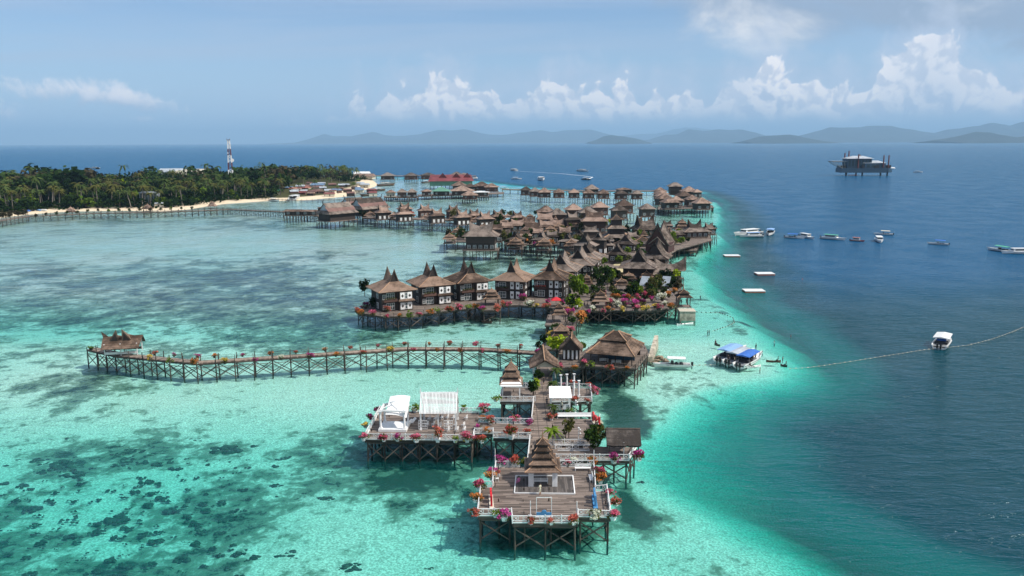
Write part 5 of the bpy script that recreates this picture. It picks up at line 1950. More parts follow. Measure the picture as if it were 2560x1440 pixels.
# ---- the front row: two-storey houses on a shared promenade deck
ZP = 3.6
row = [(-36.6, 237.6, 28, 'bay', 'leftmost two-storey house of the front row, horned roof turned to the left'),
       (-25.6, 246.6, 26, 'bay', 'second two-storey house from the left in the front row'),
       (-14.2, 252.4, 26, 'bay', 'third two-storey house from the left in the front row'),
       (0.6, 254.6, -18, 'flat', 'fourth two-storey house from the left in the front row, with carved white panels'),
       (13.0, 256.6, -17, 'flat', 'fifth two-storey house from the left, beside the bright green tree')]
for k, (x, y, r_, fa, lab) in enumerate(row):
    house(lab, x, y, ZP, 12.2, 12.4, r_, 2, (5.6, 2.9, 1.7, 4.2), 'y', 'thatch_tan' if k < 3 else 'thatch', 2.3, 2, fa, piles=False, fh=3.05, group='two-storey front row houses')
for k, (px, py, r_, lab) in enumerate([(1453, 677, -15, 'two-storey house behind the bright green tree, roof tip next to the fifth house'), (1495, 662, -15, 'house with steep horned roof beyond the front row, third up the slope of roofs'), (1511, 647, -15, 'house with the tallest horns at the top of the slanting row of roofs')]):
    c = G(px, py, 9.6)
    cx_, cy_ = c.x - 6.0, c.y + 7.6
    house(lab, cx_, cy_, ZP, 13.0, 14.5, r_, 2, (7.4, 4.6, 1.7, 4.0), 'y', 'thatch_grey', 1.9, 2, 'flat', piles=False, fh=2.9, group='houses with steep horned roofs')
# right-hand row
c = G(1598, 664, 9.0)
house('broad house with a steep dark gable facing the garden, right of the pale path', c.x, c.y + 1, ZP, 13.5, 13.5, -12, 2, (8.4, 5.6, 2.0, 4.2), 'y', 'thatch_grey', 2.0, 1, 'win', piles=False, fh=2.6, group='houses with steep horned roofs')
c = G(1641, 640, 9.0)
house('house with twin pink-edged horns in front of the maroon hall', c.x, c.y + 1, ZP, 11.5, 12.5, -20, 2, (9.5, 6.2, 2.6, 5.4), 'y', 'thatch_grey', 1.5, 1, 'win', piles=True, fh=2.5, group='houses with steep horned roofs')
c = G(1684, 676, 6.5)
house('low waterside house with a boat-shaped sagging roof ridge', c.x - 1, c.y + 2.5, ZP, 9.5, 6.5, 4, 1, (11.0, 5.4, 1.6, 4.6), 'x', 'thatch_grey', .6, 1, 'win', piles=True, group='houses with steep horned roofs')
c = G(1634, 682, 7.0)
house('low house with upswept eaves between the garden pavilions and the broad house', c.x, c.y + 2.5, ZP, 9.5, 6.0, 3, 1, (9.0, 4.6, .9, 2.0), 'x', 'thatch_grey', 1.0, 1, 'win', piles=False, group='houses with steep horned roofs')

# the great maroon hall
c = G(1655, 632, ZP)
hall_ = thing('great_hall', 'great hall with maroon gable and towering swept grey roof by the boat landing', 'hall', (c.x, c.y + 5, ZP), math.radians(-24))
part('wall', MB().box(-5.2, 5.2, -6.0, 6.0, 0, 4.2), M['maroon'], hall_)
for tier, (L, W, z0, hm, ht) in enumerate([(12.5, 11.0, 3.0, 4.8, 9.8), (10.5, 6.6, 5.6, 3.6, 8.4)]):
    sb_, sg_ = saddle(L, W, z0, hm, ht, .16, 'y', 12, .3, 2.0, .8)
    part('swept_roof', sb_, M['thatch_grey'], hall_)
    for q_ in sg_:
        part('gable', q_, M['maroon'], hall_)
part('porch_roof', MB().bar((-3.6, -6.9, 4.0), (0.4, -7.6, 7.4), .9, .25).bar((3.6, -6.9, 4.0), (0.4, -7.6, 7.4), .9, .25), M['thatch_grey'], hall_)
part('entrance', MB().box(-2.6, 2.6, -6.2, -6.0, 0, 3.6), M['gable'], hall_)
part('floor_deck', MB().box(-6.2, 6.2, -7.4, 7.2, -.3, -.002), M['deck_x'], hall_)
for sx in (-5.6, -1.9, 1.9, 5.6):
    for sy in (-6.6, -2.2, 2.2, 6.6):
        pile(hall_, sx, sy, -ZP - 1.5, -.2, .2)

# promenade deck of the front row (curved front)
pr_front = gp([(892, 776), (903, 783), (938, 788), (963, 792), (1026, 790), (1060, 785), (1100, 780), (1140, 775), (1172, 772), (1192, 767), (1208, 776), (1252, 776), (1254, 763), (1300, 763), (1360, 767), (1395, 771)], ZP)
pr_back = [(19.0, 262.0), (2.0, 264.5), (-13.0, 262.0), (-27.0, 256.0), (-44.0, 245.0)]
platform('curved promenade deck on stilts in front of the two-storey houses', pr_front + pr_back, ZP, 'deck_x', rails=[[Vector((*p, 0))[:2] for p in pr_front]], rail_style='dark', pile_step=4.2, brace_edges=range(0, 15))
g_front = gp([(1396, 772), (1440, 776), (1500, 776), (1530, 775), (1585, 777), (1641, 775), (1674, 770), (1692, 764), (1697, 745), (1706, 712), (1700, 690), (1700, 672), (1668, 650)], ZP)
g_back = [(66.0, 318.0), (40.0, 330.0), (30.0, 318.0), (20.0, 286.0), (20.0, 262.2)]
platform('broad garden deck crowded with pavilions and flower terraces', g_front + g_back, ZP - .006, 'deck_x', rails=[g_front[2:9]], rail_style='dark', pile_step=4.0, brace_edges=range(0, 10))
# dry-stone bank below the garden deck
sb0 = thing('stone_bank', 'tan stacked stone bank under the garden deck', 'stone bank', (*G(1540, 786, 0)[:2], 0))
for k in range(150):
    row_ = k % 5
    px = 1505 + (k // 5) * 4.6
    p = G(px + rng.uniform(-1, 1), 792, 0)
    part('stone', copy_mat(rock_mesh(k % 4), M['rock']), None, sb0, loc=(p.x - sb0.location.x, p.y - sb0.location.y + 1.5 + row_ * .35, -.3 + row_ * .65), rz=rng.uniform(0, 6), scale=(.5, .5, .42))
# concrete block and its stair
p = G(1718, 800, 0)
cbk = thing('mooring_block', 'big stained concrete block standing in the water by the garden deck', 'concrete block', (p.x, p.y + 1.2, 0), -.05)
part('block', MB().frustum(4.8, 4.4, -1.5, 4.6, 4.2, 2.7, 1, 1.0), M['concrete'], cbk)
part('top_slab', MB().box(-2.45, 2.45, -2.25, 2.25, 2.7, 2.9), M['cream'], cbk)
p = G(1712, 770, 3.0)
pagoda(p.x, p.y + 2.5, 3.0, 4.8, 2, 'two-tiered pavilion standing out over the water beside the concrete block', h0=3.2, rise=.6, gap=.6, shrink=.72, spire=2.2, roof='thatch', posts='wall', piles=True)
# pavilions of the garden
PAV = [
    (1398, 806, ZP, 40, 3, 'three-tiered pavilion at the foot of the garden steps'),
    (1502, 770, ZP, 44, 3, 'three-tiered pavilion with wide eaves at the edge of the garden deck'),
    (1467, 726, ZP, 32, 3, 'three-tiered pavilion beside the bright green tree'),
    (1554, 728, ZP, 40, 2, 'two-tiered pavilion with a steep cap in the middle of the garden'),
    (1572, 712, ZP, 38, 2, 'two-tiered pavilion behind the steep-capped one'),
    (1584, 700, ZP, 34, 2, 'small tiered pavilion tucked below the broad house'),
    (1617, 708, ZP, 36, 2, 'two-tiered pavilion with a parasol in front, right part of the garden'),
    (1229, 764, ZP, 44, 3, 'three-tiered pavilion on the promenade below the fourth house'),
]
for (px, py, z_, wp_, nt, lab) in PAV:
    p = G(px, py, z_)
    pagoda(p.x, p.y + 1.2, z_, wpx(wp_, p), nt, lab, h0=2.3, rise=.55, gap=.42, shrink=.74, spire=.8, roof='thatch', posts='wall', rz=rng.uniform(-.1, .1))
# bridge from gatehouse to the garden deck
bw = gp([(1392, 872), (1420, 872), (1436, 820), (1462, 772), (1436, 772), (1412, 820)], ZP)
platform('boardwalk climbing from the gatehouse to the garden deck', bw, ZP - .012, 'walk', rails=[[bw[0], bw[5], bw[4]], [bw[1], bw[2], bw[3]]], rail_style='dark', pile_step=4.4, braces=False, name='walkway')
p = G(1406, 862, ZP)
pagoda(p.x - .3, p.y + 1.4, ZP, wpx(50, p), 2, 'two-tiered pavilion half hidden behind the yellow-green tree', h0=2.3, rise=.8, gap=.5, shrink=.78, spire=.4, roof='thatch', posts='wall')
wdk = gp([(1362, 812), (1436, 812), (1430, 786), (1370, 786)], ZP)
platform('small deck under the pavilion at the foot of the garden steps', wdk, ZP - .018, 'deck_x', pile_step=3.6)
wdk = gp([(1345, 872), (1395, 872), (1410, 836), (1372, 836)], ZP)
platform('planted side deck left of the boardwalk', wdk, ZP - .024, 'deck_x', pile_step=3.6)

# white sail parasols and sunshades in the garden
for k, (px, py, lab) in enumerate([(1611, 722, 'rippled pale awning slanting down in the left of the garden terrace'), (1664, 722, 'rippled pale awning slanting down near the two-tiered water pavilion')]):
    p = G(px, py, ZP)
    t_ = thing('awning', lab, 'awning', (p.x, p.y, ZP), -.35, 'rippled garden awnings')
    b = MB()
    n_ = 14
    pts = []
    for i in range(n_ + 1):
        s = i / n_
        zz = 1.6 + 2.4 * s + .22 * math.sin(i * PI)
        zz += .18 if i % 2 else -.18
        pts += [(-1.4, -2.6 + 5.2 * s, zz), (1.4, -2.6 + 5.2 * s, zz)]
    fs = [(2 * i, 2 * i + 1, 2 * i + 3, 2 * i + 2) for i in range(n_)]
    b.add(pts, fs)
    b.add([(x_, y_, z_ - .05) for x_, y_, z_ in pts], [f_[::-1] for f_ in fs])
    part('cloth', b, M['tin'], t_)
    for sx in (-1.3, 1.3):
        part('post', MB().box(sx - .06, sx + .06, 2.3, 2.42, 0, 3.9), M['wall'], t_)
        part('post', MB().box(sx - .06, sx + .06, -2.4, -2.28, 0, 1.8), M['wall'], t_)
for (px, py, col, lab) in [(1390, 766, 'red', 'red parasol on the promenade right of the fifth house'), (1728, 594, 'shirt_pink', 'faded pink parasol on the boat landing')]:
    p = G(px, py, ZP)
    t_ = thing('parasol', lab, 'parasol', (p.x, p.y, ZP), 0, 'parasols')
    part('canopy', MB().frustum(3.0, 3.0, 2.1, .1, .1, 3.0, 3, .9), M[col], t_)
    part('pole', MB().tube([(0, 0, 0), (0, 0, 2.9)], .05, 6), M['wall'], t_)

# ---- flowers of the promenade and the garden
flower_row([(890, 784, 'red', 1.5), (906, 790, 'orange', 1.3), (912, 772, 'purple', 1.3), (930, 792, 'pink', 1.1), (965, 796, 'pink', 1.1), (996, 794, 'orange', .9), (1023, 796, None, 1.5), (1045, 792, 'pink', 1.3), (1073, 786, 'orange', 1.2), (1097, 784, None, 1.4), (1124, 781, 'red', 1.4), (1149, 776, 'pink', 1.4), (1172, 775, None, 1.5), (1192, 772, 'orange', 1.2), (1210, 780, 'magenta', 1.4), (1245, 780, 'red', 1.3), (1256, 768, 'red', 1.3), (1274, 768, 'pink', 1.3), (1323, 768, 'white', 1.3), (1345, 769, 'yellow', .9), (1369, 772, 'red', 1.4)], ZP, 'along the promenade rail', pot='beam')
flower_row([(963, 780, 'red', 1.0), (1306, 752, 'magenta', 1.4), (1371, 758, 'magenta', 1.3), (1406, 762, 'magenta', 1.3), (1420, 780, 'orange', 1.4)], ZP, 'close to the two-storey houses', pot='beam')
flower_row([(1504, 738, 'magenta', 1.3), (1514, 750, 'orange', 1.5), (1537, 750, 'orange', 1.6), (1558, 750, 'magenta', 1.6), (1573, 752, 'orange', 1.3), (1591, 751, 'pink', 1.5), (1611, 748, 'pink', 1.3), (1629, 752, 'magenta', 1.2), (1641, 750, 'white', 1.3), (1655, 752, 'white', 1.4), (1675, 744, 'orange', 1.5), (1682, 734, 'orange', 1.4)], ZP + .6, 'in the upper garden row', pot='beam')
flower_row([(1471, 786, 'magenta', 1.3), (1484, 780, 'white', 1.4), (1528, 766, 'pink', 1.4), (1543, 768, 'white', 1.2), (1559, 765, 'magenta', 1.5), (1583, 768, 'magenta', 1.5), (1607, 766, 'purple', 1.5), (1637, 770, 'yellow', 1.3), (1658, 764, 'white', 1.5)], ZP, 'in the lower garden row', pot='beam')
flower_row([(1509, 784, 'pink', 1.0), (1526, 779, 'orange', 1.3), (1559, 780, 'yellow', 1.2), (1587, 778, 'pink', 1.4), (1615, 779, 'yellow', 1.4), (1650, 776, 'pink', 1.3), (1674, 773, 'orange', 1.2)], ZP, "along the garden deck's front rail", pot='beam')
flower_row([(1376, 848, 'yellow', 1.6), (1429, 790, 'magenta', 1.4), (1429, 832, 'pink', 1.6), (1457, 808, 'orange', 2.0), (1453, 794, 'orange', 1.3), (1349, 890, 'magenta', 1.2)], ZP, 'beside the boardwalk', pot='beam')
for (px, py, z_, r_, kd, tr_, h_, lab) in [
    (1395, 884, ZP, 3.6, 'lime', .3, 3.0, 'wide yellow-green bushy tree behind the gatehouse'),
    (1360, 866, ZP, 1.5, 'dark', .3, 2.0, 'dark round shrub left of the yellow-green tree'),
    (1347, 872, ZP, 1.3, 'dark', .2, 1.4, 'dark low shrub at the pier head'),
    (1431, 812, ZP, 1.7, 'mid', .2, 1.6, 'round green shrub on the boardwalk edge'),
    (1389, 828, ZP, 1.7, 'mid', .2, 1.6, 'round green shrub below the garden-step pavilion'),
    (1455, 874, ZP, 1.3, 'bright', .2, 1.5, 'small green bush behind the restaurant roof'),
    (1450, 752, ZP, 3.4, 'bright', 1.8, 5.4, 'tall bright green tree right of the fifth house'),
    (1434, 745, ZP, 2.4, 'bright', 1.8, 3.8, 'bright green tree leaning against the fifth house'),
    (1432, 770, ZP, 2.6, 'dark', .3, 2.8, 'dark green thicket under the bright tree'),
    (1446, 772, ZP, 1.6, 'lime', .3, 2.0, 'yellow banana-like plant at the head of the boardwalk'),
    (1518, 722, ZP, 3.3, 'mid', 1.6, 4.2, 'round green garden tree with red blossoms on top'),
    (1538, 706, ZP, 2.8, 'dark', .6, 3.2, 'dark tree in front of the broad house'),
    (1560, 714, ZP, 2.2, 'dark', .5, 2.6, 'dark shrub between the garden pavilions'),
    (1590, 730, ZP, 1.8, 'mid', .3, 2.0, 'green shrub right of the steep-capped pavilion'),
    (1640, 726, ZP, 2.5, 'mid', .3, 2.6, 'mottled green shrub between the two rippled awnings'),
    (1662, 706, ZP, 2.8, 'dark', .5, 3.2, 'dark tree right of the parasol pavilion'),
    (1680, 712, ZP, 2.4, 'mid', .3, 2.6, 'green shrub at the water side of the garden'),
    (1648, 694, ZP, 2.6, 'dark', .5, 2.8, 'dark tree below the low upswept house'),
    (1690, 698, ZP, 1.8, 'lime', .8, 2.0, 'ball-shaped yellow-green shrub below the boat-shaped roof'),
    (1693, 730, ZP, 2.4, 'brown', .4, 2.6, 'rust brown shrub near the water pavilion'),
    (1492, 704, ZP, 2.2, 'mid', .3, 2.2, 'green shrub by the houses, above the garden pavilions'),
    (1478, 690, ZP, 2.4, 'bright', .3, 2.2, 'bright shrub beside the slanting row of roofs'),
    (1505, 690, ZP, 2.2, 'mid', .3, 2.4, 'green shrub in the yard before the pale path'),
    (1512, 664, ZP, 2.0, 'bright', .3, 2.0, 'bright shrub left of the lower pale path'),
    (1546, 660, ZP, 2.2, 'bright', .3, 2.2, 'bright shrub at the right of the lower pale path'),
    (1570, 640, ZP, 2.6, 'bright', .3, 2.4, 'bright green hedge clump at the bend of the pale path'),
    (1588, 628, ZP, 3.0, 'bright', .3, 2.4, 'bright green hedge clump along the upper pale path'),
    (1600, 618, ZP, 2.4, 'bright', .3, 2.0, 'bright green hedge clump at the top of the pale path'),
    (1568, 626, ZP, 2.2, 'bright', .3, 2.0, 'bright green bush left of the upper pale path'),
    (912, 742, ZP, 2.4, 'dark', .8, 3.6, 'dark climbing shrub on the left side of the leftmost house'),
    (935, 772, ZP, 1.8, 'dark', .3, 2.2, 'dark shrub before the leftmost house'),
    (1340, 724, ZP, 1.6, 'dark', .3, 1.6, 'dark shrub between the fourth and fifth houses'),
]:
    shrub(px, py, z_, r_, kd, lab, h_, trunk=tr_, name='garden_tree' if tr_ > 1.2 else 'garden_shrub')
# pale path up through the garden
for k, (pl, lab) in enumerate([([(1532, 664), (1548, 664), (1566, 642), (1556, 642)], 'lower stretch of pale sandy garden path'), ([(1570, 636), (1584, 636), (1606, 612), (1597, 612)], 'upper stretch of pale sandy garden path'), ([(1520, 682), (1560, 682), (1562, 672), (1530, 672)], 'pale sandy yard below the garden path')]):
    pp = gp(pl, ZP)
    o = part('path', MB().prism(pp, ZP - .05, ZP + .05 + .004 * k), M['pale_lawn'])
    o['kind'] = 'structure'

# ---- villas further out; (eave centre px, py, eave width px, depth ratio, rot, axis, horn scale, label)
MIDV = [
    (1203, 588, 92, .62, -4, 'x', (.60, .42, .13, .27), 'big lagoon villa with a wide saddle roof, leftmost of the middle group', 'thatch_grey'),
    (1290, 597, 46, .85, -20, 'y', (.55, .36, .12, .34), 'first of three small horned villas facing the inner lagoon', 'thatch_grey'),
    (1354, 598, 46, .85, -20, 'y', (.55, .36, .12, .34), 'second of three small horned villas facing the inner lagoon', 'thatch_grey'),
    (1420, 602, 46, .85, -20, 'y', (.55, .36, .12, .34), 'third of three small horned villas facing the inner lagoon', 'thatch_grey'),
    (1486, 551, 70, .62, -3, 'x', (.62, .44, .16, .30), 'raised villa with a tall wide saddle roof above dark garden beds', 'thatch_far'),
    (1330, 573, 56, .5, 2, 'x', (.62, .5, .12, .22), 'long villa roof with a black diamond panel below its eave', 'thatch_far'),
    (1240, 572, 34, .6, 2, 'x', (.8, .6, .2, .34), 'saddle roofed villa just behind the big lagoon villa', 'thatch_far'),
    (1266, 568, 36, .6, 2, 'x', (.8, .6, .2, .34), 'second saddle roof behind the big lagoon villa', 'thatch_far'),
    (1294, 563, 36, .6, 2, 'x', (.8, .6, .2, .34), 'third saddle roof in the dense middle row', 'thatch_far'),
    (1322, 557, 38, .6, 2, 'x', (.8, .6, .2, .36), 'fourth saddle roof in the dense middle row, with a black horn', 'thatch_far'),
    (1366, 566, 40, .6, 2, 'x', (.8, .6, .2, .34), 'saddle roof behind the long villa with the diamond panel', 'thatch_far'),
    (1392, 563, 38, .6, 2, 'x', (.8, .6, .2, .34), 'saddle roof right of the long villa with the diamond panel', 'thatch_far'),
    (1362, 547, 44, .55, 2, 'x', (.8, .6, .16, .26), 'wide pale saddle roof at the back of the dense middle row', 'thatch_far'),
    (1430, 548, 46, .7, 18, 'x', (.5, .42, .14, .34), 'villa with black triangular gable left of the raised villa', 'thatch_grey'),
    (1463, 612, 62, .7, -22, 'y', (.7, .42, .12, .34), 'horned villa with white panels above the slanting row of roofs', 'thatch_grey'),
    (1497, 598, 44, .8, -20, 'y', (.5, .34, .12, .32), 'small horned villa behind the one with white panels', 'thatch_grey'),
    (1566, 608, 58, .75, -24, 'y', (.6, .45, .10, .30), 'villa with shaggy eaves and an upswept right horn', 'thatch_grey'),
    (1543, 634, 52, .7, -12, 'y', (.8, .5, .12, .36), 'house with broad black gable left of the pale path', 'thatch_grey'),
    (1612, 572, 68, .7, 20, 'x', (.62, .6, .16, .42), 'big house with a wide black gable and high swept right horn', 'thatch_grey'),
    (1735, 577, 74, .7, 12, 'x', (.42, .36, .10, .30), 'large seaward house with broad eaves and dark gable by the landing', 'thatch_grey'),
    (1772, 571, 36, .7, 12, 'x', (.5, .45, .14, .34), 'small house with a pointed eave, rightmost of the seaward group', 'thatch_grey'),
    (1668, 563, 28, .8, 15, 'x', (.6, .45, .16, .40), 'little horned house behind the great hall', 'thatch_grey'),
    (1262, 585, 34, .65, 4, 'x', (.8, .6, .2, .34), 'saddle roof filling the gap left of the first small horned villa', 'thatch_grey'),
    (1312, 588, 34, .65, -6, 'x', (.7, .55, .18, .32), 'saddle roof between the first and second small horned villas', 'thatch_far'),
    (1380, 590, 34, .65, -4, 'x', (.7, .55, .18, .32), 'saddle roof between the second and third small horned villas', 'thatch_grey'),
    (1412, 580, 34, .65, 3, 'x', (.8, .6, .2, .34), 'saddle roof above the third small horned villa', 'thatch_far'),
    (1448, 588, 34, .7, -10, 'y', (.6, .4, .14, .34), 'little horned roof just left of the tall lookout gap', 'thatch_grey'),
    (1476, 578, 40, .6, 4, 'x', (.7, .5, .14, .26), 'long low roof below the raised villa', 'thatch_grey'),
    (1520, 612, 34, .7, -14, 'y', (.6, .42, .12, .32), 'small horned roof left of the shaggy-eaved villa', 'thatch_grey'),
    (1636, 594, 40, .6, 12, 'x', (.6, .5, .12, .24), 'low roof wedged between great hall and big black gable', 'thatch_grey'),
    (1690, 586, 44, .5, 10, 'x', (.7, .5, .10, .18), 'long low roof behind the boat landing', 'thatch_grey'),
    (1604, 640, 36, .7, -14, 'y', (.6, .42, .12, .30), 'small horned roof at the top of the pale path', 'thatch_grey'),
    (1580, 590, 34, .6, 10, 'x', (.6, .5, .12, .24), 'low roof between lookout and big black gable', 'thatch_grey'),
    (1345, 581, 30, .65, 3, 'x', (.8, .6, .18, .3), 'little saddle roof under the long diamond-panelled roof', 'thatch_far'),
]
ZM = 4.2
for (px, py, wp_, dr, rot, ax, hs, lab, rf) in MIDV:
    fl_ = 2 if 'big lagoon' in lab or 'raised' in lab or 'white panels' in lab else 1
    ze = ZM + 3.2 * fl_
    p = G(px, py, ze)
    W_ = wpx(wp_, p)
    D_ = W_ * dr
    hl = (W_ if ax == 'x' else D_) * hs[0]
    hw_ = (D_ if ax == 'x' else W_) * hs[1]
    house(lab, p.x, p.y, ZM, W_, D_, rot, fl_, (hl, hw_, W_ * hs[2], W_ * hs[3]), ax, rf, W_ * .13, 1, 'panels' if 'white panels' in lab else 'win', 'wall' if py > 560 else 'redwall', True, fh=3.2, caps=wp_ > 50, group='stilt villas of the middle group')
SEC = [(958, 530, 1), (1010, 534, 1), (1092, 538, 1), (1155, 542, 1), (1212, 546, 1), (1012, 520, 0), (1062, 524, 0), (1133, 526, 0), (1185, 536, 0), (1244, 538, 0), (1293, 541, 0)]
fi = bi = 0
for (px, py, fr) in SEC:
    ze = ZM + 4.6
    p = G(px, py, ze)
    W_ = wpx(44 if fr else 38, p)
    if fr:
        fi += 1
        lab = f'lagoon villa with white wall panels, {_ord[fi - 1]} from the left in the front file'
    else:
        bi += 1
        lab = f'lagoon villa with brown walls, {_ord[bi - 1]} from the left in the rear file'
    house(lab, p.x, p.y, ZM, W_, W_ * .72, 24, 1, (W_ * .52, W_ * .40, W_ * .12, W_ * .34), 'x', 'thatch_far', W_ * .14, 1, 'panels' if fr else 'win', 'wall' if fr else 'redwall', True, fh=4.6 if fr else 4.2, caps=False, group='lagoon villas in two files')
PAV2 = [(925, 538, 26, 2), (985, 541, 26, 2), (1068, 545, 27, 2), (1134, 549, 27, 2), (1190, 552, 27, 2), (1124, 596, 34, 2), (1146, 580, 34, 2), (1209, 568, 24, 2), (1289, 609, 42, 2), (1360, 611, 42, 2), (1428, 613, 40, 2), (1376, 577, 34, 2), (1397, 571, 36, 2), (1433, 566, 38, 2), (1389, 552, 16, 4), (1404, 546, 26, 2), (1268, 543, 22, 2), (1325, 543, 22, 2), (1417, 638, 22, 2), (1213, 540, 18, 2), (1260, 557, 26, 2), (1602, 560, 20, 5), (1672, 582, 20, 4), (1705, 572, 44, 3), (1536, 550, 22, 2), (1610, 588, 20, 3), (1605, 600, 44, 1)]
seen_ = {}
for k, (px, py, wp_, nt) in enumerate(sorted(PAV2, key=lambda i: i[0])):
    ze = ZM + 2.4
    p = G(px, py, ze)
    W_ = wpx(wp_, p)
    tw = {1: 'plain square', 2: 'two-tiered', 3: 'three-tiered', 4: 'four-tiered', 5: 'five-tiered'}[nt]
    seen_[nt] = seen_.get(nt, 0) + 1
    lab = f'small {tw} pavilion among the villas, {_ord[seen_[nt] - 1]} such from the left'
    pagoda(p.x, p.y, ZM, W_, nt, lab, h0=2.4, rise=W_ * .12, gap=W_ * .06, shrink=.72, spire=W_ * .16, roof='thatch_far' if py < 560 else 'thatch', posts='redwall', piles=True, group='villa pavilions')
p = G(1540, 590, ZM + 3.4)
pagoda(p.x, p.y, ZM, wpx(70, p), 3, 'round-shouldered three-storey lookout with stacked hipped roofs', h0=3.4, rise=1.3, gap=2.8, shrink=.68, spire=1.6, roof='thatch_grey', posts='redwall', piles=True, group='villa pavilions', name='lookout')
# plants on the villa decks
vk = {}
KW = {'olive': 'olive green', 'mid': 'green', 'brown': 'rust brown', 'dark': 'dark green', 'bright': 'bright green', 'lime': 'yellow-green'}
VS = [(1150, 596, 'olive'), (1166, 598, 'mid'), (1130, 604, 'bright'), (1262, 594, 'olive'), (1272, 580, 'olive'), (1318, 602, 'brown'), (1310, 612, 'orange'), (1326, 596, 'mid'), (1345, 585, 'mid'), (1312, 584, 'dark'), (1376, 596, 'olive'), (1385, 602, 'olive'), (1397, 606, 'brown'), (1405, 584, 'olive'), (1412, 592, 'mid'), (1425, 578, 'bright'), (1442, 572, 'olive'), (1450, 566, 'brown'), (1452, 580, 'olive'), (1464, 570, 'dark'), (1492, 566, 'mid'), (1502, 572, 'dark'), (1476, 574, 'brown'), (1512, 570, 'olive'), (1528, 562, 'lime'), (1440, 608, 'olive'), (1446, 614, 'mid'), (1524, 602, 'olive'), (1516, 622, 'olive'), (1510, 630, 'brown'), (1540, 606, 'olive'), (1626, 604, 'mid'), (1700, 600, 'bright'), (1704, 610, 'bright'), (1698, 592, 'olive'), (1756, 590, 'olive'), (1766, 586, 'orange'), (1780, 584, 'dark'), (1258, 538, 'mid'), (1276, 542, 'olive'), (1340, 540, 'mid'), (900, 540, 'dark'), (1205, 552, 'olive'), (1140, 552, 'olive'), (1075, 552, 'brown'), (930, 544, 'brown'), (985, 549, 'olive'), (1300, 606, 'orange'), (1370, 616, 'orange'), (1348, 618, 'magenta'), (1282, 618, 'brown'), (1090, 551, 'pink'), (1030, 544, 'red'), (1555, 616, 'olive'), (1604, 640, 'mid'), (1700, 584, 'olive'), (1240, 600, 'olive'), (1180, 606, 'red'), (1220, 606, 'red')]
for (px, py, kd) in sorted(VS):
    p = G(px, py, ZM)
    vk[kd] = vk.get(kd, 0) + 1
    if kd in FLOWER:
        bougainvillea((p.x, p.y, ZM), kd, f'{COLW[kd]} bougainvillea on a villa deck, {_ord[vk[kd] - 1]} {COLW[kd]} one from the left', 2.6, pot=None, group='villa deck plants')
    else:
        shrub(px, py, ZM, rng.uniform(2.0, 3.0), kd, f'{KW[kd]} shrub among the villas, {_ord[vk[kd] - 1]} {KW[kd]} one from the left', rng.uniform(2.2, 3.4), group='villa deck plants', trunk=.4)
# links between the villas
LINKS = [([(1115, 604), (1255, 604), (1255, 592), (1115, 592)], 'deck under the big lagoon villa and its pavilions'),
         ([(1260, 610), (1450, 614), (1452, 606), (1262, 602)], 'boardwalk behind the three small horned villas'),
         ([(1230, 572), (1520, 572), (1520, 556), (1230, 556)], 'wide deck under the dense middle row of saddle roofs'),
         ([(1455, 640), (1560, 648), (1700, 622), (1780, 600), (1775, 584), (1560, 580), (1500, 590)], 'wide deck under the seaward houses and lookout'),
         ([(905, 545), (1300, 555), (1300, 550), (905, 540)], 'boardwalk between the two files of lagoon villas')]
for k, (pl, lab) in enumerate(LINKS):
    platform(lab, gp(pl, ZM - .35), ZM - .34 - .01 * k, 'deck_x', pile_step=6.0, braces=False, pile_r=.2, interior=False)
# boat landing
ld = gp([(1690, 626), (1742, 626), (1748, 612), (1692, 610)], 1.6)
platform('low boat landing beside the great hall', ld, 1.6, 'deck_y', pile_step=4, braces=False, interior=False)

rr_ = random.Random(44)
lp = [gp(pl, ZM) for pl, _ in LINKS] + [g_front + g_back]
for k in range(95):
    po = lp[rr_.choice([0, 1, 1, 2, 2, 3, 3, 3, 4, 5, 5])]
    for _ in range(40):
        x_, y_ = rr_.uniform(min(q[0] for q in po), max(q[0] for q in po)), rr_.uniform(min(q[1] for q in po), max(q[1] for q in po))
        if inside(po, x_, y_):
            break
    zz = ZM if po is not lp[5] else ZP
    t_ = thing('villa_shrub', 'small leafy shrub squeezed between the packed villa roofs', 'shrub', (x_, y_, zz), rr_.uniform(0, 6), 'shrubs between the roofs')
    v = rr_.randrange(4)
    me = cached(('shr', v), lambda: leaf_cloud(700 + v, 300, lumps(800 + v, 9, 0.62, 0.9, 0.35, 0.42), 0.16).mesh('crown'))
    s_ = rr_.uniform(1.6, 3.0)
    part('crown', copy_mat(me, LEAF[rr_.choice(['mid', 'olive', 'olive', 'bright', 'dark', 'brown'])]), None, t_, scale=(s_, s_, s_ * rr_.uniform(.9, 1.5)))
    part('trunk', _cache.get(('strunk', 1)), None, t_, scale=(1, 1, s_ * .7))

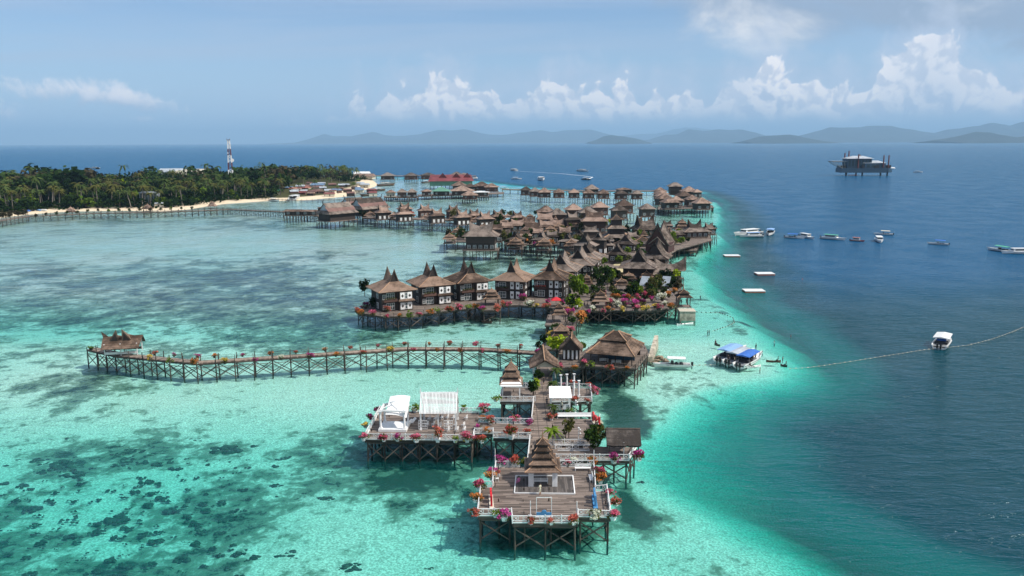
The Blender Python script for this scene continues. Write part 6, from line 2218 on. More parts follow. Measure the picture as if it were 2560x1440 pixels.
gk = [(px, py) for px, py in [(1470, 742), (1488, 752), (1530, 735), (1545, 742), (1600, 742), (1612, 752), (1625, 735), (1640, 742), (1660, 738), (1500, 722), (1530, 720), (1598, 716), (1605, 700), (1630, 700), (1652, 716), (1672, 724), (1686, 718), (1476, 712), (1484, 730), (1550, 700), (1520, 706), (1500, 745), (1570, 745), (1575, 728), (1636, 715), (1668, 695), (1460, 705), (1440, 700)]]
for k, (px, py) in enumerate(sorted(gk)):
    kd = rr_.choice(['dark', 'mid', 'mid', 'olive', 'bright', 'dark'])
    shrub(px, py, ZP, rr_.uniform(1.4, 2.4), kd, f'leafy bed among the garden pavilions, {_ord[k]} from the left', rr_.uniform(1.4, 2.6), group='garden beds', trunk=.2)
for k, (px, py) in enumerate([(1606, 738), (1660, 736), (1668, 730), (1680, 738), (1596, 734), (1650, 740)]):
    p = G(px, py, ZP)
    t_ = thing('garden_table', f'small white table on the garden terrace, {_ord[sorted([1606, 1660, 1668, 1680, 1596, 1650]).index(px)]} from the left', 'table', (p.x, p.y, ZP), rr_.uniform(0, 3), 'white garden tables')
    part('top', MB().box(-.8, .8, -.5, .5, .72, .78), M['white'], t_)
    for sx in (-.7, .7):
        for sy in (-.4, .4):
            part('leg', MB().box(sx - .04, sx + .04, sy - .04, sy + .04, 0, .72), M['white'], t_)
# ------------------------------------------------------------------ far huts on stilts
def hip_hut(label, px, py, wp_, z=4.5, wall_h=4.0, rot=8, dr=.85, roof='thatch_far', wall='redwall', roof_k=.30, group='far stilt huts', piles=True, ridge=.12, cat='hut', name='stilt_hut', pr=.22):
    p = G(px, py, z + wall_h)
    W_ = wpx(wp_, p)
    D_ = W_ * dr
    t_ = thing(name, label, cat, (p.x, p.y, z), math.radians(rot), group)
    part('wall', MB().box(-W_ * .40, W_ * .40, -D_ * .38, D_ * .38, 0, wall_h + .2), M[wall], t_)
    part('roof', MB().frustum(W_, D_, wall_h, W_ * ridge, D_ * .04, wall_h + W_ * roof_k, 3, 1.12, thick=.2), M[roof], t_)
    part('floor_deck', MB().box(-W_ * .46, W_ * .46, -D_ * .5, D_ * .45, -.35, -.004), M['deck_x'], t_)
    part('door', MB().box(-.6, .6, -D_ * .38 - .06, -D_ * .38, 0, 2.1), M['gable'], t_)
    for sx in (-.24, .24):
        window(t_, sx * W_, -D_ * .38 - .04, 1.0, 1.5, 1.4, 0, 1)
    if piles:
        nx = max(3, round(W_ / 2.6))
        for i in range(nx + 1):
            for yy in (-.46, .42):
                pile(t_, -W_ * .43 + W_ * .86 * i / nx, yy * D_, -z - 1.2, -.3, pr)
    return t_


for k, (px, py, wp_, rf, lab) in enumerate([
    (1365, 528, 47, 'thatch_far', 'pale hipped hut on stilts, first of the row behind the middle villas'),
    (1393, 535, 48, 'thatch_grey', 'grey hipped hut overlapping the first pale one'),
    (1434, 523, 46, 'thatch_far', 'second pale hipped hut of the row behind the middle villas'),
    (1469, 530, 47, 'thatch_grey', 'grey hipped hut left of the raised villa horns'),
    (1499, 517, 45, 'thatch_far', 'third pale hipped hut, above the raised villa'),
    (1547, 525, 43, 'thatch_grey', 'grey hipped hut with a balcony, in front of the fourth pale one'),
    (1560, 513, 47, 'thatch_far', 'fourth pale hipped hut with red-brown walls'),
    (1617, 521, 41, 'thatch_grey', 'lone grey hipped hut at the right end of that row')]):
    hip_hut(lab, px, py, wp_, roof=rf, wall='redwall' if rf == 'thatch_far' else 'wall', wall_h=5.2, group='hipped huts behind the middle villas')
for k, (px, py, wp_) in enumerate([(1315, 475, 30), (1337, 478, 30), (1361, 480, 35), (1397, 481, 31), (1435, 481, 30), (1471, 482, 31), (1508, 483, 33), (1552, 484, 34), (1592, 484, 30)]):
    hip_hut(f'far pink-roofed stilt hut, {_ord[k]} from the left in the long straight row', px, py, wp_, roof='thatch_far' if k not in (0, 1, 7, 8) else 'thatch_grey', wall_h=4.4, rot=6, group='far row of stilt huts')
for k, (px, py, wp_, lab) in enumerate([
    (1650, 478, 32, 'rearmost of the overlapping tan roofs in the far right cluster'), (1652, 484, 35, 'second of the overlapping tan roofs in the far right cluster'), (1655, 490, 38, 'third of the overlapping tan roofs in the far right cluster'), (1659, 496, 40, 'frontmost of the overlapping tan roofs in the far right cluster'),
    (1675, 505, 44, 'tan roof with dark skylight slats in the far right cluster'), (1722, 478, 40, 'back roof standing over open stilts in the far right cluster'), (1709, 489, 40, 'middle hipped hut of the far right cluster'), (1730, 498, 36, 'hipped hut behind the outermost one in the far right cluster'), (1754, 507, 44, 'outermost hut of the far right cluster, on tall stilts'), (1742, 480, 24, 'small roof at the back right of the far right cluster'), (1690, 500, 34, 'low roof among the far right cluster')]):
    hip_hut(lab, px, py, wp_, roof='thatch_far', wall='wall', wall_h=4.6, rot=10, group='far right cluster of huts')
p = G(1687, 487, 4.5)
lt = thing('lookout_tower', 'dark square lookout tower at the back of the far right cluster', 'tower', (p.x, p.y, 4.5))
part('wall', MB().box(-5, 5, -5, 5, 0, 8), M['redwall'], lt)
part('roof', MB().frustum(14, 13, 8, 3, .5, 11.5, 2), M['thatch_grey'], lt)
part('railing', MB().box(-6, 6, -6, -5.8, 4.5, 5.6).box(5.8, 6, -6, 6, 4.5, 5.6), M['beam'], lt)
platform('far deck in front of the far right cluster of huts', gp([(1644, 524), (1785, 519), (1780, 512), (1645, 516)], 3.2), 3.2, 'deck_x', pile_step=5, braces=False, pile_r=.22, interior=False)
platform('far boardwalk behind the long straight row of huts', gp([(1255, 474), (1480, 478), (1640, 478), (1640, 476), (1480, 476), (1255, 472)], 4.0), 4.0, 'deck_x', pile_step=9, braces=False, pile_r=.25, interior=False)
hip_hut('double-roofed arrival pavilion behind the long straight row', 1479, 472, 36, roof='thatch_grey', wall='wall', wall_h=5)
hip_hut('flat tan shelter behind the long straight row', 1560, 473, 40, roof='thatch_far', wall='wall', wall_h=5, roof_k=.10)
# group at the left of the row
for (px, py, wp_, rf, wl, wh, rk, dr, lab) in [
    (969, 439, 40, 'straw', 'wall', 5.0, .20, .7, 'first dark-roofed hut on the far jetty'), (1028, 439, 38, 'straw', 'redwall', 5.0, .20, .7, 'second dark-roofed hut on the far jetty'), (1070, 438, 42, 'straw', 'redwall', 5.0, .16, .6, 'third and longest dark-roofed hut on the far jetty'), (1142, 438, 40, 'thatch_grey', 'wall', 6.0, .22, .7, 'brown roofed building at the far end of the jetty'), (1160, 437, 26, 'thatch_grey', 'redwall', 7.0, .2, .7, 'smaller block beside the brown building at the jetty end'),
    (1148, 463, 40, 'thatch_far', 'redwall', 4.5, .24, .8, 'hipped hut just behind the crimson roof'), (1176, 466, 34, 'thatch_far', 'wall', 4.5, .2, .8, 'hipped hut right of the crimson roof'), (1204, 464, 46, 'thatch_far', 'redwall', 4.5, .22, .8, 'broad hipped hut with brown walls right of the crimson roof'), (1229, 467, 38, 'thatch_far', 'redwall', 4.5, .24, .8, 'hipped hut at the right end of the crimson roof group'),
    (1103, 477, 49, 'roof_green', 'wall', 4.0, .20, .7, 'open shed with green sheet roof'), (1155, 476, 62, 'thatch_far', 'wall', 4.0, .18, .7, 'wide brown-roofed hall beside the green shed'), (1066, 478, 28, 'thatch_far', 'redwall', 4.2, .2, .8, 'small red-walled hut left of the green shed'), (1005, 480, 28, 'thatch_grey', 'redwall', 5.0, .3, .8, 'left half of the dark twin-gabled house'), (1030, 480, 28, 'thatch_grey', 'redwall', 5.0, .3, .8, 'right half of the dark twin-gabled house'), (977, 481, 27, 'thatch_far', 'cream', 4.0, .24, .8, 'pale gabled hut near the sand spit'),
    (1201, 480, 46, 'white', 'wall', 3.6, .06, .5, 'long flat white canopy over a floating deck'), (1174, 487, 42, 'thatch_far', 'redwall', 3.4, .26, 1.0, 'round-looking tan hut standing over the lagoon')]:
    hip_hut(lab, px, py, wp_, roof=rf, wall=wl, wall_h=wh, roof_k=rk, dr=dr, rot=5, group='huts by the village point', z=3.4)
p0, p1 = G(1068, 453, 9), G(1182, 452, 9)
rr = thing('red_roof_hall', 'very long hall with crimson sheet roof and small gable horns', 'hall', ((p0.x + p1.x) / 2, p0.y + 14, 3.4), math.atan2(p1.y - p0.y, p1.x - p0.x))
Lr = (p1 - p0).length
part('wall', MB().box(-Lr * .47, Lr * .47, -10, 10, 0, 5.6), M['roof_green'], rr)
part('roof', MB().frustum(Lr * 1.0, 26, 5.6, Lr * .9, .6, 12.5, 3, 1.1, thick=.3), M['roof_red'], rr)
for sx in (-.18, .12, .36):
    part('gable_horn', MB().add([(sx * Lr - 5, -6, 9), (sx * Lr + 5, -6, 9), (sx * Lr, -8, 15), (sx * Lr, 2, 12.6)], [(0, 1, 2), (1, 3, 2), (0, 2, 3)]), M['roof_red'], rr)
for k in range(12):
    pile(rr, -Lr * .46 + Lr * .92 * k / 11, -10, -5, 0, .4)
platform('far jetty running out from the island point', gp([(905, 440), (1190, 440), (1190, 438.6), (905, 438.6)], 4.0), 4.0, 'deck_x', pile_step=11, braces=False, pile_r=.35, interior=False)
platform('dark quay in front of the twin-gabled house', gp([(960, 494), (1045, 494), (1045, 489), (960, 489)], 2.6), 2.6, 'deck_x', pile_step=6, braces=False, pile_r=.25, interior=False)
platform('shaded quay under the green shed and wide hall', gp([(1045, 491), (1260, 484), (1260, 480), (1045, 486)], 3.0), 3.0, 'deck_x', pile_step=7, braces=False, pile_r=.25, interior=False)

# ---- long gabled halls at the head of the lagoon
def thai_hall(label, px, py, wp_, lp, rot, z=4.0):
    p = G(px, py, z + 5)
    W_ = wpx(wp_, p)
    L_ = W_ * lp
    t_ = thing('gabled_hall', label, 'hall', (p.x, p.y, z), math.radians(rot), 'two-tiered gabled halls')
    part('wall', MB().box(-W_ * .40, W_ * .40, -L_ * .44, L_ * .44, 0, 5), M['wall'], t_)
    part('lower_roof', MB().frustum(W_ * 1.05, L_ * 1.04, 4.6, W_ * .70, L_ * .92, 6.6, 2, 1.0, thick=.25), M['thatch_grey'], t_)
    for nm, w2, z0, h, l2 in (('middle_roof', .78, 6.2, W_ * .17, .97), ('upper_roof', .46, 6.2 + W_ * .13, W_ * .20, .90)):
        b = MB()
        for s in (-1, 1):
            hx = w2 * W_ / 2
            top_in = 0 if nm == 'upper_roof' else W_ * .18
            yb = l2 * L_ / 2
            q = [(s * hx, -yb, z0), (s * hx, yb, z0), (s * top_in, yb * 1.03, z0 + h), (s * top_in, -yb * 1.03, z0 + h)]
            b.add(q + [(x_, y_, z_ - .3) for x_, y_, z_ in q], [(0, 1, 2, 3) if s > 0 else (3, 2, 1, 0), (7, 6, 5, 4) if s > 0 else (4, 5, 6, 7), (0, 4, 5, 1), (1, 5, 6, 2), (2, 6, 7, 3), (3, 7, 4, 0)])
        part(nm, b, M['thatch_grey' if nm == 'upper_roof' else 'tin_brown'], t_)
    hz = 6.2 + W_ * .33
    for sy in (-1, 1):
        yg = sy * L_ * .435
        part('gable', MB().add([(-W_ * .36, yg, 6.3), (W_ * .36, yg, 6.3), (W_ * .18, yg, 6.2 + W_ * .15), (0, yg, hz - .6), (-W_ * .18, yg, 6.2 + W_ * .15)], [(0, 1, 2, 3, 4)]), M['tin'], t_)
        yh = sy * L_ * .47
        part('finial', MB().bar((0, yh, hz - .4), (0, yh + sy * .6, hz + 2.0), .35), M['gable'], t_)
    part('floor_deck', MB().box(-W_ * .5, W_ * .5, -L_ * .5, L_ * .5, -.4, -.004), M['deck_x'], t_)
    n = max(4, round(L_ / 4))
    for i in range(n + 1):
        for sx in (-.47, .47):
            pile(t_, sx * W_, -L_ * .48 + L_ * .96 * i / n, -z - 1.2, -.3, .24)
            if i < n:
                y0_, y1_ = -L_ * .48 + L_ * .96 * i / n, -L_ * .48 + L_ * .96 * (i + 1) / n
                bar('brace', (sx * W_, y0_, -z + .3), (sx * W_, y1_, -.6), .16, .18, M['brace'], t_)
    for i in range(1, 5):
        pile(t_, -W_ * .47 + W_ * .94 * i / 5, -L_ * .48, -z - 1.2, -.3, .24)
    return t_


thai_hall('front gabled hall with two-tiered roof at the head of the lagoon', 842, 530, 58, 1.5, -40)
thai_hall('rear gabled hall with two-tiered roof right of the front one', 922, 518, 58, 1.5, -40)
thai_hall('small gabled hall squeezed between the two larger halls', 884, 512, 42, 1.4, -40)
for k, (px, py, wp_, lab) in enumerate([(735, 528, 52, 'first low covered shed along the lagoon boardwalk'), (775, 528, 44, 'second low covered shed along the lagoon boardwalk'), (807, 520, 28, 'small capped shed behind the front gabled hall')]):
    hip_hut(lab, px, py, wp_, z=4.0, wall_h=2.8, dr=.4, rot=-4, roof='thatch_far', wall='wall', roof_k=.09, ridge=.8, group='covered boardwalk sheds', name='boardwalk_shed', cat='shed')

# ---- long boardwalk along the lagoon head
jl = gp([(-150, 576), (0, 551), (70, 540), (234, 533), (412, 529), (480, 527), (572, 523), (704, 529), (800, 540)], 3.6)
jt = thing('boardwalk', 'long dark boardwalk on cross-braced stilts between island and gabled halls', 'boardwalk', (0, 0, 0))
for k in range(len(jl) - 1):
    a, b_ = Vector((*jl[k], 0)), Vector((*jl[k + 1], 0))
    d = b_ - a
    part('deck', MB().box(0, d.length + .2, -1.6, 1.6, -.35, 0), M['deck_y'], jt, loc=(a.x, a.y, 3.6 + .004 * k), rz=math.atan2(d.y, d.x))
    nrm = Vector((-d.y, d.x, 0)).normalized()
    for j, p in enumerate(run_points(a, b_, 4.6)[:-1]):
        for s in (-1.4, 1.4):
            q = p + nrm * s
            pile(jt, q.x, q.y, -1.2, 4.6, .2)
        q, q2 = p - nrm * 1.4, p - nrm * 1.4 + d.normalized() * 4.6
        bar('brace', (q.x, q.y, .3), (q2.x, q2.y, 3.1), .16, .18, M['brace'], jt)
        bar('edge_beam', (q.x, q.y, 3.3), (q2.x, q2.y, 3.3), .2, .6, M['beam'], jt)
        bar('brace', (q.x, q.y, 3.1), (q2.x, q2.y, .3), .16, .18, M['brace'], jt)
        bar('railing', (q.x, q.y, 4.1), (q2.x, q2.y, 4.1), .12, .14, M['brace'], jt)
        bar('railing', (q.x, q.y, 4.55), (q2.x, q2.y, 4.55), .10, .12, M['brace'], jt)
bjs = gp([(640, 495), (740, 501), (850, 499), (960, 497)], 1.8)
bj = thing('beach_jetty', 'thin grey footbridge on posts crossing the lagoon in front of the beach', 'jetty', (0, 0, 0))
for k in range(len(bjs) - 1):
    a, b_ = Vector((*bjs[k], 0)), Vector((*bjs[k + 1], 0))
    d = b_ - a
    part('deck', MB().box(0, d.length, -.9, .9, -.2, 0), M['deck_y'], bj, loc=(a.x, a.y, 1.8 + .004 * k), rz=math.atan2(d.y, d.x))
    for p in run_points(a, b_, 5.0)[:-1]:
        pile(bj, p.x, p.y - .8, -1, 2.6, .17, M['brace'])
# ------------------------------------------------------------------ island: trees, village, mast
def tree_crown(v):
    r_ = random.Random(60 + v)
    return cached(('tcrown', v), lambda: leaf_cloud(1000 + v, 230, lumps(1100 + v, 11, .62, .52, .30, .34), .135, .9).mesh('crown'))


def tree_trunk():
    def mk():
        b = MB().tube([(0, 0, 0), (.01, .02, .3), (0, 0, .55)], [.035, .028, .018], 6)
        for a in (.3, 2.4, 4.4):
            b.tube([(0, 0, .32), (math.cos(a) * .16, math.sin(a) * .16, .50), (math.cos(a) * .3, math.sin(a) * .3, .62)], [.018, .012, .006], 5)
        return mat_mesh(b.mesh('trunk'), M['beam'])
    return cached('ttrunk', mk)


def tree(x, y, z, h, kind, label, group, spread=1.0):
    t_ = thing('tree', label, 'tree', (x, y, z), rng.uniform(0, 6.28), group)
    v = rng.randrange(6)
    part('crown', copy_mat(tree_crown(v), LEAF[kind]), None, t_, scale=(h * .5 * spread, h * .5 * spread, h * .82))
    part('trunk', tree_trunk(), None, t_, scale=(h, h, h))
    return t_


def treetop_h(px):
    return float(np.interp(px, [-200, 0, 60, 110, 150, 185, 230, 300, 330, 370, 400, 450, 520, 560, 640, 720, 830, 880, 900], [20, 24, 22, 25, 27, 25, 20, 16, 15, 21, 16, 16, 20, 17, 20, 22, 22, 18, 12]))


def px_of(x, y, z):
    v = Vector((x, y, z - CAM_H))
    dd = v.dot(_f)
    return 1280 + FPX * v.dot(_r) / dd, 720 - FPX * v.dot(_u) / dd


cand = []
r_ = random.Random(5)
IP = [(p[0], p[1]) for p in ISLAND]
yv = 500.0
while yv < 1300:
    st_ = 8.5 + (yv - 550) * .008
    xv = -760.0
    while xv < -120:
        x, y = xv + r_.uniform(-.45, .45) * st_, yv + r_.uniform(-.45, .45) * st_
        cand.append((x, y))
        xv += st_
    yv += st_
cx_a = np.array([c[0] for c in cand])
cy_a = np.array([c[1] for c in cand])
sdi = poly_sd(cx_a, cy_a, ISLAND)
VILL = [tuple(G(px, py, 1.5)[:2]) for px, py in [(700, 500), (890, 492), (960, 470), (950, 446), (880, 455), (730, 461)]]
BARE = [tuple(G(px, py, 1.0)[:2]) for px, py in [(470, 530), (900, 500), (900, 484), (720, 492), (600, 500), (470, 516)]]
palms, trees, rest_ = [], [], []
for (x, y), s in zip(cand, sdi):
    if s < 16 or inside(VILL, x, y) or inside(BARE, x, y):
        continue
    px, py = px_of(x, y, 8)
    if px < -120:
        continue
    near = s < 75
    ishore = s
    is_palm = r_.random() < (.46 if near else .22)
    dist = math.hypot(x, y)
    hk = treetop_h(px) / 20.0
    if near:
        h = r_.uniform(10, 16) if not is_palm else r_.uniform(11, 18)
        if s < 28 and not is_palm:
            h = r_.uniform(5, 9)
    else:
        h = r_.uniform(12, 21) * hk if not is_palm else r_.uniform(12, 19) * hk
    if r_.random() < .10 and s > 40:
        h *= r_.uniform(1.2, 1.42)
    (palms if is_palm else trees).append((dist, x, y, h, s))
palms.sort()
trees.sort()
rest_ = [(d, x, y, h, 'p') for d, x, y, h, s in palms[290:]] + [(d, x, y, h, 't') for d, x, y, h, s in trees[290:]]
for d, x, y, h, s in palms[:290]:
    palm((x, y, 1.2), h, h * .30 + 1.2, 'coconut palm in the crowded grove covering the island', 'island coconut palms', 'palm' if r_.random() < .55 else 'olive')
for d, x, y, h, s in trees[:290]:
    tree(x, y, 1.2, h, r_.choice(['dark', 'dark', 'mid', 'mid', 'bright']) if s < 60 else r_.choice(['dark', 'dark', 'dark', 'mid', 'mid', 'brown']), 'leafy broadleaf tree in the crowded wood covering the island', 'island broadleaf trees', r_.uniform(1.0, 1.6))
big = {k: MB() for k in ('dark', 'mid', 'palm', 'brown')}
for d, x, y, h, kd in rest_:
    if kd == 'p':
        c = MB()
        rr_ = random.Random(int(x * 7 + y))
        for k in range(11):
            a = k * 2.4 + rr_.random()
            L = h * .30 + 1.2
            lift = rr_.uniform(-.3, .8)
            pts = [Vector((x + math.cos(a) * L * s_, y + math.sin(a) * L * s_, h + 1.2 + (lift * s_ - 1.0 * s_ * s_) * L)) for s_ in (0, .5, 1)]
            sd_ = Vector((-math.sin(a), math.cos(a), -.2)) * L * .13
            big['palm'].add([pts[0], pts[1] - sd_, pts[2], pts[1] + sd_], [(0, 1, 2, 3)])
    else:
        key = rr_k = random.Random(int(x * 3 + y * 5)).choice(['dark', 'dark', 'mid', 'mid', 'brown'])
        rr_ = random.Random(int(x * 11 + y))
        L = [(x + rr_.uniform(-1, 1) * h * .3, y + rr_.uniform(-1, 1) * h * .3, 1.2 + h * rr_.uniform(.5, .82), h * rr_.uniform(.14, .24)) for _ in range(6)]
        for _ in range(56):
            c = rr_.choice(L)
            v = Vector((rr_.gauss(0, 1), rr_.gauss(0, 1), rr_.gauss(0, .8))).normalized() * c[3]
            p = Vector((c[0] + v.x, c[1] + v.y, c[2] + v.z))
            n_ = (v.normalized() + Vector((rr_.gauss(0, .4), rr_.gauss(0, .4), .6))).normalized()
            a = n_.orthogonal().normalized() * h * .085
            b_ = n_.cross(a)
            big[key].add([p - a, p - b_, p + a, p + b_], [(0, 1, 2, 3)])
wood = bpy.data.objects.new('wood', None)
COL.objects.link(wood)
wood['kind'] = 'stuff'
wood['label'] = 'dense mixed wood covering the far side of the island'
wood['category'] = 'wood'
for k, b in big.items():
    o = part('canopy', b, LEAF[k], wood)
    o['kind'] = 'stuff'
for (px, py, h, kd, sp, lab) in [(150, 452, 27, 'dark', 1.7, 'huge dark domed tree rising above the left of the island'), (185, 456, 24, 'dark', 1.6, 'dark spreading tree beside the huge domed tree'), (365, 458, 21, 'dark', 1.3, 'rounded dark tree standing alone on the island skyline'), (30, 455, 22, 'dark', 1.6, 'dark broad tree at the left edge of the island skyline'), (268, 460, 17, 'lime', 1.5, 'bright lime green tree top amid the dark wood'), (300, 458, 17, 'lime', 1.5, 'second bright lime green tree top, right of the other'), (215, 520, 12, 'bright', 1.6, 'light green spreading tree at the shore left of the long boardwalk'), (400, 516, 11, 'bright', 1.5, 'light green tree at the shore near the glazed house'), (780, 430, 20, 'mid', 1.7, 'broad flat-topped tree on the right of the island skyline'), (850, 436, 18, 'brown', 1.6, 'brownish feathery tree at the right end of the wood')]:
    p = G(px, py, 1.2 + (h * .5 if py < 470 else 0))
    tree(p.x, p.y, 1.2, h, kd, lab, None, sp)
# low scrub along the shore so that the trunks stand in green
ub = MB()
rr_ = random.Random(9)
for (x, y), s in zip(cand, sdi):
    if 12 < s < 46 and not inside(VILL, x, y) and not inside(BARE, x, y):
        for _ in range(26):
            p = Vector((x + rr_.uniform(-5, 5), y + rr_.uniform(-5, 5), 1.3 + rr_.random() ** 1.3 * 6.5))
            n_ = Vector((rr_.gauss(0, 1), rr_.gauss(0, 1) - .4, 1.0)).normalized()
            a = n_.orthogonal().normalized() * rr_.uniform(.8, 1.7)
            b_ = n_.cross(a)
            ub.add([p - a, p - b_, p + a, p + b_], [(0, 1, 2, 3)])
o = part('undergrowth', ub, LEAF['dark'])
o['kind'] = 'stuff'

# ---- village on the point
RC = [('tin', 'grey tin'), ('tin_red', 'red tin'), ('tin_orange', 'orange tin'), ('tin_blue', 'blue tin'), ('tin_brown', 'brown tin'), ('thatch_far', 'palm thatch')]
rr_ = random.Random(12)
hc = {}
spots = []
for k in range(38):
    for _ in range(30):
        px, py = rr_.uniform(722, 935), rr_.uniform(462, 489)
        if py > 462 + (px - 722) * -.02 and all(abs(px - a) > 8 or abs(py - b_) > 3.2 for a, b_ in spots):
            spots.append((px, py))
            break
for (px, py) in sorted(spots):
    p = G(px, py, 1.8)
    key, nm_ = rr_.choice(RC + [RC[0], RC[4], RC[4]])
    hc[nm_] = hc.get(nm_, 0) + 1
    w_, d_, h_ = rr_.uniform(6, 11), rr_.uniform(5, 8), rr_.uniform(2.4, 3.4)
    t_ = thing('village_hut', f'village hut with {nm_} roof on the sandy point, {_ord[hc[nm_] - 1]} such from the left', 'hut', (p.x, p.y, .8), rr_.uniform(-.5, .5), 'village huts on the point')
    part('wall', MB().box(-w_ * .45, w_ * .45, -d_ * .42, d_ * .42, 0, h_ + .3), M[rr_.choice(['redwall', 'wall', 'cream', 'wall'])], t_)
    part('roof', MB().frustum(w_, d_, h_, w_ * .96, .2, h_ + d_ * .22, 1, 1.0, thick=.1), M[key], t_)
    part('door', MB().box(-.5, .5, -d_ * .42 - .05, -d_ * .42, 0, 2.0), M['gable'], t_)
for (px, py, h, kd) in [(885, 477, 9, 'palm'), (892, 468, 10, 'palm'), (900, 462, 9, 'mid'), (845, 484, 8, 'palm'), (747, 487, 12, 'palm'), (790, 478, 12, 'palm'), (760, 470, 13, 'palm'), (820, 470, 12, 'palm'), (705, 484, 14, 'palm'), (850, 466, 12, 'palm')]:
    p = G(px, py, 1.5)
    palm((p.x, p.y, 1), h, h * .32 + 1, 'coconut palm standing between the village huts', 'village coconut palms', kd)
# buildings among the trees
p = G(372, 514, 1.5)
gb_ = thing('glazed_house', 'glazed greenish house front between the palms', 'house', (p.x, p.y, 1.2), .05)
part('wall', MB().box(-7, 7, 0, 8, 0, 11), M['tin'], gb_)
for k in range(6):
    part('pane', MB().box(-6.6 + k * 2.25, -6.6 + k * 2.25 + 1.95, -.1, 0, .8, 10.4), M['glass'], gb_)
part('roof', MB().box(-7.5, 7.5, -.8, 8.5, 11, 11.5), M['tin'], gb_)
for (px, py, w_, h_, rf, lab) in [(22, 520, 18, 4, 'tin', 'grey roofed open shed under the palms at the left edge'), (398, 516, 7, 3, 'tin', 'small white roofed house right of the glazed house'), (686, 487, 11, 5, 'canvas_green', 'turquoise hut at the edge of the beach'), (672, 445, 14, 4, 'tin', 'pale roof showing through the wood'), (795, 470, 16, 4, 'tin_blue', 'blue roofed house behind the village'), (430, 436, 40, 5, 'tin', 'long white-roofed hall beyond the island wood'), (462, 437, 30, 4, 'cream', 'low pale hall beyond the island wood'), (905, 442, 26, 5, 'white', 'white roofed house on the far tip of the point'), (912, 447, 30, 4, 'thatch_far', 'tan roofed house on the far tip of the point'), (500, 437, 60, 2, 'cream', 'pale sea wall beyond the island wood')]:
    p = G(px, py, 1.5)
    t_ = thing('house', lab, 'house', (p.x, p.y, 1.0), rr_.uniform(-.2, .2), 'houses among the island trees')
    part('wall', MB().box(-w_ * .46, w_ * .46, -w_ * .25, w_ * .25, 0, h_), M['cream'], t_)
    part('roof', MB().frustum(w_, w_ * .6, h_, w_ * .9, .3, h_ + w_ * .14, 1, 1.0), M[rf], t_)
    part('door', MB().box(-.6, .6, -w_ * .25 - .06, -w_ * .25, 0, 2.1), M['gable'], t_)
for (px, py, lab) in [(178, 535, 'small tiered pavilion on the beach at the left of the long boardwalk'), (370, 527, 'small tiered pavilion on the beach below the glazed house'), (531, 520, 'little capped kiosk on the boardwalk bend')]:
    p = G(px, py, 2)
    pagoda(p.x, p.y, 1.6, 6.5, 3, lab, h0=2.0, rise=.9, gap=.25, shrink=.72, spire=1.0, roof='thatch_far', posts='wall')
rr_ = random.Random(31)
for k, (px, py) in enumerate([(30, 529), (42, 527), (55, 525), (66, 528), (82, 526), (96, 526), (110, 526)]):
    p = G(px, py, 1.2)
    t_ = thing('beached_canoe', f'upturned pale canoe on the beach, {_ord[k]} from the left', 'canoe', (p.x, p.y, .9), rr_.uniform(-.6, .6), 'canoes on the beach')
    part('hull', MB().tube([(-3.5, 0, .3), (-2, 0, .5), (2, 0, .5), (3.5, 0, .3)], [.1, .8, .8, .1], 7), M[['hull_white', 'pale_blue', 'hull_white', 'canvas_blue'][k % 4]], t_)
    part('keel', MB().bar((-3, 0, 1.25), (3, 0, 1.25), .12), M['cream'], t_)
# brown scrub by the left edge of the boardwalk
for k, (px, py) in enumerate([(8, 548), (26, 545), (45, 543), (62, 541)]):
    shrub(px, py, 2.4, 3.4, 'brown', f'dry reddish shrub at the left end of the boardwalk, {_ord[k]} from the left', 3.0, group='dry shrubs', trunk=.5)
rr_ = random.Random(77)
for k in range(16):
    px = 90 + k * 26
    kd = rr_.choice(['olive', 'mid', 'brown', 'bright'])
    shrub(px, float(np.interp(px, [0, 234, 480], [551, 531, 525])), 3.6, 1.6, kd, f'planter shrub on the long boardwalk, {_ord[k]} from the left', 1.8, group='boardwalk planter shrubs', trunk=.3)

# ---- communications mast
p = G(577, 436, 8)
mast = thing('radio_mast', 'red and white lattice radio mast with dishes above the island wood', 'radio mast', (p.x * .86, p.y * .86, 1), .2)
zt = 57.0
zs = [0, 9, 19, 28, 37, 45, 56]
for i in range(6):
    b = MB()
    wa, wb_ = 3.0 - 1.9 * zs[i] / 56, 3.0 - 1.9 * zs[i + 1] / 56
    cs_ = [(-1, -1), (1, -1), (1, 1), (-1, 1)]
    for j in range(4):
        a0, a1 = cs_[j], cs_[(j + 1) % 4]
        b.bar((a0[0] * wa, a0[1] * wa, zs[i]), (a0[0] * wb_, a0[1] * wb_, zs[i + 1]), .75)
        mid_ = (zs[i] + zs[i + 1]) / 2
        wm = (wa + wb_) / 2
        b.bar((a0[0] * wa, a0[1] * wa, zs[i]), (a1[0] * wm, a1[1] * wm, mid_), .42)
        b.bar((a1[0] * wm, a1[1] * wm, mid_), (a0[0] * wb_, a0[1] * wb_, zs[i + 1]), .42)
        b.bar((a0[0] * wb_, a0[1] * wb_, zs[i + 1] - .1), (a1[0] * wb_, a1[1] * wb_, zs[i + 1] - .1), .42)
    part('lattice_section', b, M['rust' if i % 2 == 0 else 'white'], mast)
part('top_platform', MB().box(-1.9, 1.9, -1.9, 1.9, 56, 56.5).bar((-1.8, -1.8, 56), (-1.8, -1.8, 58), .3).bar((1.8, -1.8, 56), (1.8, -1.8, 58), .3), M['rust'], mast)
for (x, y, z, r_d) in [(3.2, -1.5, 31, 2.2), (1.6, -1.4, 50, 1.1), (-1.6, -1.6, 40, .9)]:
    part('dish', MB().tube([(x, y, z), (x, y - .5, z), (x, y - .7, z)], [.4, r_d * .8, r_d], 12), M['white'], mast)
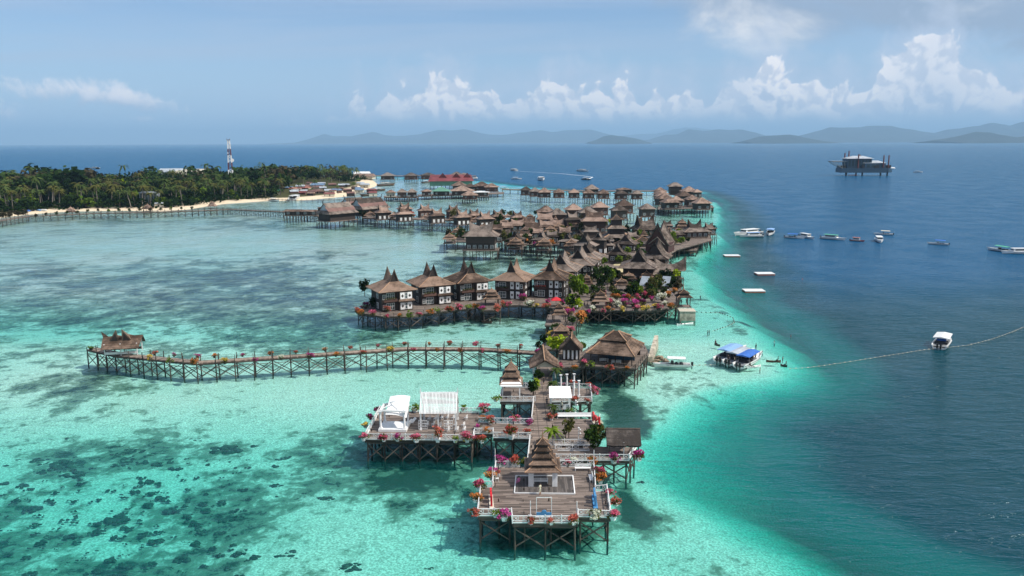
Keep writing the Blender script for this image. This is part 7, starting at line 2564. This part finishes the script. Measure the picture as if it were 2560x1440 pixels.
# ------------------------------------------------------------------ boats
def hull_mesh(L, B, H, sheer=.5, m='hull_white', sharp=1.0, key=None):
    def mk():
        b = MB()
        n, secs = 10, []
        for i in range(n + 1):
            s = i / n
            wd = B / 2 * (1.0 if s < .45 else max(.03, 1 - ((s - .45) / .55) ** 2.0 * sharp)) * (.9 + .1 * min(1, s * 5))
            zt = H * (1 + sheer * max(0, s - .4) ** 1.6)
            x = -L / 2 + L * s
            rake = .06 * L * max(0, s - .7) / .3
            secs.append([(x + rake, -wd, zt), (x, -wd * .86, H * .25), (x, 0, -.35), (x, wd * .86, H * .25), (x + rake, wd, zt), (x + rake, wd * .86, zt - .02), (x, wd * .75, H * .42), (x, -wd * .75, H * .42), (x + rake, -wd * .86, zt - .02)])
        k = len(secs[0])
        pts = [p for s_ in secs for p in s_]
        fs = []
        for i in range(n):
            for j in range(k):
                fs.append((i * k + j, i * k + (j + 1) % k, (i + 1) * k + (j + 1) % k, (i + 1) * k + j))
        fs.append(tuple(range(k)))
        fs.append(tuple(n * k + j for j in range(k))[::-1])
        b.add(pts, fs)
        return mat_mesh(b.mesh('hull'), M[m])
    return cached(('hull', round(L, 1), round(B, 1), round(H, 1), m), mk)


def boat(label, stern, bow, canopy='canvas_blue', hull='hull_white', kind='open', beam=.27, group='moored boats', people=0, engines=1, z=0.0):
    s, b_ = G(*stern, 0), G(*bow, 0)
    d = b_ - s
    L = d.length
    c = (s + b_) / 2
    B, H = max(1.2, L * beam), max(.55, L * .085)
    t_ = thing('boat', label, 'boat', (c.x, c.y, z), math.atan2(d.y, d.x), group)
    part('hull', hull_mesh(L, B, H, .55, hull), None, t_)
    part('stripe', MB().box(-L * .48, L * .18, -B * .475, B * .475, H * .62, H * .72), M['grey'], t_)
    if kind == 'open':
        ch = H + 1.45
        part('canopy', MB().add([(-L * .34, -B * .48, ch), (L * .16, -B * .46, ch + .1), (L * .16, B * .46, ch + .1), (-L * .34, B * .48, ch), (-L * .34, 0, ch + .28), (L * .16, 0, ch + .36), (-L * .34, -B * .48, ch - .1), (L * .16, -B * .46, ch), (L * .16, B * .46, ch), (-L * .34, B * .48, ch - .1)],
                                [(0, 1, 5, 4), (4, 5, 2, 3), (6, 9, 8, 7), (0, 6, 7, 1), (3, 2, 8, 9), (0, 4, 3, 9, 6), (1, 7, 8, 2, 5)]), M[canopy], t_)
        for x in (-L * .32, L * .14):
            for sy in (-1, 1):
                part('canopy_post', MB().bar((x, sy * B * .43, H * .5), (x, sy * B * .43, ch), .06), M['grey'], t_)
        part('console', MB().box(-L * .02, L * .05, -B * .18, B * .18, H * .4, H + .75), M['dark'], t_)
        part('seat', MB().box(-L * .28, -L * .20, -B * .36, B * .36, H * .4, H + .25), M['shirt_dark'], t_)
        part('seat', MB().box(-L * .14, -L * .08, -B * .36, B * .36, H * .4, H + .25), M['shirt_dark'], t_)
    elif kind == 'cabin':
        part('cabin', MB().frustum(L * .52, B * .78, H * .7, L * .46, B * .7, H + 1.35, 1, 1.0, cx=-L * .06, thick=.02), M['hull_white'], t_)
        part('roof', MB().box(-L * .36, L * .20, -B * .42, B * .42, H + 1.35, H + 1.48), M[canopy], t_)
        for sy in (-1, 1):
            part('window', MB().box(-L * .28, L * .12, sy * B * .385 - .02, sy * B * .385 + .02, H + .45, H + 1.05), M['glass'], t_)
        part('windscreen', MB().add([(L * .19, -B * .34, H + .4), (L * .19, B * .34, H + .4), (L * .172, B * .33, H + 1.2), (L * .172, -B * .33, H + 1.2)], [(0, 1, 2, 3)]), M['glass'], t_)
    for k in range(engines):
        oy = (k - (engines - 1) / 2) * .8
        part('outboard', MB().box(-L * .5 - .55, -L * .5 - .02, oy - .2, oy + .2, H * .4, H + .45).box(-L * .5 - .35, -L * .5 - .15, oy - .08, oy + .08, -.6, H * .4), M['dark'], t_)
    return t_


NB = [
    ('white open boat with flat white canopy moored beside the sea wall', (1727, 917), (1636, 916), 'white', 'open', 1),
    ('dive boat with faded blue canopy, leftmost of three rafted together', (1797, 908), (1862, 878), 'pale_blue', 'open', 2),
    ('dive boat with pale patched canopy, middle of three rafted together', (1819, 914), (1882, 886), 'tin', 'open', 2),
    ('dive boat with bright blue canopy, rightmost of three rafted together', (1846, 922), (1902, 892), 'canvas_blue', 'open', 2),
    ('white speedboat with blue and white canopy straddling the buoy line', (2347, 874), (2366, 848), 'white', 'open', 2),
    ('long white ferry boat at the left end of the anchored row', (1900, 584), (1838, 590), 'hull_white', 'cabin', 1),
    ('green-hulled white boat lying against the long ferry', (1907, 592), (1850, 593), 'pale_blue', 'cabin', 1),
    ('small white boat seen end-on beside the long ferry', (1928, 582), (1922, 590), 'pale_blue', 'open', 1),
    ('boat with slim blue canopy in the anchored row', (1962, 594), (2010, 597), 'canvas_blue', 'open', 1),
    ('white cabin boat overlapping the blue canopied one', (1998, 592), (2034, 598), 'hull_white', 'cabin', 1),
    ('white boat with pale green roof in the anchored row', (2052, 596), (2112, 601), 'canvas_green', 'cabin', 1),
    ('boat with salmon red roof and dark hull in the anchored row', (2126, 602), (2160, 604), 'canvas_red', 'cabin', 1),
    ('pale canopied boat lying behind the anchored row', (2232, 588), (2186, 586), 'cream', 'open', 1),
    ('small white cabin boat seen bow-on below the pale canopied one', (2194, 600), (2202, 608), 'hull_white', 'cabin', 1),
    ('lone boat with thin blue canopy right of the anchored row', (2371, 613), (2320, 610), 'canvas_blue', 'open', 1),
    ('white boat with green canopy at the right edge', (2530, 632), (2470, 624), 'canvas_green', 'open', 1),
    ('white cabin boat leaving the frame at the right edge', (2580, 634), (2506, 634), 'hull_white', 'cabin', 1),
    ('boat with white canopy tied at the landing, frontmost', (1745, 622), (1704, 617), 'pale_blue', 'open', 2),
    ('boat with white canopy tied at the landing, second from the front', (1748, 614), (1716, 610), 'white', 'open', 2),
    ('boat with white roof tied at the landing, rearmost', (1750, 604), (1728, 602), 'white', 'open', 1),
    ('white motor yacht far out beyond the huts', (1444, 428), (1470, 429), 'white', 'cabin', 1),
    ('white open boat far out left of the hut row', (1278, 448), (1304, 448), 'white', 'open', 1),
    ('tiny white boat far out above the hut row', (1350, 449), (1357, 452), 'hull_white', 'cabin', 1),
    ('dark boat with white roof far out above the hut row', (1455, 449), (1476, 450), 'white', 'cabin', 1),
    ('white speedboat pulling a curved wake far out', (1292, 427), (1276, 426), 'white', 'cabin', 1),
    ('small boat right of the oil rig', (2284, 431), (2306, 431), 'grey', 'open', 1),
    ('moored boat beside the hut row deck', (1252, 472), (1272, 472), 'tin', 'open', 1),
    ('white boat in the shallows before the beach, left one', (676, 502), (697, 504), 'hull_white', 'open', 1),
    ('white boat in the shallows before the beach, right one', (730, 502), (745, 496), 'hull_white', 'open', 1),
    ('fishing boat drawn up by the sand spit, nearest the tip', (905, 490), (935, 487), 'tin_brown', 'open', 1),
    ('white boat moored off the village point', (905, 450), (932, 449), 'hull_white', 'open', 1),
    ('fishing boat moored left of the crimson hall', (1055, 457), (1075, 456), 'hull_white', 'open', 1),
    ('white boat behind the crimson hall', (1180, 447), (1194, 446), 'hull_white', 'cabin', 1),
    ('long house-boat lying off the left of the island', (228, 421), (250, 421), 'tin', 'cabin', 1),
    ('narrow boat among the village moorings, upper', (945, 465), (985, 463), 'cream', 'open', 1),
    ('narrow boat among the village moorings, lower', (930, 478), (962, 476), 'cream', 'open', 1),
]
for (lab, s, b_, c, k, e) in NB:
    hl_ = 'hull_white' if 'dark' not in lab else ('hull_red' if 'salmon' in lab else 'dark')
    if 'fishing' in lab or 'narrow' in lab:
        hl_ = 'hull_wood'
    boat(lab, s, b_, c, hl_, k, .3 if 'straddling' in lab else .26, engines=e)
st_ = [o for o in COL.objects if o.get('label') == 'white speedboat with blue and white canopy straddling the buoy line'][0]
part('rear_awning', MB().add([(-3.6, -1.1, 1.75), (-3.6, 1.1, 1.75), (-2.4, 1.1, 2.3), (-2.4, -1.1, 2.3), (-3.6, -1.1, 1.69), (-3.6, 1.1, 1.69), (-2.4, 1.1, 2.24), (-2.4, -1.1, 2.24)], [(0, 1, 2, 3), (7, 6, 5, 4), (0, 4, 5, 1), (1, 5, 6, 2), (2, 6, 7, 3), (3, 7, 4, 0)]), M['canvas_blue'], st_)
# boat with the curled stern
p = G(1002, 503, 0)
cb = thing('long_tail_boat', 'pale wooden boat with a high curled prow on the inner lagoon', 'boat', (p.x, p.y, 0), .12, 'moored boats')
part('hull', hull_mesh(13, 2.6, .9, .6, 'hull_white'), None, cb)
part('prow', MB().tube([(6.2, 0, 1.0), (7.6, 0, 2.4), (8.2, 0, 4.6), (8.0, 0, 5.6)], [.5, .4, .3, .1], 6), M['hull_white'], cb)
part('cargo', MB().box(-5.6, -2.8, -.8, .8, .6, 1.9), M['shirt_dark'], cb)


def canoe(label, stern, bow, m='hull_wood', who=True, pad='shirt_dark', group='canoes and kayaks'):
    s, b_ = G(*stern, 0), G(*bow, 0)
    d = b_ - s
    L = d.length
    c = (s + b_) / 2
    t_ = thing('canoe', label, 'canoe', (c.x, c.y, .05), math.atan2(d.y, d.x), group)
    b = MB()
    secs = []
    for i in range(9):
        u = -1 + i / 4
        wd = .42 * (1 - abs(u) ** 2.2) + .03
        zt = .28 + .30 * abs(u) ** 2.5
        x = u * L / 2
        secs.append([(x, -wd, zt), (x, -wd * .6, -.1), (x, wd * .6, -.1), (x, wd, zt), (x, wd * .8, zt - .05), (x, wd * .45, .0), (x, -wd * .45, .0), (x, -wd * .8, zt - .05)])
    pts = [q for s_ in secs for q in s_]
    fs = [(i * 8 + j, i * 8 + (j + 1) % 8, (i + 1) * 8 + (j + 1) % 8, (i + 1) * 8 + j) for i in range(8) for j in range(8)]
    b.add(pts, fs)
    part('hull', b, M[m], t_)
    part('thwart', MB().box(-.12, .12, -.36, .36, .2, .26), M['beam'], t_)
    if who:
        u_ = d.normalized()
        person(c.x - u_.x * L * .30, c.y - u_.y * L * .30, .16, math.atan2(u_.y, u_.x) + PI / 2, pad, 'person seated paddling in the ' + label, True, 'shirt_dark')
    return t_


canoe('dark canoe near the rafted dive boats', (1952, 906), (1915, 905))
canoe('dark kayak at the start of the buoy line', (1968, 918), (1951, 915), 'dark')
canoe('dark kayak left of the rafted dive boats', (1786, 862), (1800, 866), 'dark')
canoe('white canoe below the concrete block', (1692, 814), (1733, 810), 'hull_white')
canoe('brown canoe under the promenade', (1230, 808), (1204, 806), 'hull_wood', True, 'shirt_pale')
canoe('white outrigger beside the rafted boats', (1868, 921), (1902, 917), 'hull_white')
canoe('yellow kayak at the boat landing', (1726, 634), (1742, 630), 'tin_orange', False)
canoe('dark kayak at the boat landing', (1722, 640), (1740, 641), 'dark', True)
# snorkellers
for k, (px, py, c, lab) in enumerate([(1890, 863, 'shirt_dark', 'swimmer with dark shirt above the rafted boats'), (1936, 855, 'white', 'swimmer in white vest above the rafted boats'), (1884, 882, 'shirt_red', 'swimmer in a red and white vest by the rightmost dive boat'), (1906, 881, 'white', 'swimmer in pale vest right of the dive boats'), (1957, 895, 'shirt_red', 'swimmer in red vest above the dark canoe'), (1900, 923, 'shirt_red', 'swimmer in red beside the white outrigger'), (1769, 830, 'shirt_dark', 'left of two dark swimmers off the concrete block'), (1773, 828, 'shirt_dark', 'right of two dark swimmers off the concrete block'), (1751, 742, 'shirt_dark', 'lone dark swimmer right of the water pavilion'), (1977, 840, 'shirt_red', 'lone swimmer with a red float on the open water'), (2006, 698, 'shirt_red', 'swimmer with red float beyond the rafts')]):
    p = G(px, py, 0)
    t_ = person(p.x, p.y, -1.42 if k % 2 else -1.3, rng.uniform(0, 6), c, lab, False, 'shirt_dark', 'swimmers in the bay')
# crew on the rafted boats
for k, (px, py, c, lab) in enumerate([(1858, 890, 'shirt_red', 'person in red on the stern deck of the rightmost dive boat'), (1871, 897, 'shirt_dark', 'person in dark clothes amidships on the rightmost dive boat'), (1888, 893, 'shirt_pale', 'person in pale clothes on the bow of the rightmost dive boat'), (1836, 903, 'cream', 'person in yellowish shirt at the stern of the middle dive boat'), (1860, 884, 'shirt_dark', 'person in dark clothes at the bow of the middle dive boat'), (1820, 898, 'shirt_dark', 'person in dark clothes on the leftmost dive boat')]):
    p = G(px, py + 6, .5)
    person(p.x, p.y, .55, rng.uniform(0, 6), c, lab, False, 'shirt_dark')
for (px, py, c, lab) in [(1461, 768, 'shirt_dark', 'person in black, left of a pair at the head of the boardwalk'), (1468, 768, 'shirt_dark', 'person in black, right of a pair at the head of the boardwalk'), (1443, 776, 'white', 'person in white at the head of the boardwalk'), (1703, 762, 'shirt_dark', 'person in dark clothes in the two-tiered water pavilion'), (1716, 760, 'shirt_dark', 'second person in dark clothes in the water pavilion')]:
    z_ = ZP if px < 1600 else 3.1
    p = G(px, py, z_)
    person(p.x, p.y, z_ + .02, rng.uniform(0, 6), c, lab, False, 'shirt_dark')
# swimming rafts
for k, (px, py, lab) in enumerate([(1829, 641, 'farthest of three pale swimming rafts'), (1911, 686, 'middle one of three pale swimming rafts, farthest out'), (1884, 729, 'nearest of three pale swimming rafts')]):
    p = G(px, py, 0)
    t_ = thing('swimming_raft', lab, 'raft', (p.x, p.y, 0), rng.uniform(-.05, .12), 'pale swimming rafts')
    part('deck', MB().box(-3.6, 3.6, -2.4, 2.4, .45, .62), M['hull_white'], t_)
    part('float', MB().box(-3.5, 3.5, -2.3, 2.3, -.25, .44), M['canvas_red'], t_)
# buoy line
def buoy_line(label, pts, step, fm, r_=.17):
    t_ = thing('buoy_line', label, 'buoy line', (0, 0, 0), 0, 'buoy lines')
    w_ = [G(px, py, .03) for px, py in pts]
    part('rope', MB().tube(w_, .025, 5), M['cream'], t_)
    fm_ = cached(('flt', fm, r_), lambda: mat_mesh(MB().tube([(-.24, 0, 0), (-.14, 0, 0), (.14, 0, 0), (.24, 0, 0)], [.04, r_, r_, .04], 7).mesh('float'), M[fm]))
    for a, b_ in zip(w_[:-1], w_[1:]):
        for q in run_points(a, b_, step)[:-1]:
            part('float', fm_, None, t_, loc=(q.x, q.y + rng.uniform(-.15, .15), .06), rz=math.atan2(b_.y - a.y, b_.x - a.x) + rng.uniform(-.5, .5))


buoy_line('long white buoy line running out past the straddling speedboat', [(1975, 922), (2020, 919), (2100, 908), (2200, 892), (2300, 876), (2345, 871), (2420, 863), (2480, 848), (2530, 830), (2600, 800)], 1.6, 'cream', .08)
buoy_line('short dark float line from the rafted boats', [(1735, 913), (1790, 912)], 1.2, 'cream', .1)
buoy_line('dark float line curving off the concrete block', [(1742, 780), (1800, 782), (1832, 794), (1836, 806), (1820, 815), (1780, 828)], 1.5, 'dark', .14)
# wakes: foam lying on the water
for k, (pts, w_) in enumerate([([(1284, 427.5), (1330, 430), (1400, 434), (1460, 440), (1482, 443), (1470, 448)], 2.2)]):
    cl = [tuple(G(px, py, 0)[:2]) for px, py in pts]
    L_, R_ = strip(cl, w_)
    b = MB()
    n = len(cl)
    b.add([(*L_[i], .06) for i in range(n)] + [(*R_[i], .06) for i in range(n)], [(i, i + 1, n + i + 1, n + i) for i in range(n - 1)])
    o = part('wake_foam', b, M['wake'])
    o['kind'] = 'stuff'

# ------------------------------------------------------------------ oil rig turned dive hotel
p = G(2158, 439, 0)
rig = thing('oil_rig', 'blue jack-up oil rig with white roofed blocks and rusty columns', 'oil rig', (p.x, p.y, 0), math.radians(-4))
k_ = 1 / 1.585


def X(px):
    return (px - 2158) * k_


def Zr(py):
    return (438 - py) * k_ * 1.03


part('hull', MB().prism([(X(2098), -14), (X(2208), -14), (X(2223), -4), (X(2223), 6), (X(2208), 14), (X(2098), 14)], Zr(430.5), Zr(420)), M['steel_blue'], rig)
part('main_block', MB().box(X(2112), X(2170), -11, 12, Zr(421), Zr(396.5)), M['steel_blue'], rig)
part('main_roof', MB().frustum(X(2174) - X(2109), 27, Zr(397.5), 16, 3, Zr(391.5), 1, cx=(X(2109) + X(2174)) / 2), M['tin'], rig)
part('second_block', MB().box(X(2153), X(2202), -13, 8, Zr(421), Zr(408)), M['steel_blue'], rig)
part('second_roof', MB().frustum(X(2204) - X(2148), 26, Zr(408), 18, 3, Zr(402.5), 1, cx=(X(2148) + X(2204)) / 2), M['tin'], rig)
for k in range(7):
    part('window', MB().box(X(2115) + k * 5.0, X(2115) + k * 5.0 + 3.2, -11.15, -11, Zr(416), Zr(401)), M['glass'], rig)
for k in range(4):
    part('window', MB().box(X(2158) + k * 7.0, X(2158) + k * 7.0 + 4.2, -13.15, -13, Zr(418), Zr(411)), M['glass'], rig)
for px in (2110, 2122, 2134, 2149, 2192, 2208):
    for yy in (-11.5,) if px != 2122 else (9,):
        part('leg', MB().tube([(X(px), yy, -8), (X(px), yy, Zr(428))], 1.25, 10), M['dark'], rig)
for (px, t0, t1, yy) in [(2115, 398, 385, 8), (2125, 398, 380, 9), (2137, 420, 387, -12.2), (2152, 398, 389, 9), (2196, 418, 390, -13.6), (2210, 420, 390, -10)]:
    part('column', MB().tube([(X(px), yy, Zr(t0)), (X(px), yy, Zr(t1))], [1.0, .9], 10), M['rust'], rig)
hb = MB()
for yy in (-9, 9):
    hb.bar((X(2077), yy, Zr(405)), (X(2112), yy, Zr(405)), .7).bar((X(2077), yy, Zr(405)), (X(2104), yy, Zr(421)), .7)
    for j in range(5):
        x0, x1 = X(2082 + j * 6), X(2085 + j * 6)
        zl = Zr(405) + (Zr(421) - Zr(405)) * (x1 - X(2077)) / (X(2104) - X(2077))
        hb.bar((x0, yy, Zr(405)), (x1, yy, max(zl, Zr(421))), .4)
part('helideck_truss', hb, M['cream'], rig)
part('helideck', MB().box(X(2077), X(2112), -11, 11, Zr(404.6), Zr(403.4)), M['grey'], rig)
part('machinery', MB().box(X(2146), X(2152), -13.5, -9, Zr(421), Zr(412)).box(X(2098), X(2110), -8, 8, Zr(421), Zr(414)).box(X(2176), X(2186), -13.9, -13.2, Zr(421), Zr(413)).bar((X(2100), -13.6, Zr(418)), (X(2222), -13.6, Zr(418)), .35), M['dark'], rig)
part('deck_clutter', MB().box(X(2205), X(2218), -8, 4, Zr(421), Zr(413)), M['dark'], rig)
part('lifeboat', MB().tube([(X(2212), -14.5, Zr(420)), (X(2214), -14.5, Zr(420)), (X(2222), -14.5, Zr(420)), (X(2224), -14.5, Zr(420))], [.3, 1.6, 1.6, .3], 8), M['white'], rig)
part('landing_stage', MB().box(X(2115), X(2135), -16, -12, 1.2, 1.8), M['rust'], rig)

# ------------------------------------------------------------------ coral heads on the shallow bed
cb_ = MB()
rr_ = random.Random(3)
CORAL_PX = [(674, 1042, 16), (565, 1125, 28), (175, 1100, 20), (100, 1150, 16), (430, 1275, 15), (455, 1265, 12), (240, 1305, 12), (285, 1295, 18), (390, 1352, 14), (455, 1395, 14), (725, 1390, 26), (880, 1420, 26), (1005, 1260, 10), (385, 1058, 12), (280, 1118, 12), (820, 1182, 14), (640, 1050, 10), (160, 1160, 24), (185, 1185, 18), (110, 1075, 12), (335, 1015, 10), (590, 1295, 12), (820, 1245, 18), (1606, 1368, 8), (25, 1092, 18), (490, 1100, 14)]
pl_ = [(px, py, r) for px, py, r in CORAL_PX]
for _ in range(900):
    px, py = rr_.uniform(-60, 1150), rr_.uniform(960, 1500) ** 1.0
    dn = .35 + .65 * (px < 620) * (py > 1000)
    if rr_.random() < dn:
        pl_.append((px, py, rr_.choice([4, 5, 5, 6, 7, 9, 12])))
for _ in range(90):
    pl_.append((rr_.gauss(1590, 18), rr_.gauss(1268, 26), rr_.choice([4, 6, 8])))
for _ in range(70):
    pl_.append((rr_.gauss(1552, 26), rr_.gauss(1005, 34), rr_.choice([4, 6, 7])))
for (px, py, r) in pl_:
    p = G(px, py, -1.5)
    m_ = r * p.y / FPX * .82
    for _ in range(max(2, int(r * .8))):
        a_, q_ = rr_.uniform(0, 6.28), math.sqrt(rr_.random()) * m_ * 1.1
        cx_, cy_ = p.x + math.cos(a_) * q_ * 1.5, p.y + math.sin(a_) * q_
        s_ = m_ * rr_.uniform(.22, .6)
        nn = 6
        o = len(cb_.v)
        off = rr_.uniform(0, 6)
        for rad_, zz in ((1.1, -.6), (.95, .15), (.5, .42)):
            for k in range(nn):
                q = rad_ * rr_.uniform(.6, 1.3) * s_
                cb_.v.append((cx_ + math.cos(off + 2 * PI * k / nn) * q * 1.3, cy_ + math.sin(off + 2 * PI * k / nn) * q, -1.6 + zz * min(s_, 1.0) * rr_.uniform(.7, 1.3)))
        for lv in range(2):
            for k in range(nn):
                cb_.f.append((o + lv * nn + k, o + lv * nn + (k + 1) % nn, o + (lv + 1) * nn + (k + 1) % nn, o + (lv + 1) * nn + k))
        cb_.f.append(tuple(o + 2 * nn + k for k in range(nn)))
co = part('coral', cb_.mesh('coral', True), M['coral'])
co['kind'] = 'stuff'
